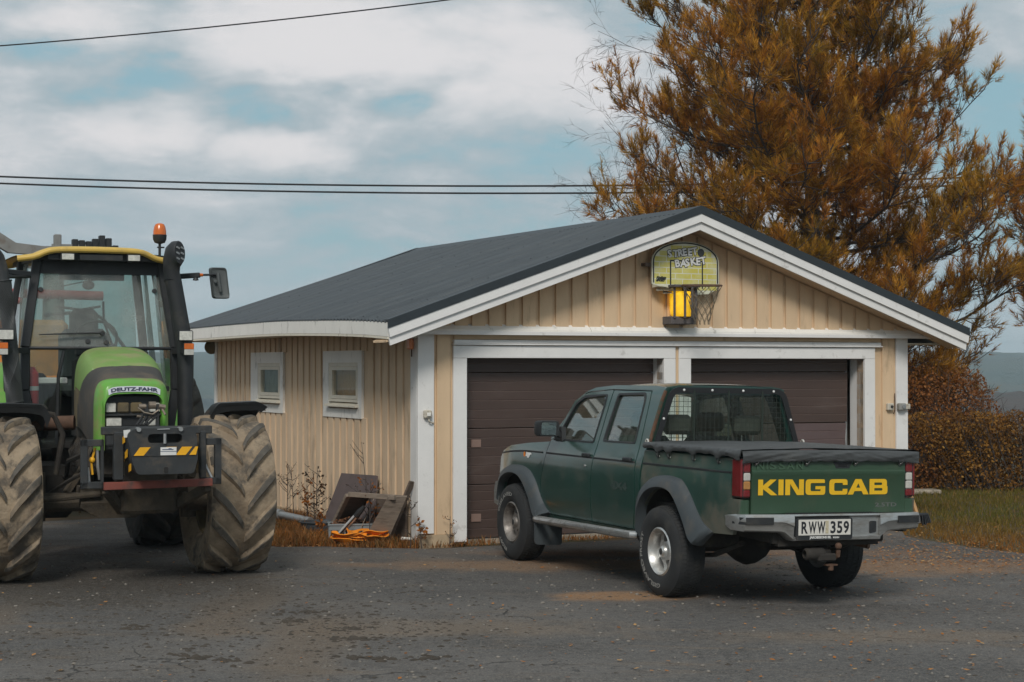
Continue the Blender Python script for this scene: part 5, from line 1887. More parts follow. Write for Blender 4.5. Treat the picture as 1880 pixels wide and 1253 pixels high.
    for s in (1, -1):
        post(s, [(XF + .06, s * .60, 1.05), (XF, s * hwm, 1.62), (XF - .02, s * (hwm - .005), 2.02), (XF - .13, s * hwt, 2.86)], (.075, .085))
        post(s, [(-1.95, s * .76, 1.1), (-1.95, s * .78, 2.0), (-1.95, s * .64, 2.86)], (.06, .06))
        post(s, [(XB, s * .66, 1.5), (XB, s * .66, 2.0), (XB + .05, s * .56, 2.86)], (.08, .08))
        # side glass
        for x0, x1 in ((XF - .05, -1.93), (-1.97, XB + .03)):
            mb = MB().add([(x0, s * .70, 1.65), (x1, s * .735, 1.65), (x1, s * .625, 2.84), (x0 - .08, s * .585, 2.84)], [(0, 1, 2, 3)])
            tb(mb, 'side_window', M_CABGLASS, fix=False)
    # windscreen: upper pane, bar, two lower panes
    def ws(u, v):
        z = 2.03 + .80 * v
        hw = (hwm - .04) + (hwt - hwm) * v
        return (XF - .02 - .11 * v + .05 * (1 - (2 * u - 1) ** 2), hw * (2 * u - 1), z)
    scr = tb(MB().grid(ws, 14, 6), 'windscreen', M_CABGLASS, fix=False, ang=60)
    mb = MB()
    mb.tube([(XF - .01 + .05 * (1 - (q / 7 - 1) ** 2), (hwm - .01) * (q / 7 - 1), 2.015) for q in range(15)], .018, 6)
    tb(mb, 'screen_bar', M_CABBLACK)
    for s in (1, -1):
        mb = MB().add([(XF, s * .34, 2.0), (XF, s * .665, 2.0), (XF + .02, s * .665, 1.60), (XF + .05, s * .57, 1.12), (XF + .05, s * .40, 1.12)], [(0, 1, 2, 3, 4)])
        tb(mb, 'lower_window', M_LOWGLASS, fix=False)
        mb = MB().tube([(XF + .01, s * .345, 2.0), (XF + .03, s * .40, 1.75), (XF + .05, s * .415, 1.12)], .016, 6)
        tb(mb, 'window_bar', M_CABBLACK)
    # fixings on the screen
    for a, b in ((-.55, 2.565), (.51, 2.565), (.04, 2.07), (-.13, 2.08)):
        v = (b - 2.03) / .8
        p = (XF - .02 - .11 * v + .05 * (1 - (a / .6) ** 2) + .01, a, b)
        tb(MB().lathe([(0, .012), (.022, .010), (.024, 0)], p, (1, 0, .14), 12), 'screen_fixing', M_BLACKP, scr)
    mb = MB()
    mb.tube([(XF + .05, -.58, 2.14), (XF + .06, -.3, 2.15), (XF + .07, -.02, 2.16)], [.006, .009, .012], 6)
    mb.beam((XF + .06, -.45, 2.145), (XF + .06, -.1, 2.158), .02, .012)
    mb.lathe([(0, .03), (.022, .028), (.025, 0)], (XF + .05, -.0, 2.155), (1, 0, 0), 12)
    tb(mb, 'wiper', M_BLACKP)
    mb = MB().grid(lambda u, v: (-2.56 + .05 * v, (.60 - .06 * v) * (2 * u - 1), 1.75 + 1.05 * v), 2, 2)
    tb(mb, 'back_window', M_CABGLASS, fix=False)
    mb = MB()
    mb.loft([[(XF - .115 + .05 * (1 - (q / 6 - 1) ** 2) - .012 * k + .012, (hwt + .03) * (q / 6 - 1) * (1.03 - .03 * k), 2.715 + .145 * k) for q in range(13)] for k in (0, 1)], closed=False, cap=False)
    tb(mb, 'screen_header', M_CABBLACK, fix=False)
    # roof: dark under-tray and yellow cap with drooping ends
    mb = MB()
    mb.loft([[(x, s_ * hw, z) for s_, z in ((-1, 2.84), (-1, 2.905), (1, 2.905), (1, 2.84))] for x, hw in ((-1.06, .50), (-1.2, .62), (-2.5, .66), (-2.62, .6))])
    tray = tb(mb, 'roof_tray', M_CABBLACK)
    def rz_(y):
        a = abs(y) / .72
        return ease(a, [(0, 2.965), (.45, 2.96), (.62, 2.945), (.78, 2.895), (1.0, 2.872)])
    mb = MB()
    xs = [-.970, -.962, -.968, -.99, -1.05, -1.4, -2.0, -2.5, -2.66, -2.68]
    dz = [-.046, -.03, -.012, -.002, .004, .012, .014, .005, -.015, -.04]
    ys = [-.72 + 1.44 * i / 30 for i in range(31)]
    rings = []
    for x, d in zip(xs, dz):
        rings.append([(x - .10 * (abs(y) / .72) ** 2.5 * (1 if x > -1.6 else -.3), y, rz_(y) + d) for y in ys])
    mb.loft(rings, closed=False, cap=False)
    n = len(mb.v)
    mb.add([(x - .02, y * .985, z - .012) for x, y, z in mb.v], [tuple(reversed(f)) for f in mb.f])
    tb(mb, 'roof', M_ROOFY, ang=80, fix=False, off=OFF - .06)
    for y in (-.33, .28):
        lp = tb(MB().box(-1.06, -.985, y - .066, y + .066, 2.828, 2.902, .008), 'work_light', M_CABBLACK, tray)
        tb(MB().box(-.9849, -.980, y - .055, y + .055, 2.838, 2.892, .004), 'lens', M_LENS, tray)
    tb(MB().box(-1.02, -1.0, -.22, .18, 2.835, 2.89, .004), 'vent_panel', M_BLACKP, tray)

    # ---- cab inside
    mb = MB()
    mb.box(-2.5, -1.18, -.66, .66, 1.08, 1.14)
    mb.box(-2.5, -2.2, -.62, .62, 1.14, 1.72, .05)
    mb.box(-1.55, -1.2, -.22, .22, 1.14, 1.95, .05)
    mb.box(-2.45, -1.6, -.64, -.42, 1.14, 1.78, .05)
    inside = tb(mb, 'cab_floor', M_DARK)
    mb = MB()
    mb.box(-2.28, -2.12, -.25, .25, 1.68, 2.22, .07)
    mb.box(-2.2, -1.7, -.27, .27, 1.55, 1.72, .06)
    mb.box(-2.3, -2.16, -.14, .14, 2.16, 2.42, .05)
    tb(mb, 'seat', M_TSEAT, inside)
    mb = MB()
    mb.tube([(-1.52 + .09 * math.sin(a * math.pi / 10), .21 * math.cos(a * math.pi / 10), 2.10 + .18 * math.sin(a * math.pi / 10)) for a in range(20)], .016, 6, closed=True)
    mb.tube([(-1.52, 0, 2.1), (-1.40, 0, 1.9)], .03, 8)
    mb.box(-1.50, -1.30, -.20, .20, 1.92, 2.06, .04)
    tb(mb, 'steering_wheel', M_BLACKP, inside)
    mb = MB()
    mb.lathe([(0, .42), (.02, .42), (.035, .39), (.058, .36), (.060, .24)], (-1.22, -.62, 1.42), (0, 0, 1), 14)
    mb.lathe([(.0605, .20), (.0605, .02), (.05, 0), (0, 0)], (-1.22, -.62, 1.42), (0, 0, 1), 14)
    ex = tb(mb, 'fire_extinguisher', M_REDX)
    mb = MB()
    mb.lathe([(.059, .24), (.062, .24), (.062, .20), (.059, .20)], (-1.22, -.62, 1.42), (0, 0, 1), 14)
    mb.box(-1.30, -1.20, -.66, -.30, 1.68, 1.74, .01)
    tb(mb, 'white_band', M_WHITEPRINT, ex)
    mb = MB()
    mb.tube([(-2.4, .22, 2.50), (-2.3, .21, 2.3), (-2.2, .30, 2.0)], .012, 6)
    mb.box(-2.54, -2.50, -.2, .45, 2.72, 2.80, .01)
    mb.sphere((-1.6, -.05, 2.63), .05, 10, 8, sc=(1, 1.2, .9))
    mb.tube([(-1.25, -.35, 2.60), (-1.5, -.1, 2.66), (-1.9, .1, 2.7)], .006, 5)
    tb(mb, 'cab_fittings', M_BLACKP, inside)

    # ---- exhaust with pierced shield, on the tractor's right
    mb = MB()
    mb.tube([(-.80, -.82, 1.22), (-.8, -.825, 1.55), (-.8, -.88, 2.2), (-.8, -.935, 2.62), (-.8, -.955, 2.74), (-.795, -.98, 2.83), (-.76, -1.02, 2.88), (-.70, -1.06, 2.905)], [.062, .062, .062, .062, .062, .06, .058, .058], 14, cap=False)
    mb.tube([(-.80, -.82, 1.22), (-.8, -.825, 1.55), (-.8, -.88, 2.2), (-.8, -.935, 2.62), (-.8, -.955, 2.74), (-.795, -.98, 2.83), (-.76, -1.02, 2.88), (-.70, -1.06, 2.905)], .052, 14, cap=False)
    ex = tb(mb, 'exhaust_stack', M_TBLACK)
    mb = MB()
    P0, P1 = Vector((-.80, -.825, 1.52)), Vector((-.80, -.935, 2.62))
    ax = (P1 - P0).normalized()
    nr, nc = 58, 30
    u = Vector((1, 0, 0)); w_ = ax.cross(u)
    R_ = .074
    L = (P1 - P0).length
    # woven shield: a lattice of slanted strips standing off the pipe
    for k in range(nc):
        a0 = 2 * math.pi * k / nc
        for sgn in (1, -1):
            pts = [P0 + ax * (L * i / 22) + (u * math.cos(a0 + sgn * i * .33) + w_ * math.sin(a0 + sgn * i * .33)) * R_ for i in range(23)]
            mb.tube(pts, .0032, 3, cap=False)
    sh = tb(mb, 'heat_shield', pmat('pierced_steel', (.085, .09, .092), .5, metal=.3, var=.2), ex)
    sh['kind'] = 'stuff'
    for q in (0, 1):
        mb = MB().tube([P0.lerp(P1, q) + (u * math.cos(t * math.pi / 9) + w_ * math.sin(t * math.pi / 9)) * .076 for t in range(18)], .008, 6, closed=True)
        tb(mb, 'shield_clamp', M_TBLACK, ex)
    mb = MB()
    mb.tube([(-.8, -.83, 1.36), (-.5, -.65, 1.33), (-.4, -.35, 1.34)], .065, 12)
    tb(mb, 'exhaust_elbow', M_RUSTY, ex)
    tb(MB().lathe([(0, -.17), (.10, -.16), (.11, -.12), (.11, .10), (.08, .14), (0, .15)], (-.62, -.66, 1.36), (0, 0, 1), 16), 'silencer', M_TBLACK, ex)
    mb = MB()
    mb.tube([(-1.1, -.66, 2.68), (-.85, -.90, 2.66)], .02, 6)
    mb.box(-.9, -.75, -1.03, -.90, 2.62, 2.66)
    tb(mb, 'stack_bracket', M_CABBLACK, ex)

    # ---- air intake stack on the tractor's left
    mb = MB()
    path = [(-.82, .735, 1.15), (-.82, .735, 1.50), (-.82, .735, 1.95), (-.82, .71, 2.15), (-.82, .655, 2.45), (-.82, .615, 2.66)]
    mb.tube(path, [.075, .075, .078, .077, .078, .080], 16)
    st = tb(mb, 'air_intake', M_BLACKP)
    mb = MB()
    rings = []
    for (x, y, z, r, tilt) in ((-.82, .615, 2.66, .080, 0), (-.82, .60, 2.74, .083, .1), (-.81, .60, 2.82, .088, .5), (-.79, .615, 2.88, .095, .9), (-.76, .635, 2.905, .098, 1.25), (-.73, .655, 2.91, .090, 1.5), (-.722, .66, 2.91, .085, 1.5)):
        c = Vector((x, y, z))
        n_ = Vector((math.sin(tilt) * .8, math.sin(tilt) * .6, math.cos(tilt))).normalized()
        a = n_.cross(Vector((.6, -.8, 0))).normalized()
        b = n_.cross(a)
        rings.append([c + a * (r * math.cos(2 * math.pi * k / 18)) * (1.25 if tilt > .8 else 1.1 if tilt > .3 else 1) + b * (r * .85 * math.sin(2 * math.pi * k / 18)) for k in range(18)])
    mb.loft(rings)
    tb(mb, 'intake_cowl', M_BLACKP, st, ang=50)
    for i in range(3):
        for j in range(2):
            c = Vector((-.722, .66, 2.91)) + Vector((.8, .6, 0)) * .004 + Vector((-.6, .8, 0)) * (-.03 + .06 * j) + Vector((0, 0, -.055 + .05 * i))
            tb(MB().beam(c - Vector((-.6, .8, -.35)) * .02, c + Vector((-.6, .8, -.35)) * .02, .006, .016), 'intake_slot', M_GALV, st)
    mb = MB()
    for x, y in ((-1.05, .60), (-1.0, .645)):
        mb.tube([(x, y, 2.80), (x, y + .02, 2.6), (x, y + .13, 1.7), (x, y + .12, 1.3)], .013, 6)
    mb.tube([(-1.05, .60, 2.66), (-.9, .63, 2.66)], .03, 8)
    tb(mb, 'grab_rail', M_CABBLACK)

    # ---- lamps on both sides below the windscreen corners
    for s, y in ((1, .70), (-1, -.92)):
        lamp = tb(MB().box(-.70, -.64, y - .068, y + .072, 2.078, 2.182, .010), 'side_work_light', M_CABBLACK)
        tb(MB().box(-.6399, -.634, y - .058, y + .062, 2.088, 2.172, .005), 'lens', M_LENS, lamp)
        ind = tb(MB().box(-.69, -.635, y + .03 * s - .048, y + .03 * s + .048, 1.945, 2.062, .006), 'indicator', M_CABBLACK)
        tb(MB().box(-.6349, -.628, y + .03 * s - .045, y + .03 * s + .045, 2.005, 2.058, .005), 'orange_lens', M_ORL, ind)
        tb(MB().box(-.6349, -.628, y + .03 * s - .045, y + .03 * s + .045, 1.95, 2.003, .005), 'clear_lens', M_CLEAR, ind)
        mb = MB()
        mb.beam((-1.08, s * .68, 1.99), (-.67, y, 1.99), .05, .05)
        mb.tube([(-.67, y, 2.06), (-.67, y, 2.09)], .014, 6)
        tb(mb, 'lamp_arm', M_CABBLACK)
    # ---- mirror on its arm, both sides
    for s in (1, -1):
        mb = MB()
        mb.beam((-1.08, s * .66, 2.70), (-.95, s * .90, 2.715), .04, .05, bev=.008)
        mb.tube([(-.95, s * .88, 2.715), (-.98, s * 1.08, 2.725)], .012, 6)
        mb.lathe([(0, -.02), (.03, -.015), (.02, .01), (0, .015)], (-.96, s * .86, 2.68), (0, 0, 1), 10)
        arm = tb(mb, 'mirror_arm', M_CABBLACK)
        tb(MB().tube([(-.95, s * .895, 2.716), (-.955, s * .925, 2.717)], .016, 8), 'orange_clip', M_ORL, arm)
        mb = MB()
        rings = []
        for x, k in ((-.99, .82), (-.975, .95), (-1.0, 1.0), (-1.05, 1.0), (-1.06, .95)):
            r = rounded([(-.082 * k, -.15 * k), (.082 * k, -.15 * k), (.082 * k, .15 * k), (-.082 * k, .15 * k)], .03, 3)
            rings.append([(x, s * (1.10 - .12 * (b) + a), 2.645 + b) for a, b in r])
        mb.loft(rings)
        mb.tube([(-.97, s * 1.075, 2.74), (-.955, s * 1.08, 2.66), (-.965, s * 1.10, 2.56)], .016, 6)
        mb.lathe([(0, .02), (.016, .016), (.016, 0)], (-.97, s * 1.05, 2.66), (1, 0, 0), 10)
        tb(mb, 'mirror', pmat('grey_plastic_housing', (.085, .095, .095), .6, var=.2, vscale=9), arm)
    # ---- beacon
    mb = MB()
    mb.tube([(-1.42, .585, 2.80), (-1.40, .62, 2.83), (-1.40, .60, 2.90), (-1.40, .60, 3.06)], .014, 8)
    mb.tube([(-1.40, .575, 3.0), (-1.40, .645, 3.0)], .008, 6)
    pole = tb(mb, 'beacon_pole', M_CABBLACK)
    mb = MB()
    mb.lathe([(.02, 0), (.05, .01), (.065, .04), (.068, .085), (.06, .09)], (-1.40, .60, 3.035), (0, 0, 1), 18)
    bcn = tb(mb, 'beacon_base', M_BLACKP, pole)
    mb = MB()
    mb.lathe([(.064, .088), (.063, .12), (.055, .165), (.042, .19), (.02, .20), (0, .202)], (-1.40, .60, 3.035), (0, 0, 1), 18)
    tb(mb, 'beacon_lens', M_ORL, pole)
    return tr


tractor = build_tractor()


def tw(x, y, z): return MTR @ Vector((x, y, z))


# ------------------------------------------------------------------ crane trailer standing behind the tractor
def build_crane():
    M_CRGREY = pmat('grey_crane_paint', (.20, .20, .19), .55, var=.2, vscale=8, patch=((.12, .08, .05), 6, .55, .72, .6))
    M_CRRED = pmat('red_cylinder_paint', (.42, .045, .04), .45, var=.15)
    M_CROR = pmat('orange_machine_paint', (.62, .24, .05), .5, var=.15, patch=((.25, .15, .08), 5, .5, .72, .6))
    c = thing('crane_trailer', 'orange trailer with grey hydraulic crane boom behind the tractor', 'crane trailer', tuple(tw(-4.6, 0, 0)), T_RZ)
    mb = MB()
    # curved boom, twin plates
    for y in (-.07, .05):
        top = [(-1.55, 3.40), (-.95, 3.40), (-.72, 3.36), (-.50, 3.22), (-.20, 3.19), (.05, 3.20)]
        bot = [(.05, 3.11), (-.25, 3.09), (-.58, 3.11), (-.80, 3.24), (-1.0, 3.28), (-1.55, 3.28)]
        mb.prism([(a, b) for a, b in top + bot], 'x', y, y + .025)
    mb.v = [(x, y, z) for x, y, z in mb.v]
    mb.build('boom', M_CRGREY, c)
    mb = MB()
    mb.prism([(-1.5, 3.12), (-.9, 3.12), (-.60, 3.02), (-.1, 3.02), (-.1, 2.96), (-.62, 2.95), (-.9, 3.04), (-1.5, 3.04)], 'x', -.03, .03)
    mb.box(-.05, .05, -.08, .0, 2.92, 3.33, .01)
    mb.box(-.04, .04, -.10, .30, 3.16, 3.22)
    mb.build('lower_arm', M_CRGREY, c)
    mb = MB()
    for i in range(7):
        y = .12 + .075 * i
        h = (.26, .25, .24, .27, .31, .28, .2)[i]
        mb.box(-.05, .05, y, y + .064, 3.02, 3.02 + h, .006)
    mb.tube([(0, .10, 3.16), (0, .74, 3.16)], .02, 6)
    mb.tube([(.06, -.6, 3.02), (.05, -.3, 3.10), (.05, 0, 3.06), (.05, .2, 3.0), (.05, .5, 2.98)], .016, 6)
    mb.build('valve_block', M_CABBLACK, c)
    MB().box(-.06, .06, .04, .10, 3.0, 3.12, .01).build('red_fitting', M_CRRED, c)
    # column, hydraulic cylinder, orange body seen through the cab
    mb = MB()
    mb.lathe([(.20, 1.2), (.16, 1.3), (.13, 2.1), (.11, 2.96)], (0, -.08, 0), (0, 0, 1), 14)
    mb.build('column', M_CRGREY, c)
    mb = MB()
    mb.tube([(.1, -.75, 2.66), (.1, .45, 2.64)], .052, 12)
    mb.tube([(.1, -1.6, 2.66), (.1, -.75, 2.66)], .04, 10)
    mb.build('hydraulic_cylinder', M_CRRED, c)
    mb = MB()
    mb.box(-.5, .3, -.75, .05, 1.25, 2.36, .06)
    mb.box(-.4, .35, -.1, .32, 1.3, 2.22, .10)
    mb.tube([(.2, .1, 2.28), (.25, .3, 2.22), (.3, .55, 2.0)], .07, 10)
    mb.build('machine_body', M_CROR, c)
    mb = MB()
    mb.tube([(.1, -.2, 2.42), (.12, .3, 2.46), (.12, .45, 2.38), (.12, .7, 2.05), (.15, .8, 1.8)], .022, 6)
    mb.tube([(.1, -.1, 2.52), (.12, .2, 2.48), (.12, .42, 2.52)], .016, 6)
    mb.build('hose', M_HOSE, c)
    mb = MB()
    mb.box(-5.0, .8, -.30, .30, .95, 1.25, .02)
    mb.box(-3.6, -3.4, -1.05, 1.05, .75, .95)
    mb.beam((.8, 0, 1.05), (1.75, 0, .75), .12, .12)
    mb.build('trailer_frame', M_UNDER, c)
    for x in (-3.1, -4.1):
        for s in (1, -1):
            mb = MB().lathe([(.25, -.2), (.45, -.22), (.52, -.17), (.54, 0), (.52, .17), (.45, .22), (.25, .2), (.12, .05), (.12, -.05), (.25, -.2)], (x, s * .92, .54), (0, 1, 0), 32)
            mb.build('wheel', M_DARKTYRE, c)
    for x in (-1.2, -2.6, -4.4):
        for s in (1, -1):
            MB().beam((x, s * .95, 1.2), (x, s * 1.05, 2.0), .09, .09).build('stake', M_CROR, c)
        MB().box(x - .08, x + .08, -1.0, 1.0, 1.15, 1.25, .01).build('bunk', M_CROR, c)
    return c


build_crane()
# ------------------------------------------------------------------ things fixed to the garage
def gthing(name, label, cat, u, y, z, group=None):
    return thing(name, label, cat, tuple(gw(u, y, z)), G_RZ, group)


def build_backboard():
    M_BB = pmat('yellow_printed_brick', (.56, .49, .085), .55, var=.16, vscale=7, col2=(.60, .56, .20), patch=((.62, .62, .50), 5.0, .50, .74, .6))
    M_JOINT = pmat('pale_printed_joint', (.66, .66, .52), .55, var=.1, patch=((.5, .48, .3), 9, .55, .7, .5))
    M_EDGE = pmat('worn_board_edge', (.33, .29, .22), .8, var=.3, vscale=14)
    M_PEEL = pmat('peeling_board_layer', (.30, .26, .19), .9, var=.35, vscale=12, patch=((.10, .08, .06), 7, .5, .7, .8))
    b = gthing('basketball_backboard', 'small yellow brick print basketball backboard on the garage gable', 'basketball hoop', 3.175, 0, 0)
    Y = -.20
    hw = .436
    zb, zs, zt = 2.625, 2.985, 3.215
    arc = [(hw * math.cos(math.pi * i / 24), zs + (zt - zs) * math.sin(math.pi * i / 24) ** .92) for i in range(25)]
    # lower left corner has split and peeled away
    low = [(-hw, 2.745), (-.40, 2.71), (-.30, 2.695), (-.17, 2.665), (-.10, 2.65), (.0, 2.63), (.10, 2.625), (.30, 2.64), (.41, 2.69), (hw, 2.75)]
    out = arc + low
    mb = MB()
    mb.prism(out, 'y', Y, Y + .016)
    mb.build('board', M_EDGE, b, ang=0)
    face = [(x * .985, zs + (z - zs) * .985) for x, z in out]
    mb = MB().prism(face, 'y', Y - .0015, Y + .002)
    mb.build('printed_face', M_JOINT, b, ang=0)
    # printed bricks, clipped to the face outline
    def inside(x, z):
        if abs(x) > hw * .93: return False
        if z > zs: return z < zs + (zt - zs) * .90 * math.sqrt(max(0, 1 - (x / (hw * .95)) ** 2))
        return z > 2.655 + .09 * max(0, (-x) / hw) + .02 * max(0, (x - .2) / .2)
    mb = MB()
    rh, bw, j = .062, .205, .010
    row = 0
    z = 2.62
    while z < 3.2:
        x = -hw - bw * (.5 if row % 2 else .05)
        while x < hw:
            N = 12
            # trim the brick where the outline cuts it
            xs = [x + bw * i / N for i in range(N + 1)]
            cols = [(a, c) for a, c in zip(xs, xs[1:]) if all(inside(q, t) for q in (a, c) for t in (z + .002, z + rh - j))]
            if cols:
                a0, a1 = cols[0][0], min(cols[-1][1], x + bw - j)
                if a1 > a0 + .008:
                    mb.add([(a0, Y - .0022, z), (a1, Y - .0022, z), (a1, Y - .0022, z + rh - j), (a0, Y - .0022, z + rh - j)], [(0, 1, 2, 3)])
        
            x += bw
        z += rh
        row += 1
    mb.build('brick_print', M_BB, b, ang=0, fix=False)
    # black rim line and target square
    mb = MB()
    path = [(hw * .945, 2.76)] + [(hw * .945 * math.cos(math.pi * i / 24), zs + (zt - zs) * .93 * math.sin(math.pi * i / 24) ** .92) for i in range(25)] + [(-hw * .945, 2.76)]
    for (x0, z0), (x1, z1) in zip(path, path[1:]):
        mb.beam((x0, Y - .003, z0), (x1, Y - .003, z1), .0012, .017, (0, 1, 0)) if False else mb.tube([(x0, Y - .0030, z0), (x1, Y - .0030, z1)], .008, 6, sq=1)
    s0, s1, st = -.195, .215, 3.01
    mb.box(s0 - .008, s0 + .008, Y - .0042, Y - .0024, 2.70, st)
    mb.box(s1 - .008, s1 + .008, Y - .0042, Y - .0024, 2.70, st)
    mb.box(s0 + .008, s1 - .008, Y - .0042, Y - .0024, st - .016, st)
    mb.build('black_lines', M_PRINT, b, ang=0)
    # lettering: white with black edge
    def slanted(mb, txt, x0, z0, size, step, tilt, bold, d):
        x = x0
        for i, ch in enumerate(txt):
            wob = (.06, -.10, .03, .08, -.05, .09)[i % 6]
            ca, sa = math.cos(tilt + wob), math.sin(tilt + wob)
            zz = z0 + math.tan(tilt) * (x - x0)
            lay_text(mb, ch, size, lambda a, b_, q, x=x, zz=zz, ca=ca, sa=sa: (x + a * ca - b_ * sa, Y - .0024 - d - q, zz + a * sa + b_ * ca), bold, None, thick=.0008)
            x += step
    for bold, d, mt, nm in ((.011, .0022, M_PRINT, 'lettering_edge'), (.0045, .0032, M_WHITEPRINT, 'lettering')):
        mb = MB()
        slanted(mb, 'STREET', -.225, 3.035, .108, .063, rad(6.5), bold, d)
        slanted(mb, 'BASKET', -.135, 2.93, .112, .067, rad(6.5), bold, d)
        mb.build(nm, mt, b, ang=0, fix=False)
    mb = MB()
    mb.lathe([(0, .0035), (.044, .003), (.044, .0)], (.195, Y - .003, 3.098), (0, -1, 0), 20)
    mb.build('ball_print', pmat('dark_ball_print', (.045, .05, .055), .6, var=.3, vscale=60), b, ang=0)
    mb = MB()
    lay_text(mb, 'Medium', .036, lambda a, c, d: (-.375 + a, Y - .0026 - d, 2.80 + c), .004, .125, thick=.0008, shear=.3)
    lay_text(mb, 'SPORT', .03, lambda a, c, d: (-.378 + a, Y - .0026 - d, 2.772 + c), .004, .12, thick=.0008, shear=.3)
    mb.build('small_print', M_PRINT, b, ang=0, fix=False)
    # peeled layers
    mb = MB()
    for k, (x0, x1, zc, dz) in enumerate(((-.43, -.20, 2.735, -.03), (-.38, -.08, 2.70, -.045), (-.30, -.02, 2.672, -.05))):
        def pe(u, v, x0=x0, x1=x1, zc=zc, dz=dz, k=k):
            x = x0 + (x1 - x0) * u
            curl = math.sin(u * math.pi) * v
            return (x, Y - .006 - .004 * k - .05 * curl * v, zc + dz * u - .035 * v * (1 - .4 * u) + .018 * curl + .006 * noise.noise((u * 4, v * 3, k)))
        mb.grid(pe, 14, 5)
    mb.build('peeling_layer', M_PEEL, b, ang=60, fix=False)
    # brackets to the wall
    for x0, x1, z0, z1 in ((-.27, -.23, 2.80, 2.84), (-.27, -.23, 3.04, 3.08), (.23, .27, 2.80, 2.84), (.23, .27, 3.04, 3.08), (-.50, -.40, 2.935, 2.97)):
        MB().box(x0, x1, Y + .018, -.088, z0, z1).build('wall_bracket', M_WOOD_DARK, b, ang=0)
    # hoop bracket, ring, net
    mb = MB()
    mb.box(-.05, .05, Y - .03, Y - .003, 2.635, 2.745, .006)
    mb.prism([(Y - .03, 2.72), (Y - .09, 2.715), (Y - .03, 2.64)], 'x', -.05, -.04)
    mb.prism([(Y - .03, 2.72), (Y - .09, 2.715), (Y - .03, 2.64)], 'x', .04, .05)
    hp = mb.build('hoop_bracket', M_BLACK, b)
    rc = (0.03, Y - .285, 2.722)
    R_ = .215
    tilt = .05
    def hoop(a, r=R_): return Vector((rc[0] + r * math.cos(a), rc[1] + r * math.sin(a) * .98, rc[2] + tilt * math.sin(a + .4) * .3))
    mb = MB()
    mb.tube([hoop(2 * math.pi * i / 36) for i in range(36)], .0095, 8, closed=True)
    mb.build('hoop', M_RUSTY, hp)
    mb = MB()
    n = 10
    lv = 6
    def knot(k, l):
        a = 2 * math.pi * (k + .5 * (l % 2)) / n
        f = l / lv
        r = R_ * (1 - .62 * f ** .75)
        return Vector((rc[0] + r * math.cos(a), rc[1] + r * math.sin(a), rc[2] - .01 - .385 * f))
    for k in range(n):
        mb.tube([hoop(2 * math.pi * k / n), knot(k, 0)], .0032, 4)
        for l in range(lv):
            a = knot(k, l)
            for dk in ((0, 1) if l % 2 else (0, -1)):
                c = knot(k + dk, l + 1)
                mid = (a + c) / 2 + Vector((0, 0, -.004))
                mb.tube([a, mid, c], .0034, 4)
        e = knot(k, lv)
        mb.tube([e, e + Vector((.004, .003, -.03))], .004, 4)
    mb.build('net', pmat('dirty_net_cord', (.15, .125, .085), .9, var=.3, vscale=40), hp, ang=0, fix=False)


build_backboard()


def build_lantern():
    l = gthing('wall_lantern', 'lit yellow wall lantern with grey wooden slats under the backboard', 'wall lamp', 3.11, -.086, 2.305)
    M_SL = pmat('grey_slat_wood', (.105, .095, .095), .85, var=.3, vscale=12, grain=(1, 1, 4))
    mb = MB()
    mb.box(-.165, .150, -.19, 0, 0, .085, .006)
    mb.build('base_shelf', M_SL, l, ang=0)
    mb = MB()
    mb.lathe([(.02, .0855), (.10, .0855), (.118, .11), (.125, .16), (.125, .33), (.10, .36), (.0, .36)], (0.0, -.125, 0), (0, 0, 1), 24)
    mb.build('glass_shade', emat('glowing_yellow_glass', (.95, .52, .01), .62, (.75, .45, .03, 1)), l)
    for x, y in ((-.035, -.262), (.062, -.254), (.135, -.19), (-.13, -.20)):
        MB().box(x - .012, x + .012, y - .008, y + .010, .065, .40, .003).build('slat', M_SL, l, ang=0)
    MB().box(.13, .165, -.2, .0, .065, .40, .003).build('side_board', M_SL, l, ang=0)
    MB().box(-.16, .165, -.26, 0, .401, .43, .004).build('top_board', M_SL, l, ang=0)
    return l


build_lantern()


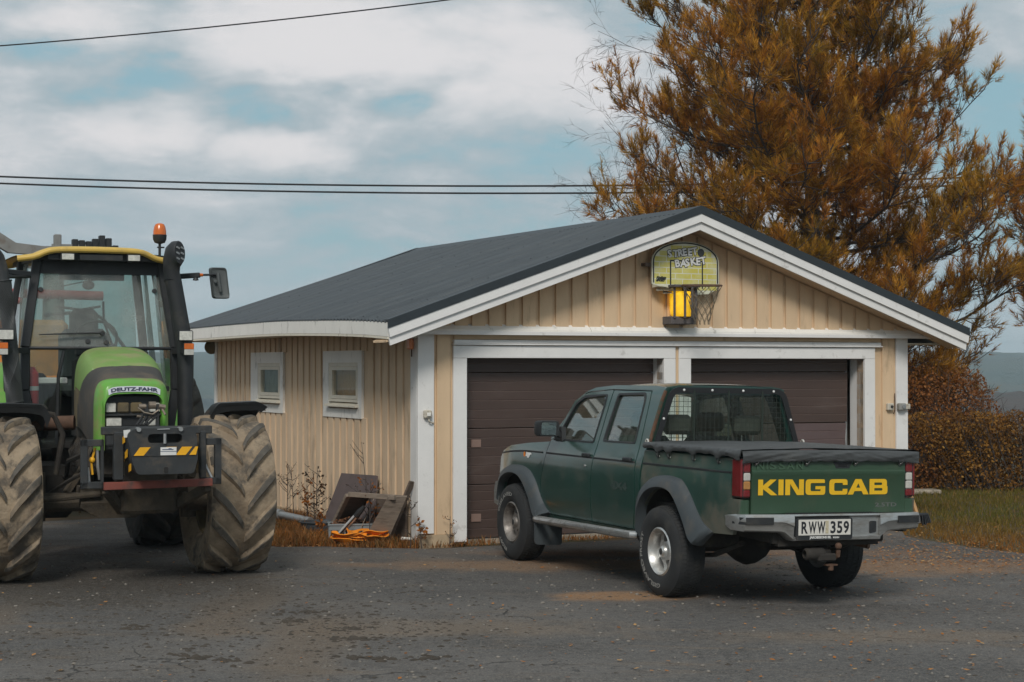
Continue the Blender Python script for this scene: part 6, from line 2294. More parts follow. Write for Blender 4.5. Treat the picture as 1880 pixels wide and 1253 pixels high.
def small_fixtures():
    M_BOX = pmat('yellowed_plastic', (.52, .48, .40), .5, var=.1, patch=((.22, .18, .12), 20, .52, .7, .7))
    t = gthing('outlet_box', 'white outlet box with short cable on the left corner trim', 'outlet', .145, -.031, 1.31)
    MB().box(-.042, .042, -.055, 0, 0, .085, .012).build('housing', M_BOX, t)
    MB().box(-.02, .025, -.068, -.056, .02, .06, .006).build('socket_lid', M_WHITE_OLD, t)
    MB().tube([(.01, -.03, 0), (.015, -.035, -.03), (.045, -.03, -.045), (.07, -.012, -.05), (.075, -.004, -.045)], .008, 6).build('cable', M_BOX, t)
    t = gthing('switch_box', 'small white switch box with dark knob on the yellow board', 'switch', 6.09, -.028, 1.325)
    MB().box(-.045, .045, -.05, 0, 0, .085, .010).build('housing', M_BOX, t)
    MB().lathe([(0, .018), (.014, .016), (.018, 0)], (.008, -.05, .045), (0, -1, 0), 12).build('knob', M_BLACKP, t)
    MB().tube([(.07, -.0, -.04), (.085, -.01, .0), (.085, -.006, .2)], .006, 6).build('cable', M_RUSTY, t)
    t = gthing('outlet_box', 'grey double outlet box on the right corner trim', 'outlet', 6.25, -.033, 1.325)
    MB().box(-.05, .05, -.065, 0, 0, .085, .010).build('housing', pmat('grey_outlet', (.28, .28, .26), .5, var=.2), t)
    MB().box(.052, .125, -.045, -.003, .01, .075, .006).build('connector', M_BOX, t)
    MB().lathe([(0, .012), (.026, .010), (.028, 0)], (.01, -.065, .045), (0, -1, 0), 14).build('socket_lid', M_GALV, t)
    t = gthing('reflector_lamp', 'small orange marker lamp under the eave by the corner', 'lamp', .045, .10, 2.02)
    MB().box(-.05, 0, -.045, .045, 0, .11, .012).build('lens', pmat('pale_orange_lens', (.80, .30, .14), .35, var=.1), t)
    MB().tube([(-.01, 0, 0), (-.012, 0, -.06), (-.01, .0, -.075)], .007, 6).build('bracket', M_RUSTY, t)
    t = gthing('round_lamp', 'round brown wall lamp at the far back corner', 'lamp', .02, GL + .05, 2.11)
    MB().lathe([(0, .05), (.06, .045), (.095, .02), (.10, 0), (0, 0)], (0, 0, 0), (-.6, -.8, 0), 20).build('lamp_body', M_MUDPANEL, t)


small_fixtures()


# ------------------------------------------------------------------ clutter by the long wall
def build_clutter():
    # brown sheet leaning on the wall
    b = gthing('sheet_of_board', 'square brown sheet of board leaning against the garage wall', 'board', 0, 0, 0)
    a, c, d, e = Vector((-.27, 1.95, .0)), Vector((-.27, .40, .0)), Vector((.03, 1.00, .66)), Vector((.03, 2.06, .63))
    n = (c - a).cross(e - a).normalized() * .018
    if n.x > 0: n = -n
    MB().add([a, c, d, e] + [p + n for p in (a, c, d, e)], [(0, 1, 2, 3), (7, 6, 5, 4), (0, 1, 5, 4), (1, 2, 6, 5), (2, 3, 7, 6), (3, 0, 4, 7)]).build('sheet', pmat('brown_plywood_face', (.105, .078, .074), .8, var=.2, vscale=6), b, ang=0)
    # open wooden box frame, tipped on its side, its mouth to the yard
    f = gthing('wooden_frame_box', 'weathered open box of grey planks standing on its side', 'wooden box', 0, 0, 0)
    P = [Vector((-.52, 1.08, .02)), Vector((-.50, .50, .515)), Vector((-.20, -.02, .505)), Vector((-.32, .30, .02))]
    back = Vector((.16, .10, -.01))
    mb = MB(); mb.beam(P[1], P[2], .04, .05, bev=.003); mb.build('top_plank', M_WOOD_GREY, f, ang=0)
    mb = MB(); mb.beam(P[1] + back * .9, P[2] + back * .9, .20, .02, bev=.002); mb.build('top_plank', M_WOOD_DARK, f, ang=0)
    mb = MB(); mb.beam(P[0], P[1] + Vector((0, .03, -.01)), .05, .045, bev=.003); mb.build('side_plank', M_WOOD_GREY, f, ang=0)
    mb = MB(); mb.beam(P[0] + back, P[1] + back + Vector((0, .03, -.01)), .26, .02, (0, 1, .3), .002); mb.build('side_plank', M_WOOD_DARK, f, ang=0)
    mb = MB()
    q0, q1 = P[3], P[2] + Vector((-.02, .02, .01))
    ax = Vector((.86, -.5, 0)) * .15
    th = Vector((.5, .86, .2)).normalized() * .035
    vs = [q0 - ax * .7, q0 + ax, q1 + ax, q1 - ax * .3]
    mb.add(vs + [p + th for p in vs], [(0, 1, 2, 3), (7, 6, 5, 4), (0, 4, 5, 1), (1, 5, 6, 2), (2, 6, 7, 3), (3, 7, 4, 0)])
    mb.build('side_plank', M_WOOD_GREY, f, ang=0)
    MB().beam((-.10, .95, .22), (.02, .20, .22), .02, .44).build('back_board', M_WOOD_DARK, f, ang=0)
    # loose plank leaning to the corner
    p = gthing('plank', 'narrow dark plank leaning steeply against the corner of the garage', 'plank', 0, 0, 0)
    mb = MB(); mb.beam((-.20, .22, .0), (.025, .06, .66), .085, .022, (.5, -.86, 0), .003); mb.build('board', M_WOOD_DARK, p, ang=0)
    # grey plastic crate with leaves
    cr = thing('plastic_crate', 'grey plastic crate with slotted sides full of dead leaves', 'crate', tuple(gw(-.42, .66, 0)), .12)
    M_CR = pmat('grey_blue_plastic', (.20, .225, .235), .6, var=.12, vscale=9, patch=((.08, .06, .045), 8, .5, .7, .6))
    w, dd, h = .225, .13, .20
    mb = MB()
    mb.box(-w, w, -dd, dd, .0, .02, .004)
    for s in (1, -1):
        mb.box(-w, w, s * dd - .006, s * dd + .006, h - .065, h, .003)
        mb.box(-w, w, s * dd - .006, s * dd + .006, .0, .05, .003)
        mb.box(s * w - .006, s * w + .006, -dd, dd, h - .065, h, .003)
        mb.box(s * w - .006, s * w + .006, -dd, dd, 0, .05, .003)
        for k in range(15):
            x = -w + .01 + (2 * w - .02) * k / 14
            mb.box(x - .007, x + .007, s * dd - .005, s * dd + .005, .05, h - .065)
        for k in range(8):
            y = -dd + .01 + (2 * dd - .02) * k / 7
            mb.box(s * w - .005, s * w + .005, y - .007, y + .007, .05, h - .065)
    mb.box(-w - .015, w + .015, -dd - .015, -dd + .004, h - .015, h + .004, .003)
    mb.box(-w - .015, w + .015, dd - .004, dd + .015, h - .015, h + .004, .003)
    mb.build('basket', M_CR, cr, ang=0)
    lf = MB()
    rl = random.Random(5)
    for k in range(260):
        x, y = rl.uniform(-w * .94, w * .94), rl.uniform(-dd * .9, dd * .9)
        z = h - .02 + .09 * (1 - (x / w) ** 2) * (1 - (y / dd) ** 2) * rl.uniform(.3, 1)
        a_ = rl.uniform(0, 6.28)
        u_, v_ = Vector((math.cos(a_), math.sin(a_), rl.uniform(-.6, .6))) * .024, Vector((-math.sin(a_), math.cos(a_), rl.uniform(-.6, .6))) * .014
        q = Vector((x, y, z))
        lf.add([q - u_, q - v_, q + u_, q + v_], [(0, 1, 2, 3)])
    lf.grid(lambda a_, b_: (w * .96 * (2 * a_ - 1), dd * .94 * (2 * b_ - 1), h - .04 + .05 * (1 - (2 * a_ - 1) ** 2) * (1 - (2 * b_ - 1) ** 2)), 6, 5)
    lf.build('leaf_filling', pmat('dead_leaf_brown', (.15, .065, .028), .9, var=.5, vscale=30), cr, ang=0, fix=False)['kind'] = 'stuff'
    # pale tube leaning into the crate
    t = gthing('silver_lamp_tube', 'silver tube with black end leaning across the crate', 'tube', 0, 0, 0)
    A, B_ = Vector((-.62, .62, .03)), Vector((-.34, .42, .41))
    mb = MB(); mb.beam(A, A.lerp(B_, .68), .05, .03, (0, 1, 0), .008); mb.build('tube', pmat('brushed_silver', (.62, .63, .63), .35, metal=.4, var=.15), t)
    sdir = Vector((-.5, -.86, 0)) * .018
    mb = MB(); mb.beam(A + sdir, A.lerp(B_, .66) + sdir, .010, .026, (0, 1, 0)); mb.build('groove', M_BLACK, t, ang=0)
    mb = MB(); mb.tube([A.lerp(B_, .66), A.lerp(B_, .80), A.lerp(B_, .95)], [.026, .032, .018], 8); mb.build('black_end', M_BLACKP, t)
    # thin rod
    r = gthing('thin_rod', 'thin pale rod leaning between the sheet and the crate', 'rod', 0, 0, 0)
    MB().tube([(-.42, .42, .12), (-.02, .80, .60)], .005, 6).build('rod', M_WOOD_GREY, r)
    # orange strap in a heap
    s = thing('orange_strap', 'bright orange sling strap lying in a loose heap', 'strap', tuple(gw(-.46, .30, .0)), .1)
    mb = MB()
    for loop in range(4):
        n = 44
        ph = loop * 1.3
        rx, ry = .20 + .05 * (loop % 3), .12 + .04 * (loop % 2)
        cx, cy = (-.05 + .06 * loop) - .05, .05 * math.sin(loop * 2)
        ring = []
        for i in range(n + 1):
            a = 2 * math.pi * (i / n) * (.86 if loop < 4 else .5) + ph
            wob = .04 * noise.noise((math.cos(a) * 1.5, math.sin(a) * 1.5, loop * 3))
            x, y = (cx + (rx + wob) * math.cos(a) * 1.25) * .72, (cy + (ry + wob) * math.sin(a)) * .72
            z = .04 + .026 * loop + .05 * noise.noise((x * 7, y * 7, loop)) + .02
            z = max(.02, z)
            tang = Vector((-math.sin(a) * rx, math.cos(a) * ry, 0)).normalized()
            tw_ = 1.0 * noise.noise((a * .8, loop, 3)) + .5
            side = Vector((tang.y, -tang.x, 0)) * math.cos(tw_) + Vector((0, 0, 1)) * math.sin(tw_)
            nn = tang.cross(side)
            c = Vector((x, y, z))
            ring.append([c + side * .042 + nn * .004, c - side * .042 + nn * .004, c - side * .042 - nn * .004, c + side * .042 - nn * .004])
        mb.loft(ring)
    mb.v = [(x, y, max(.008, z)) for x, y, z in [tuple(q) for q in mb.v]]
    mb.build('webbing', pmat('orange_webbing', (.85, .27, .010), .75, var=.2, vscale=12, patch=((.30, .10, .02), 12, .52, .7, .6), bump=.001, bscale=90), s, ang=50)
    mb = MB(); mb.box(.06, .16, -.03, .02, .13, .15, .008); mb.build('buckle', M_GALV, s)
    # dark tub, grey pipe, short white pipe end
    t = thing('plastic_tub', 'dark grey plastic tub half hidden in the weeds', 'tub', tuple(gw(-.38, 1.62, 0)), 0)
    mb = MB().lathe([(0, .01), (.17, .01), (.20, .13), (.215, .135), (.215, .145), (.19, .145), (.165, .03), (0, .03)], (0, 0, 0), (0, 0, 1), 20)
    mb.v = [(x * 1.2, y, z) for x, y, z in mb.v]
    mb.build('tub', pmat('dark_blue_grey_plastic', (.045, .055, .065), .6, var=.2), t)
    t = gthing('drain_pipe', 'grey pipe lying in the grass beside the tractor tyre', 'pipe', 0, 0, 0)
    mb = MB()
    mb.tube([(-.62, 3.5, .16), (-.45, 2.6, .13), (-.36, 2.05, .11)], .045, 12)
    mb.tube([(-.50, 2.90, .142), (-.47, 2.72, .136)], .062, 12)
    mb.build('pipe', M_GALV, t)
    t = gthing('pipe_end', 'short white pipe end poking out beside the white corner trim', 'pipe', 0, 0, 0)
    MB().tube([(-.09, .06, .075), (.03, .09, .06)], .018, 12).build('pipe', M_WHITE_OLD, t)
    # beside the truck: wooden handle and brush pushed in behind the bumper
    q = MT @ Vector((-.95, -.99, 0))
    t = thing('broom', 'broom leaning head down behind the right end of the truck bumper', 'broom', (q.x, q.y, 0), math.pi / 2 + .4131)
    MB().tube([(.02, 0, .60), (.16, .05, .98)], .016, 8).build('handle', pmat('varnished_handle', (.46, .25, .09), .5, var=.15), t)
    mb = MB()
    for i in range(40):
        a, b_ = RND.uniform(-.06, .06), RND.uniform(-.03, .03)
        mb.beam((b_, a, .665), (b_ * 1.3 - .01, a * 1.2, .60 + RND.uniform(-.015, .015)), .010, .008)
    mb.box(-.025, .025, -.06, .06, .65, .68, .01)
    mb.build('brush_head', M_BLACK, t)
    t = thing('stone_slab', 'pale stone slab lying on the lawn before the hedge', 'slab', (6.0, 26.0, 0), .2)
    MB().box(-.22, .22, -.15, .15, -.02, .05, .02).build('slab', M_CONC, t)


build_clutter()


# ------------------------------------------------------------------ overhead wires
def wires():
    M_W = pmat('black_wire', (.012, .012, .013), .7)
    def wire(pts, r, label):
        mb = MB()
        mb.tube([Vector(p) for p in pts], r, 6)
        tag(mb.build('overhead_wire', M_W), label, 'overhead wire')
    def cat(a, b, sag, n=24):
        a, b = Vector(a), Vector(b)
        return [a.lerp(b, i / n) - Vector((0, 0, sag * 4 * (i / n) * (1 - i / n))) for i in range(n + 1)]
    wire(cat((-34.5, 60, 9.24), (34.5, 60, 9.33), 1.37, 40), .034, 'upper of the two parallel black wires crossing the sky')
    wire(cat((-34.5, 60, 9.02), (34.5, 60, 9.04), 1.36, 40), .034, 'lower of the two parallel black wires crossing the sky')
    wire(cat((-14.0, 25, 6.01), (10.0, 25, 8.876), .58, 30), .010, 'single thin wire slanting across the upper left sky')


wires()
# ------------------------------------------------------------------ trees and plants
M_BARK = pmat('grey_brown_bark', (.085, .066, .052), .95, var=.3, vscale=6, grain=(1, 1, .4), bump=.006, bscale=14)
M_TWIG = pmat('dark_twig', (.060, .048, .042), .95, var=.2)
M_NEEDLE = pmat('autumn_needles', (1, 1, 1), .75, trans=.35, attr='tint', spec=.25)
M_LEAF = pmat('autumn_leaves', (1, 1, 1), .8, trans=.2, attr='tint', spec=.2)
M_GRASSB = pmat('grass_blades', (1, 1, 1), .85, trans=.15, attr='tint', spec=.2)


class Leafy:
    """many tiny faces with a colour each"""
    def __init__(s):
        s.v, s.f, s.c = [], [], []

    def tri(s, a, b, c, col):
        o = len(s.v)
        s.v += [a, b, c]
        s.f.append((o, o + 1, o + 2))
        s.c.append(col)

    def quad(s, a, b, c, d, col):
        o = len(s.v)
        s.v += [a, b, c, d]
        s.f.append((o, o + 1, o + 2, o + 3))
        s.c.append(col)

    def build(s, name, mat, parent=None):
        me = bpy.data.meshes.new(name)
        me.from_pydata([tuple(p) for p in s.v], [], s.f)
        me.materials.append(mat)
        at = me.attributes.new('tint', 'FLOAT_COLOR', 'FACE')
        flat = []
        for c in s.c: flat += [c[0], c[1], c[2], 1.0]
        at.data.foreach_set('color', flat)
        me.update()
        o = bpy.data.objects.new(name, me)
        COL.objects.link(o)
        if parent is not None: o.parent = parent
        return o


def mixc(a, b, t): return tuple(x + (y - x) * t for x, y in zip(a, b))


def rv(r): return Vector((r.uniform(-1, 1), r.uniform(-1, 1), r.uniform(-1, 1)))


def pine(name, label, loc, H, env, seed, n_whorl, dens=1.0, lean=(0, 0)):
    """conifer with loose whorls of limbs, upturned shoots and bottle-brush tufts of long needles.
    env(z, azimuth) gives the reach of the limbs at height z"""
    r = random.Random(seed)
    t = thing(name, label, 'tree', loc)
    def trunk_pt(z):
        f = z / H
        return Vector((lean[0] * f + .12 * noise.noise((0, z * .35, seed)), lean[1] * f + .12 * noise.noise((5, z * .35, seed)), z))
    mb = MB()
    zs = [H * i / 30 for i in range(31)]
    mb.tube([trunk_pt(z) for z in zs], [.17 * (1 - .88 * (z / H)) + .03 * math.exp(-z * 2) for z in zs], 10)
    mb.build('trunk', M_BARK, t)
    nd = Leafy()
    tw = MB()
    brown, olive, gold, dark = (.46, .175, .022), (.34, .205, .024), (.75, .38, .045), (.17, .068, .014)
    tufts = []
    def shoot(p, d, L):
        """terminal shoot clothed in needles"""
        tufts.append((p, d.normalized(), L))
    limbs = 0
    for w in range(n_whorl):
        f = (w + .5) / n_whorl
        z = .9 + (H - 1.2) * f
        k = r.randint(4, 6) if f < .9 else 3
        a0 = r.uniform(0, 6.28)
        for q in range(k):
            az = a0 + 6.283 * q / k + r.uniform(-.4, .4)
            reach = env(z, az) * r.uniform(.72, 1.06)
            if reach < .25: continue
            zz = z + r.uniform(-.2, .2)
            base = trunk_pt(zz)
            rise = reach * (r.uniform(.10, .42) + .35 * f)
            N = 8
            pts = []
            bend = r.uniform(-.35, .35)
            for i in range(N + 1):
                s_ = i / N
                aa = az + bend * s_ + .16 * noise.noise((s_ * 3, limbs * 1.7, seed))
                pts.append(base + Vector((math.cos(aa) * reach * s_, math.sin(aa) * reach * s_, rise * s_ ** 1.5 - .06 * reach * math.sin(s_ * 3.14) + .10 * noise.noise((s_ * 5, limbs, 2)))))
            rb = .011 + .009 * reach
            mb = MB().tube(pts, [rb * (1 - .85 * i / N) for i in range(N + 1)], 6)
            mb.build('limb', M_BARK, t)
            limbs += 1
            # side branches, each ending in a plume of shoots
            nb = int((7 + reach * 11) * dens)
            for b in range(nb):
                s_ = r.uniform(.06, 1.0) ** .75
                i = min(N - 1, int(s_ * N))
                p = pts[i].lerp(pts[i + 1], s_ * N - i)
                out = (pts[i + 1] - pts[i]).normalized()
                sd = 1 if r.random() < .5 else -1
                lat = Vector((-out.y, out.x, 0)) * sd
                d = (out * r.uniform(.2, 1.0) + lat * r.uniform(.1, 1.1) + Vector((0, 0, r.uniform(-.45, .9)))).normalized()
                L = r.uniform(.30, 1.0) * (1.15 - .45 * s_) * min(1.0, .5 + reach / 3)
                m = p + d * L * .5 + Vector((0, 0, -.03))
                e = p + d * L + Vector((0, 0, .16 * L + .03))
                tw.tube([p, m, e], [.009, .006, .004], 4, cap=False)
                shoot(e, d + Vector((0, 0, r.uniform(.4, 1.2))), r.uniform(.19, .30))
                for c in range(r.randint(3, 5)):
                    q_ = p.lerp(e, r.uniform(.45, 1.0))
                    dd = (d * .6 + rv(r) * .8 + Vector((0, 0, r.uniform(.2, 1.0)))).normalized()
                    l2 = r.uniform(.12, .30)
                    e2 = q_ + dd * l2
                    tw.tube([q_, e2], [.005, .003], 3, cap=False)
                    shoot(e2, dd + Vector((0, 0, .5)), r.uniform(.16, .27))
    for p, d, L in tufts:
        a = d.cross(Vector((.3, .5, .8)) if abs(d.z) < .8 else Vector((1, 0, 0))).normalized()
        b = d.cross(a)
        clump = noise.noise((p.x * .9, p.y * .9, p.z * .9 + seed))
        c0 = mixc(brown, olive, min(1, max(0, .45 + clump * 1.6 + r.uniform(-.25, .25))))
        kk = r.uniform(.65, 1.25)
        c0 = tuple(x * kk for x in c0)
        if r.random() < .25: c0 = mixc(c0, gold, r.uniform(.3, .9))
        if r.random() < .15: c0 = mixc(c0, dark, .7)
        for k in range(30):
            an = r.uniform(0, 6.283)
            s_ = r.random()
            root = p - d * L * (1 - s_) * .9
            sp = .28 + .55 * (1 - s_) + r.uniform(-.1, .12)
            dr = (d * (1 - .35 * sp) + (a * math.cos(an) + b * math.sin(an)) * sp).normalized()
            l = L * r.uniform(.42, .75)
            side = dr.cross(Vector((r.uniform(-1, 1), r.uniform(-1, 1), r.uniform(-1, 1)))).normalized() * .0050
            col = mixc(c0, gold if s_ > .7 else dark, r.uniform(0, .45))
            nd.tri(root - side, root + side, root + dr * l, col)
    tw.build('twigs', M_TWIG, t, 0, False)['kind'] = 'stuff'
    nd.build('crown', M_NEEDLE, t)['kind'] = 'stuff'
    return t, len(tufts)


def env_main(z, az):
    e = interp(z, [(0.5, 1.4), (1.4, 3.0), (2.6, 3.5), (4.0, 3.45), (5.2, 3.05), (6.2, 2.65), (7.2, 2.2), (8.2, 1.75), (9.5, 1.25), (11.0, .6), (12, .2)])
    left = .5 - .5 * math.cos(az)
    side = 1 + .22 * left ** 2 * math.exp(-((z - 4.2) / 1.2) ** 2)
    side *= 1 - .17 * (1 - left) ** 2 * min(1, max(0, (z - 4.2) / 1.5))
    return e * side * (1 + .13 * math.sin(az * 2 + z * 1.3) + .10 * math.sin(az * 3 - z * .9))


pine('conifer', 'tall brown needled conifer standing behind the garage', (4.95, 29.2, -.1), 11.8, env_main, 5, 25, 1.0, (-.1, 0))
pine('conifer', 'second brown conifer cut by the right edge beside the tall one', (9.75, 31.0, -.1), 6.4, lambda z, a: interp(z, [(.5, .3), (2.0, .55), (3.2, 1.0), (4.2, 1.0), (5.2, .7), (6.4, .2)]), 9, 13, .9)


def bare_tree(name, label, loc, H, seed, spread, col=M_TWIG):
    r = random.Random(seed)
    t = thing(name, label, 'tree', loc)
    trunk = MB()
    tw = MB()
    def grow(p, d, L, rad_, depth):
        n = 5
        pts = [p]
        for i in range(n):
            d = (d + rv(r) * .16 + Vector((0, 0, .03 if depth < 3 else -.04))).normalized()
            pts.append(pts[-1] + d * L / n)
        m = trunk if depth == 0 else tw
        m.tube(pts, [rad_ * (1 - .5 * i / n) for i in range(n + 1)], 6 if depth < 2 else 3, cap=False)
        if depth >= 5: return
        k = (11, 6, 5, 4, 3)[depth]
        for c in range(k):
            s_ = r.uniform(.30, 1.0)
            i = min(n - 1, int(s_ * n))
            q = pts[i].lerp(pts[i + 1], s_ * n - i)
            dd = (d + rv(r) * spread).normalized()
            grow(q, dd, L * r.uniform(.38, .62), max(.0028, rad_ * .36), depth + 1)
    grow(Vector((0, 0, 0)), Vector((0, 0, 1)), H * .62, .06, 0)
    trunk.build('trunk', M_BARK, t)
    tw.build('twigs', col, t, 0, False)['kind'] = 'stuff'
    return t


bare_tree('birch_tree', 'bare leafless birch with thin twigs reaching past the conifer', (3.75, 32.5, -.1), 9.4, 23, .74)


# hedge, shrubs: leaf clouds on a twig skeleton
def leafy_mass(name, label, cat, loc, size, n_leaf, seed, cols, leaf=.035, holes=.25, twig=120, group=None, top_rough=.12):
    r = random.Random(seed)
    t = thing(name, label, cat, loc, 0, group)
    lf = Leafy()
    sx, sy, sz = size
    made = 0
    while made < n_leaf:
        x, y, z = r.uniform(-1, 1), r.uniform(-1, 1), r.random() ** .9
        X, Y, Z = x * sx, y * sy, z * sz
        edge = noise.noise((X * 1.3, Y * 1.3, Z * 1.3 + seed)) * .35
        if name == 'hedge':
            if z > 1 - top_rough * (.5 + .9 * noise.noise((X * 2.5, Y, seed))): continue
            if abs(y) > .8 + edge: continue
        else:
            if x * x + y * y + (max(0, z - .25) / .75) ** 2 > 1.0 + edge * 1.6: continue
        if noise.noise((X * 3.1, Y * 3.1, Z * 3.1 + 9)) < -holes - .15 + (0.25 * (.5 - z) if z < .5 else 0): continue
        p = Vector((X, Y, Z))
        d = rv(r).normalized()
        u = d.cross(rv(r)).normalized()
        l = leaf * r.uniform(.6, 1.4)
        cl = noise.noise((X * 1.7, Y * 1.7, Z * 1.7 + 3))
        c = mixc(cols[0], cols[1], min(1, max(0, .5 + cl + r.uniform(-.3, .3))))
        if r.random() < .12: c = cols[2]
        lf.quad(p, p + d * l * .5 + u * l * .32, p + d * l, p + d * l * .5 - u * l * .32, c)
        made += 1
    tw = MB()
    for k in range(twig):
        x, y = r.uniform(-.9, .9) * sx, r.uniform(-.7, .7) * sy
        p = Vector((x * .85, y * .6, 0))
        hgt = sz * r.uniform(.6, 1.03) * (1 if name == 'hedge' else math.sqrt(max(.1, 1 - (x / sx) ** 2)))
        e = Vector((x * 1.05 + r.uniform(-.2, .2), y * 1.2, hgt))
        m = p.lerp(e, .5) + rv(r) * .08
        tw.tube([p, m, e], [.010, .007, .003], 3, cap=False)
        for q in range(5):
            s_ = m.lerp(e, r.random())
            tw.tube([s_, s_ + Vector((r.uniform(-.2, .2), r.uniform(-.2, .2), r.uniform(.0, .25)))], [.004, .002], 3, cap=False)
    tw.build('twigs', M_TWIG, t, 0, False)['kind'] = 'stuff'
    lf.build('foliage', M_LEAF, t)['kind'] = 'stuff'
    return t


C_HEDGE = [(.15, .066, .016), (.24, .115, .022), (.34, .18, .04)]
C_SHRUB = [(.19, .075, .026), (.27, .105, .028), (.33, .15, .05)]
leafy_mass('hedge', 'clipped brown leaved hedge along the back of the lawn', 'hedge', (8.6, 26.9, -.02), (2.9, .55, 1.22), 30000, 3, C_HEDGE, .045, .22, 260)
leafy_mass('bush', 'tall reddish brown shrub between the garage and the hedge', 'bush', (6.6, 27.9, -.02), (1.15, .9, 2.0), 20000, 8, C_SHRUB, .042, .12, 160)
leafy_mass('bush', 'low reddish bush at the left foot of the hedge', 'bush', (5.75, 26.9, -.02), (.75, .6, 1.05), 9000, 12, C_SHRUB, .040, .15, 90)
leafy_mass('bush', 'dark brown bush close behind the right corner of the garage', 'bush', (4.95, 26.2, -.02), (.75, .7, 2.0), 11000, 31, [(.13, .056, .02), (.20, .09, .026), (.28, .14, .035)], .042, .15, 90)


# ------------------------------------------------------------------ grass, weeds, leaves, mud
def in_poly(x, y, P):
    c = False
    j = len(P) - 1
    for i in range(len(P)):
        if (P[i][1] > y) != (P[j][1] > y) and x < (P[j][0] - P[i][0]) * (y - P[i][1]) / (P[j][1] - P[i][1]) + P[i][0]: c = not c
        j = i
    return c


def grass(name, label, poly, n, seed, colf, hmin, hmax, wid=.004, clump=.5):
    r = random.Random(seed)
    g = Leafy()
    xs = [p[0] for p in poly]; ys = [p[1] for p in poly]
    k = 0
    tries = 0
    while k < n and tries < n * 20:
        tries += 1
        x, y = r.uniform(min(xs), max(xs)), r.uniform(min(ys), max(ys))
        if not in_poly(x, y, poly): continue
        if noise.noise((x * 3.1, y * 3.1, seed)) < -clump + r.uniform(-.2, .2): continue
        h = r.uniform(hmin, hmax) * (.7 + .6 * (.5 + noise.noise((x * 2, y * 2, seed + 3))))
        an = r.uniform(0, 6.283)
        b = Vector((math.cos(an), math.sin(an), 0)) * wid * r.uniform(.7, 1.4)
        ln = Vector((r.uniform(-.6, .6), r.uniform(-.6, .6), 0)) * h
        p = Vector((x, y, -.02))
        m = p + Vector((0, 0, h * .6)) + ln * .35
        e = p + Vector((0, 0, h)) + ln
        c = colf(x, y, r)
        g.quad(p - b, p + b, m + b * .7, m - b * .7, c)
        g.tri(m - b * .7, m + b * .7, e, c)
        k += 1
    tag(g.build(name, M_GRASSB), label, 'grass', kind='stuff')


def lawn_col(x, y, r):
    t = noise.noise((x * .7, y * .7, 4)) + r.uniform(-.4, .4)
    d = max(0, min(1, (y - 18.3 - (x - 5) * -.8) / 3.2))
    c = mixc((.23, .095, .022), (.105, .098, .018), min(1, max(0, d * .9 + .25 * t)))
    if r.random() < .12: c = (.24, .15, .05)
    return c


grass('lawn_grass', 'thin green and tan autumn grass of the lawn', [(4.0, 26.8), (4.1, 20.5), (4.4, 19.4), (5.0, 17.7), (5.6, 16.9), (6.6, 16.0), (12, 14), (13, 26.8)], 52000, 2, lawn_col, .03, .075, .005, .85)


def straw_col(x, y, r):
    c = mixc((.36, .125, .020), (.19, .085, .026), r.random())
    if r.random() < .2: c = (.38, .21, .08)
    if r.random() < .22: c = (.085, .065, .022)
    return mixc(c, (.14, .07, .03), .35 + .35 * noise.noise((x * 2.3, y * 2.3, 7)))


wallp = lambda u, y: tuple(gw(u, y))[:2]
grass('dead_grass', 'orange brown dead grass along the foot of the long garage wall',
      [(-2.75, 18.45), (-2.35, 18.25), (-1.9, 18.3), (-1.25, 18.13), (-.95, 18.2), wallp(.05, .1), wallp(.05, 3), wallp(.05, 7.2), wallp(-1.2, 7.4), (-5.6, 23), (-4.6, 22.0), (-3.6, 21.5), (-2.9, 19.9)], 17000, 6, straw_col, .04, .17, .0045, .9)
grass('dead_grass', 'thick rusty dead grass around the clutter by the garage corner', [wallp(.05, 3.6), wallp(-.75, 3.4), wallp(-.95, 2.2), wallp(-1.15, .75), wallp(-.55, .12), wallp(-.25, -.16), wallp(.06, -.06)], 11000, 46, straw_col, .03, .13, .0045, 1.2)
grass('dead_grass_strip', 'brown grass growing along the foot of the garage doors', [wallp(.1, -.28), wallp(.1, -.04), wallp(.5, .1), wallp(5.9, .12), wallp(6.5, .1), wallp(6.5, -.3), wallp(3, -.10), wallp(.6, -.10)], 2600, 16, straw_col, .03, .10, .004, .2)
grass('field_grass', 'rough tan grass of the field behind the tractor', [(-16, 21.5), (-7.6, 22.5), (-5.6, 21.5), (-5.0, 24), (-4.4, 30), (-4, 42), (-18, 42)], 16000, 26, lambda x, y, r: mixc((.10, .062, .03), (.070, .062, .028), r.random()), .03, .10, .007, .45)


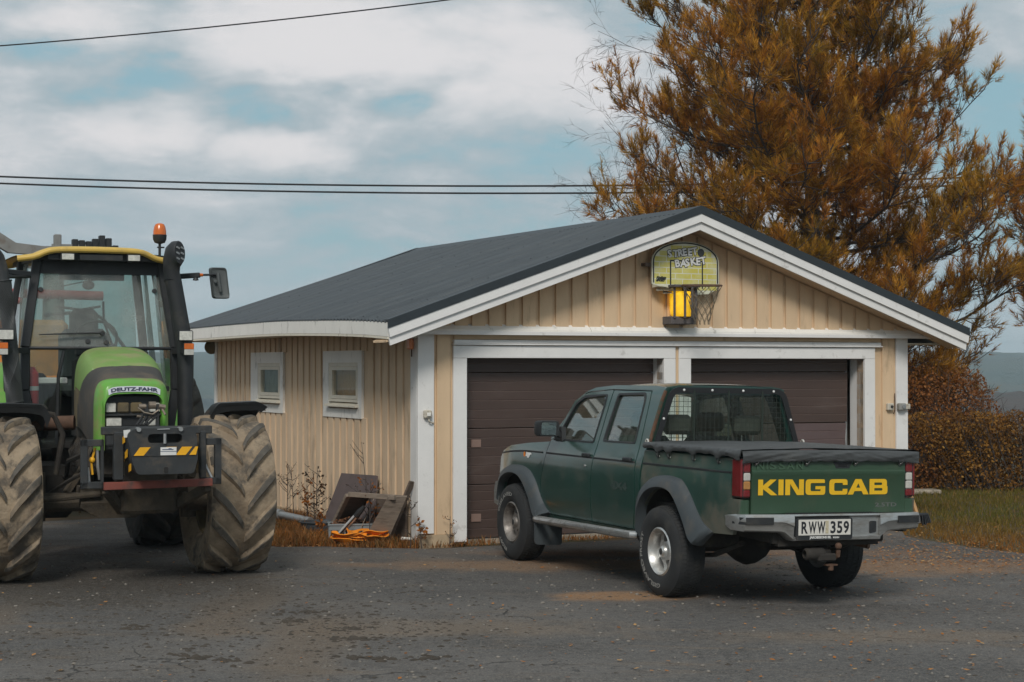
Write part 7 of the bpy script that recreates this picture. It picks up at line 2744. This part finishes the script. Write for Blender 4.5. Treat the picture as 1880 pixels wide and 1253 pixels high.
def weed(label, u, y, H, seed, leaf_cols, n_br=9, leafn=26, seedy=False, group='weeds along the garage wall'):
    r = random.Random(seed)
    t = thing('weed', label, 'plant', tuple(gw(u, y)), G_RZ, group)
    mb = MB()
    lf = Leafy()
    top = Vector((r.uniform(-.1, .1) * H, r.uniform(-.15, .15) * H, H))
    pts = [Vector((0, 0, -.02)).lerp(top, i / 6) + Vector((.02 * noise.noise((i, seed, 0)), .03 * noise.noise((i, seed, 5)), 0)) for i in range(7)]
    mb.tube(pts, [.007 * (1 - .7 * i / 6) for i in range(7)], 5)
    tips = [pts[-1]]
    for b in range(n_br):
        s_ = r.uniform(.25, .95)
        i = min(5, int(s_ * 6))
        p = pts[i].lerp(pts[i + 1], s_ * 6 - i)
        d = Vector((r.uniform(-1, 1), r.uniform(-1, 1), r.uniform(.3, 1.1))).normalized()
        L = H * r.uniform(.12, .32)
        e = p + d * L
        mb.tube([p, p.lerp(e, .5) + Vector((0, 0, -.01)), e], [.004, .003, .002], 4, cap=False)
        tips.append(e)
        for q in range(3): tips.append(p.lerp(e, r.uniform(.4, 1)))
    mb.build('stem', M_TWIG, t, 0)
    for k in range(leafn):
        p = r.choice(tips) + rv(r) * .02
        d = (rv(r) + Vector((0, 0, -.3))).normalized()
        w = d.cross(rv(r)).normalized()
        l = r.uniform(.018, .05) * (0.5 if seedy else 1)
        lf.quad(p, p + d * l * .5 + w * l * .35, p + d * l, p + d * l * .5 - w * l * .35, r.choice(leaf_cols))
    lf.build('leaves', M_LEAF, t)['kind'] = 'stuff'
    return t


WB = [(.06, .035, .02), (.09, .045, .02), (.04, .028, .02)]
WO = [(.34, .11, .014), (.26, .085, .014), (.14, .06, .02)]
weed('tall thin weed with dark seed heads before the sheet of board', -.22, .55, 1.05, 1, WB, 7, 40, True)
weed('bushy brown weed beside the dark tub', -.34, 1.95, .72, 2, WB, 16, 90)
weed('dry twiggy weed close to the tractor tyre', -.30, 2.75, .62, 3, WB, 16, 70, True)
weed('orange leaved weed between the tractor tyre and the tub', -.36, 2.15, .52, 4, WO, 12, 90)
weed('small orange weed at the near edge of the wooden box', -.60, 1.05, .30, 5, WO, 12, 80)
weed('reddish stemmed weed rising in front of the wooden box', -.36, .28, .66, 6, [(.34, .11, .02), (.20, .08, .02)], 9, 60)
weed('dark seeded weed before the white corner trim', -.06, -.10, .48, 7, WB, 9, 60, True)
weed('orange weed at the foot of the white corner trim', .05, -.13, .30, 8, WO, 8, 54)
weed('drooping weed with dark seeds beside the door frame', .38, -.10, .30, 9, WB + WO, 7, 44, True)
weed('fine dry weed on the wall behind the tractor fender', -.20, 3.3, .66, 10, WB, 12, 60, True)
weed('brown weed under the first window', -.20, 2.35, .60, 11, WB, 14, 70, True)
weed('low weed before the first garage door', .95, -.12, .22, 12, WB, 8, 30, True)


def litter():
    r = random.Random(77)
    lf = Leafy()
    cols = [(.42, .15, .025), (.33, .13, .035), (.45, .21, .07), (.20, .09, .035), (.52, .30, .12)]
    def leaf(x, y, s, z=.004):
        a = r.uniform(0, 6.283)
        u = Vector((math.cos(a), math.sin(a), r.uniform(-.25, .25)))
        w = Vector((-math.sin(a), math.cos(a), r.uniform(-.25, .25)))
        p = Vector((x, y, z + s * .2))
        c = r.choice(cols)
        lf.quad(p - u * s * .5, p + w * s * .28, p + u * s * .5, p - w * s * .28, c)
    n = 0
    while n < 4200:
        x, y = r.uniform(-7, 9), r.uniform(9.6, 21)
        wgt = .10 + .9 * max(0, min(1, (x + .5) / 3)) * (.35 + .65 * max(0, noise.noise((x * .9, y * .9, 3)) + .3))
        if x > 2.5 and y > 14.5: wgt += .35
        if y > 17.5 and -2.6 < x < 4.5: wgt += .2
        if r.random() > wgt: continue
        leaf(x, y, r.uniform(.016, .048))
        n += 1
    # drifts at the edges of the yard
    for k in range(2600):
        f = r.random()
        if f < .45: x, y = r.gauss(4.35, .45), r.gauss(17.6, .75)
        elif f < .65: x, y = r.gauss(3.7, .7), r.gauss(16.9, .25)
        elif f < .82:
            q = gw(r.uniform(.2, 6.3), r.gauss(-.16, .09)); x, y = q.x, q.y
        else:
            x, y = r.uniform(-2.7, -.9), r.gauss(18.35, .12)
        leaf(x, y, r.uniform(.015, .042), .008)
    tag(lf.build('fallen_leaves', M_LEAF), 'orange and tan fallen leaves scattered over the asphalt', 'leaves', kind='stuff')
    # mud crumbs and clods dropped by the tractor
    mb = MB()
    def clod(x, y, s):
        n0 = len(mb.v)
        P, Q = 7, 4
        vs = [(x, y, s * r.uniform(.35, .6))]
        for i in range(1, Q):
            for k in range(P):
                a = 6.283 * k / P
                rr = s * math.sin(i / (Q - 1) * 1.57) * r.uniform(.75, 1.25)
                vs.append((x + rr * math.cos(a) * 1.3, y + rr * math.sin(a), max(-.004, s * .5 * math.cos(i / (Q - 1) * 1.57) * r.uniform(.7, 1.2) - .003)))
        fs = [(0, 1 + k, 1 + (k + 1) % P) for k in range(P)]
        for i in range(Q - 2):
            for k in range(P):
                fs.append((1 + i * P + k, 1 + (i + 1) * P + k, 1 + (i + 1) * P + (k + 1) % P, 1 + i * P + (k + 1) % P))
        mb.add(vs, fs)
    for k in range(3200):
        f = r.random()
        if f < .6: x, y = r.gauss(-2.3, 1.2), r.gauss(13.0, 1.7)
        elif f < .85: x, y = r.gauss(-1.2, .5), r.gauss(12.6, .9)
        else: x, y = r.uniform(-6, 6), r.uniform(9.8, 17)
        if y < 9.5: continue
        s = r.choice((.005, .006, .008, .011, .016)) * r.uniform(.7, 1.4)
        clod(x, y, s)
    for x, y in ((-1.1, 12.1), (-.95, 11.3), (-2.65, 12.6), (-2.0, 11.35), (-1.75, 11.2), (-1.55, 13.4), (-1.6, 12.9), (-1.1, 12.55), (-.75, 11.25), (-.5, 11.3), (-3.6, 13.8)):
        for q in range(16): clod(x + r.gauss(0, .085), y + r.gauss(0, .06), r.uniform(.010, .032))
    tag(mb.build('mud_clods', pmat('dark_mud', (.050, .040, .030), .95, var=.35, vscale=9), ang=0, fix=False), 'crumbs and clods of dark mud dropped on the asphalt', 'mud', kind='stuff')
    mb2 = MB()
    for k in range(900):
        x, y, s = r.uniform(-7, 7), r.uniform(9.7, 18), r.uniform(.006, .014)
        mb2.sphere((x, y, s * .3), s, 6, 4, sc=(r.uniform(.8, 1.4), r.uniform(.8, 1.3), .7))
    tag(mb2.build('pebbles', pmat('grey_pebble', (.20, .18, .155), .9, var=.3, vscale=3), ang=40, fix=False), 'small pale pebbles loose on the asphalt', 'pebbles', kind='stuff')


litter()

# ------------------------------------------------------------------ the air: far hills fade to blue
def haze():
    m = bpy.data.materials.new('air')
    m.use_nodes = True
    t = NT(m.node_tree)
    v = t.n('ShaderNodeVolumePrincipled', {'Color': (.72, .88, .95), 'Density': .00042, 'Anisotropy': 0.0})
    t.n('ShaderNodeOutputMaterial', {'Volume': v.outputs[0]})
    o = MB().box(-2500, 2500, -2500, 2500, -34, 34).build('haze', m, ang=0)
    tag(o, 'thin blue haze in the air over the whole valley', kind='stuff')


haze()
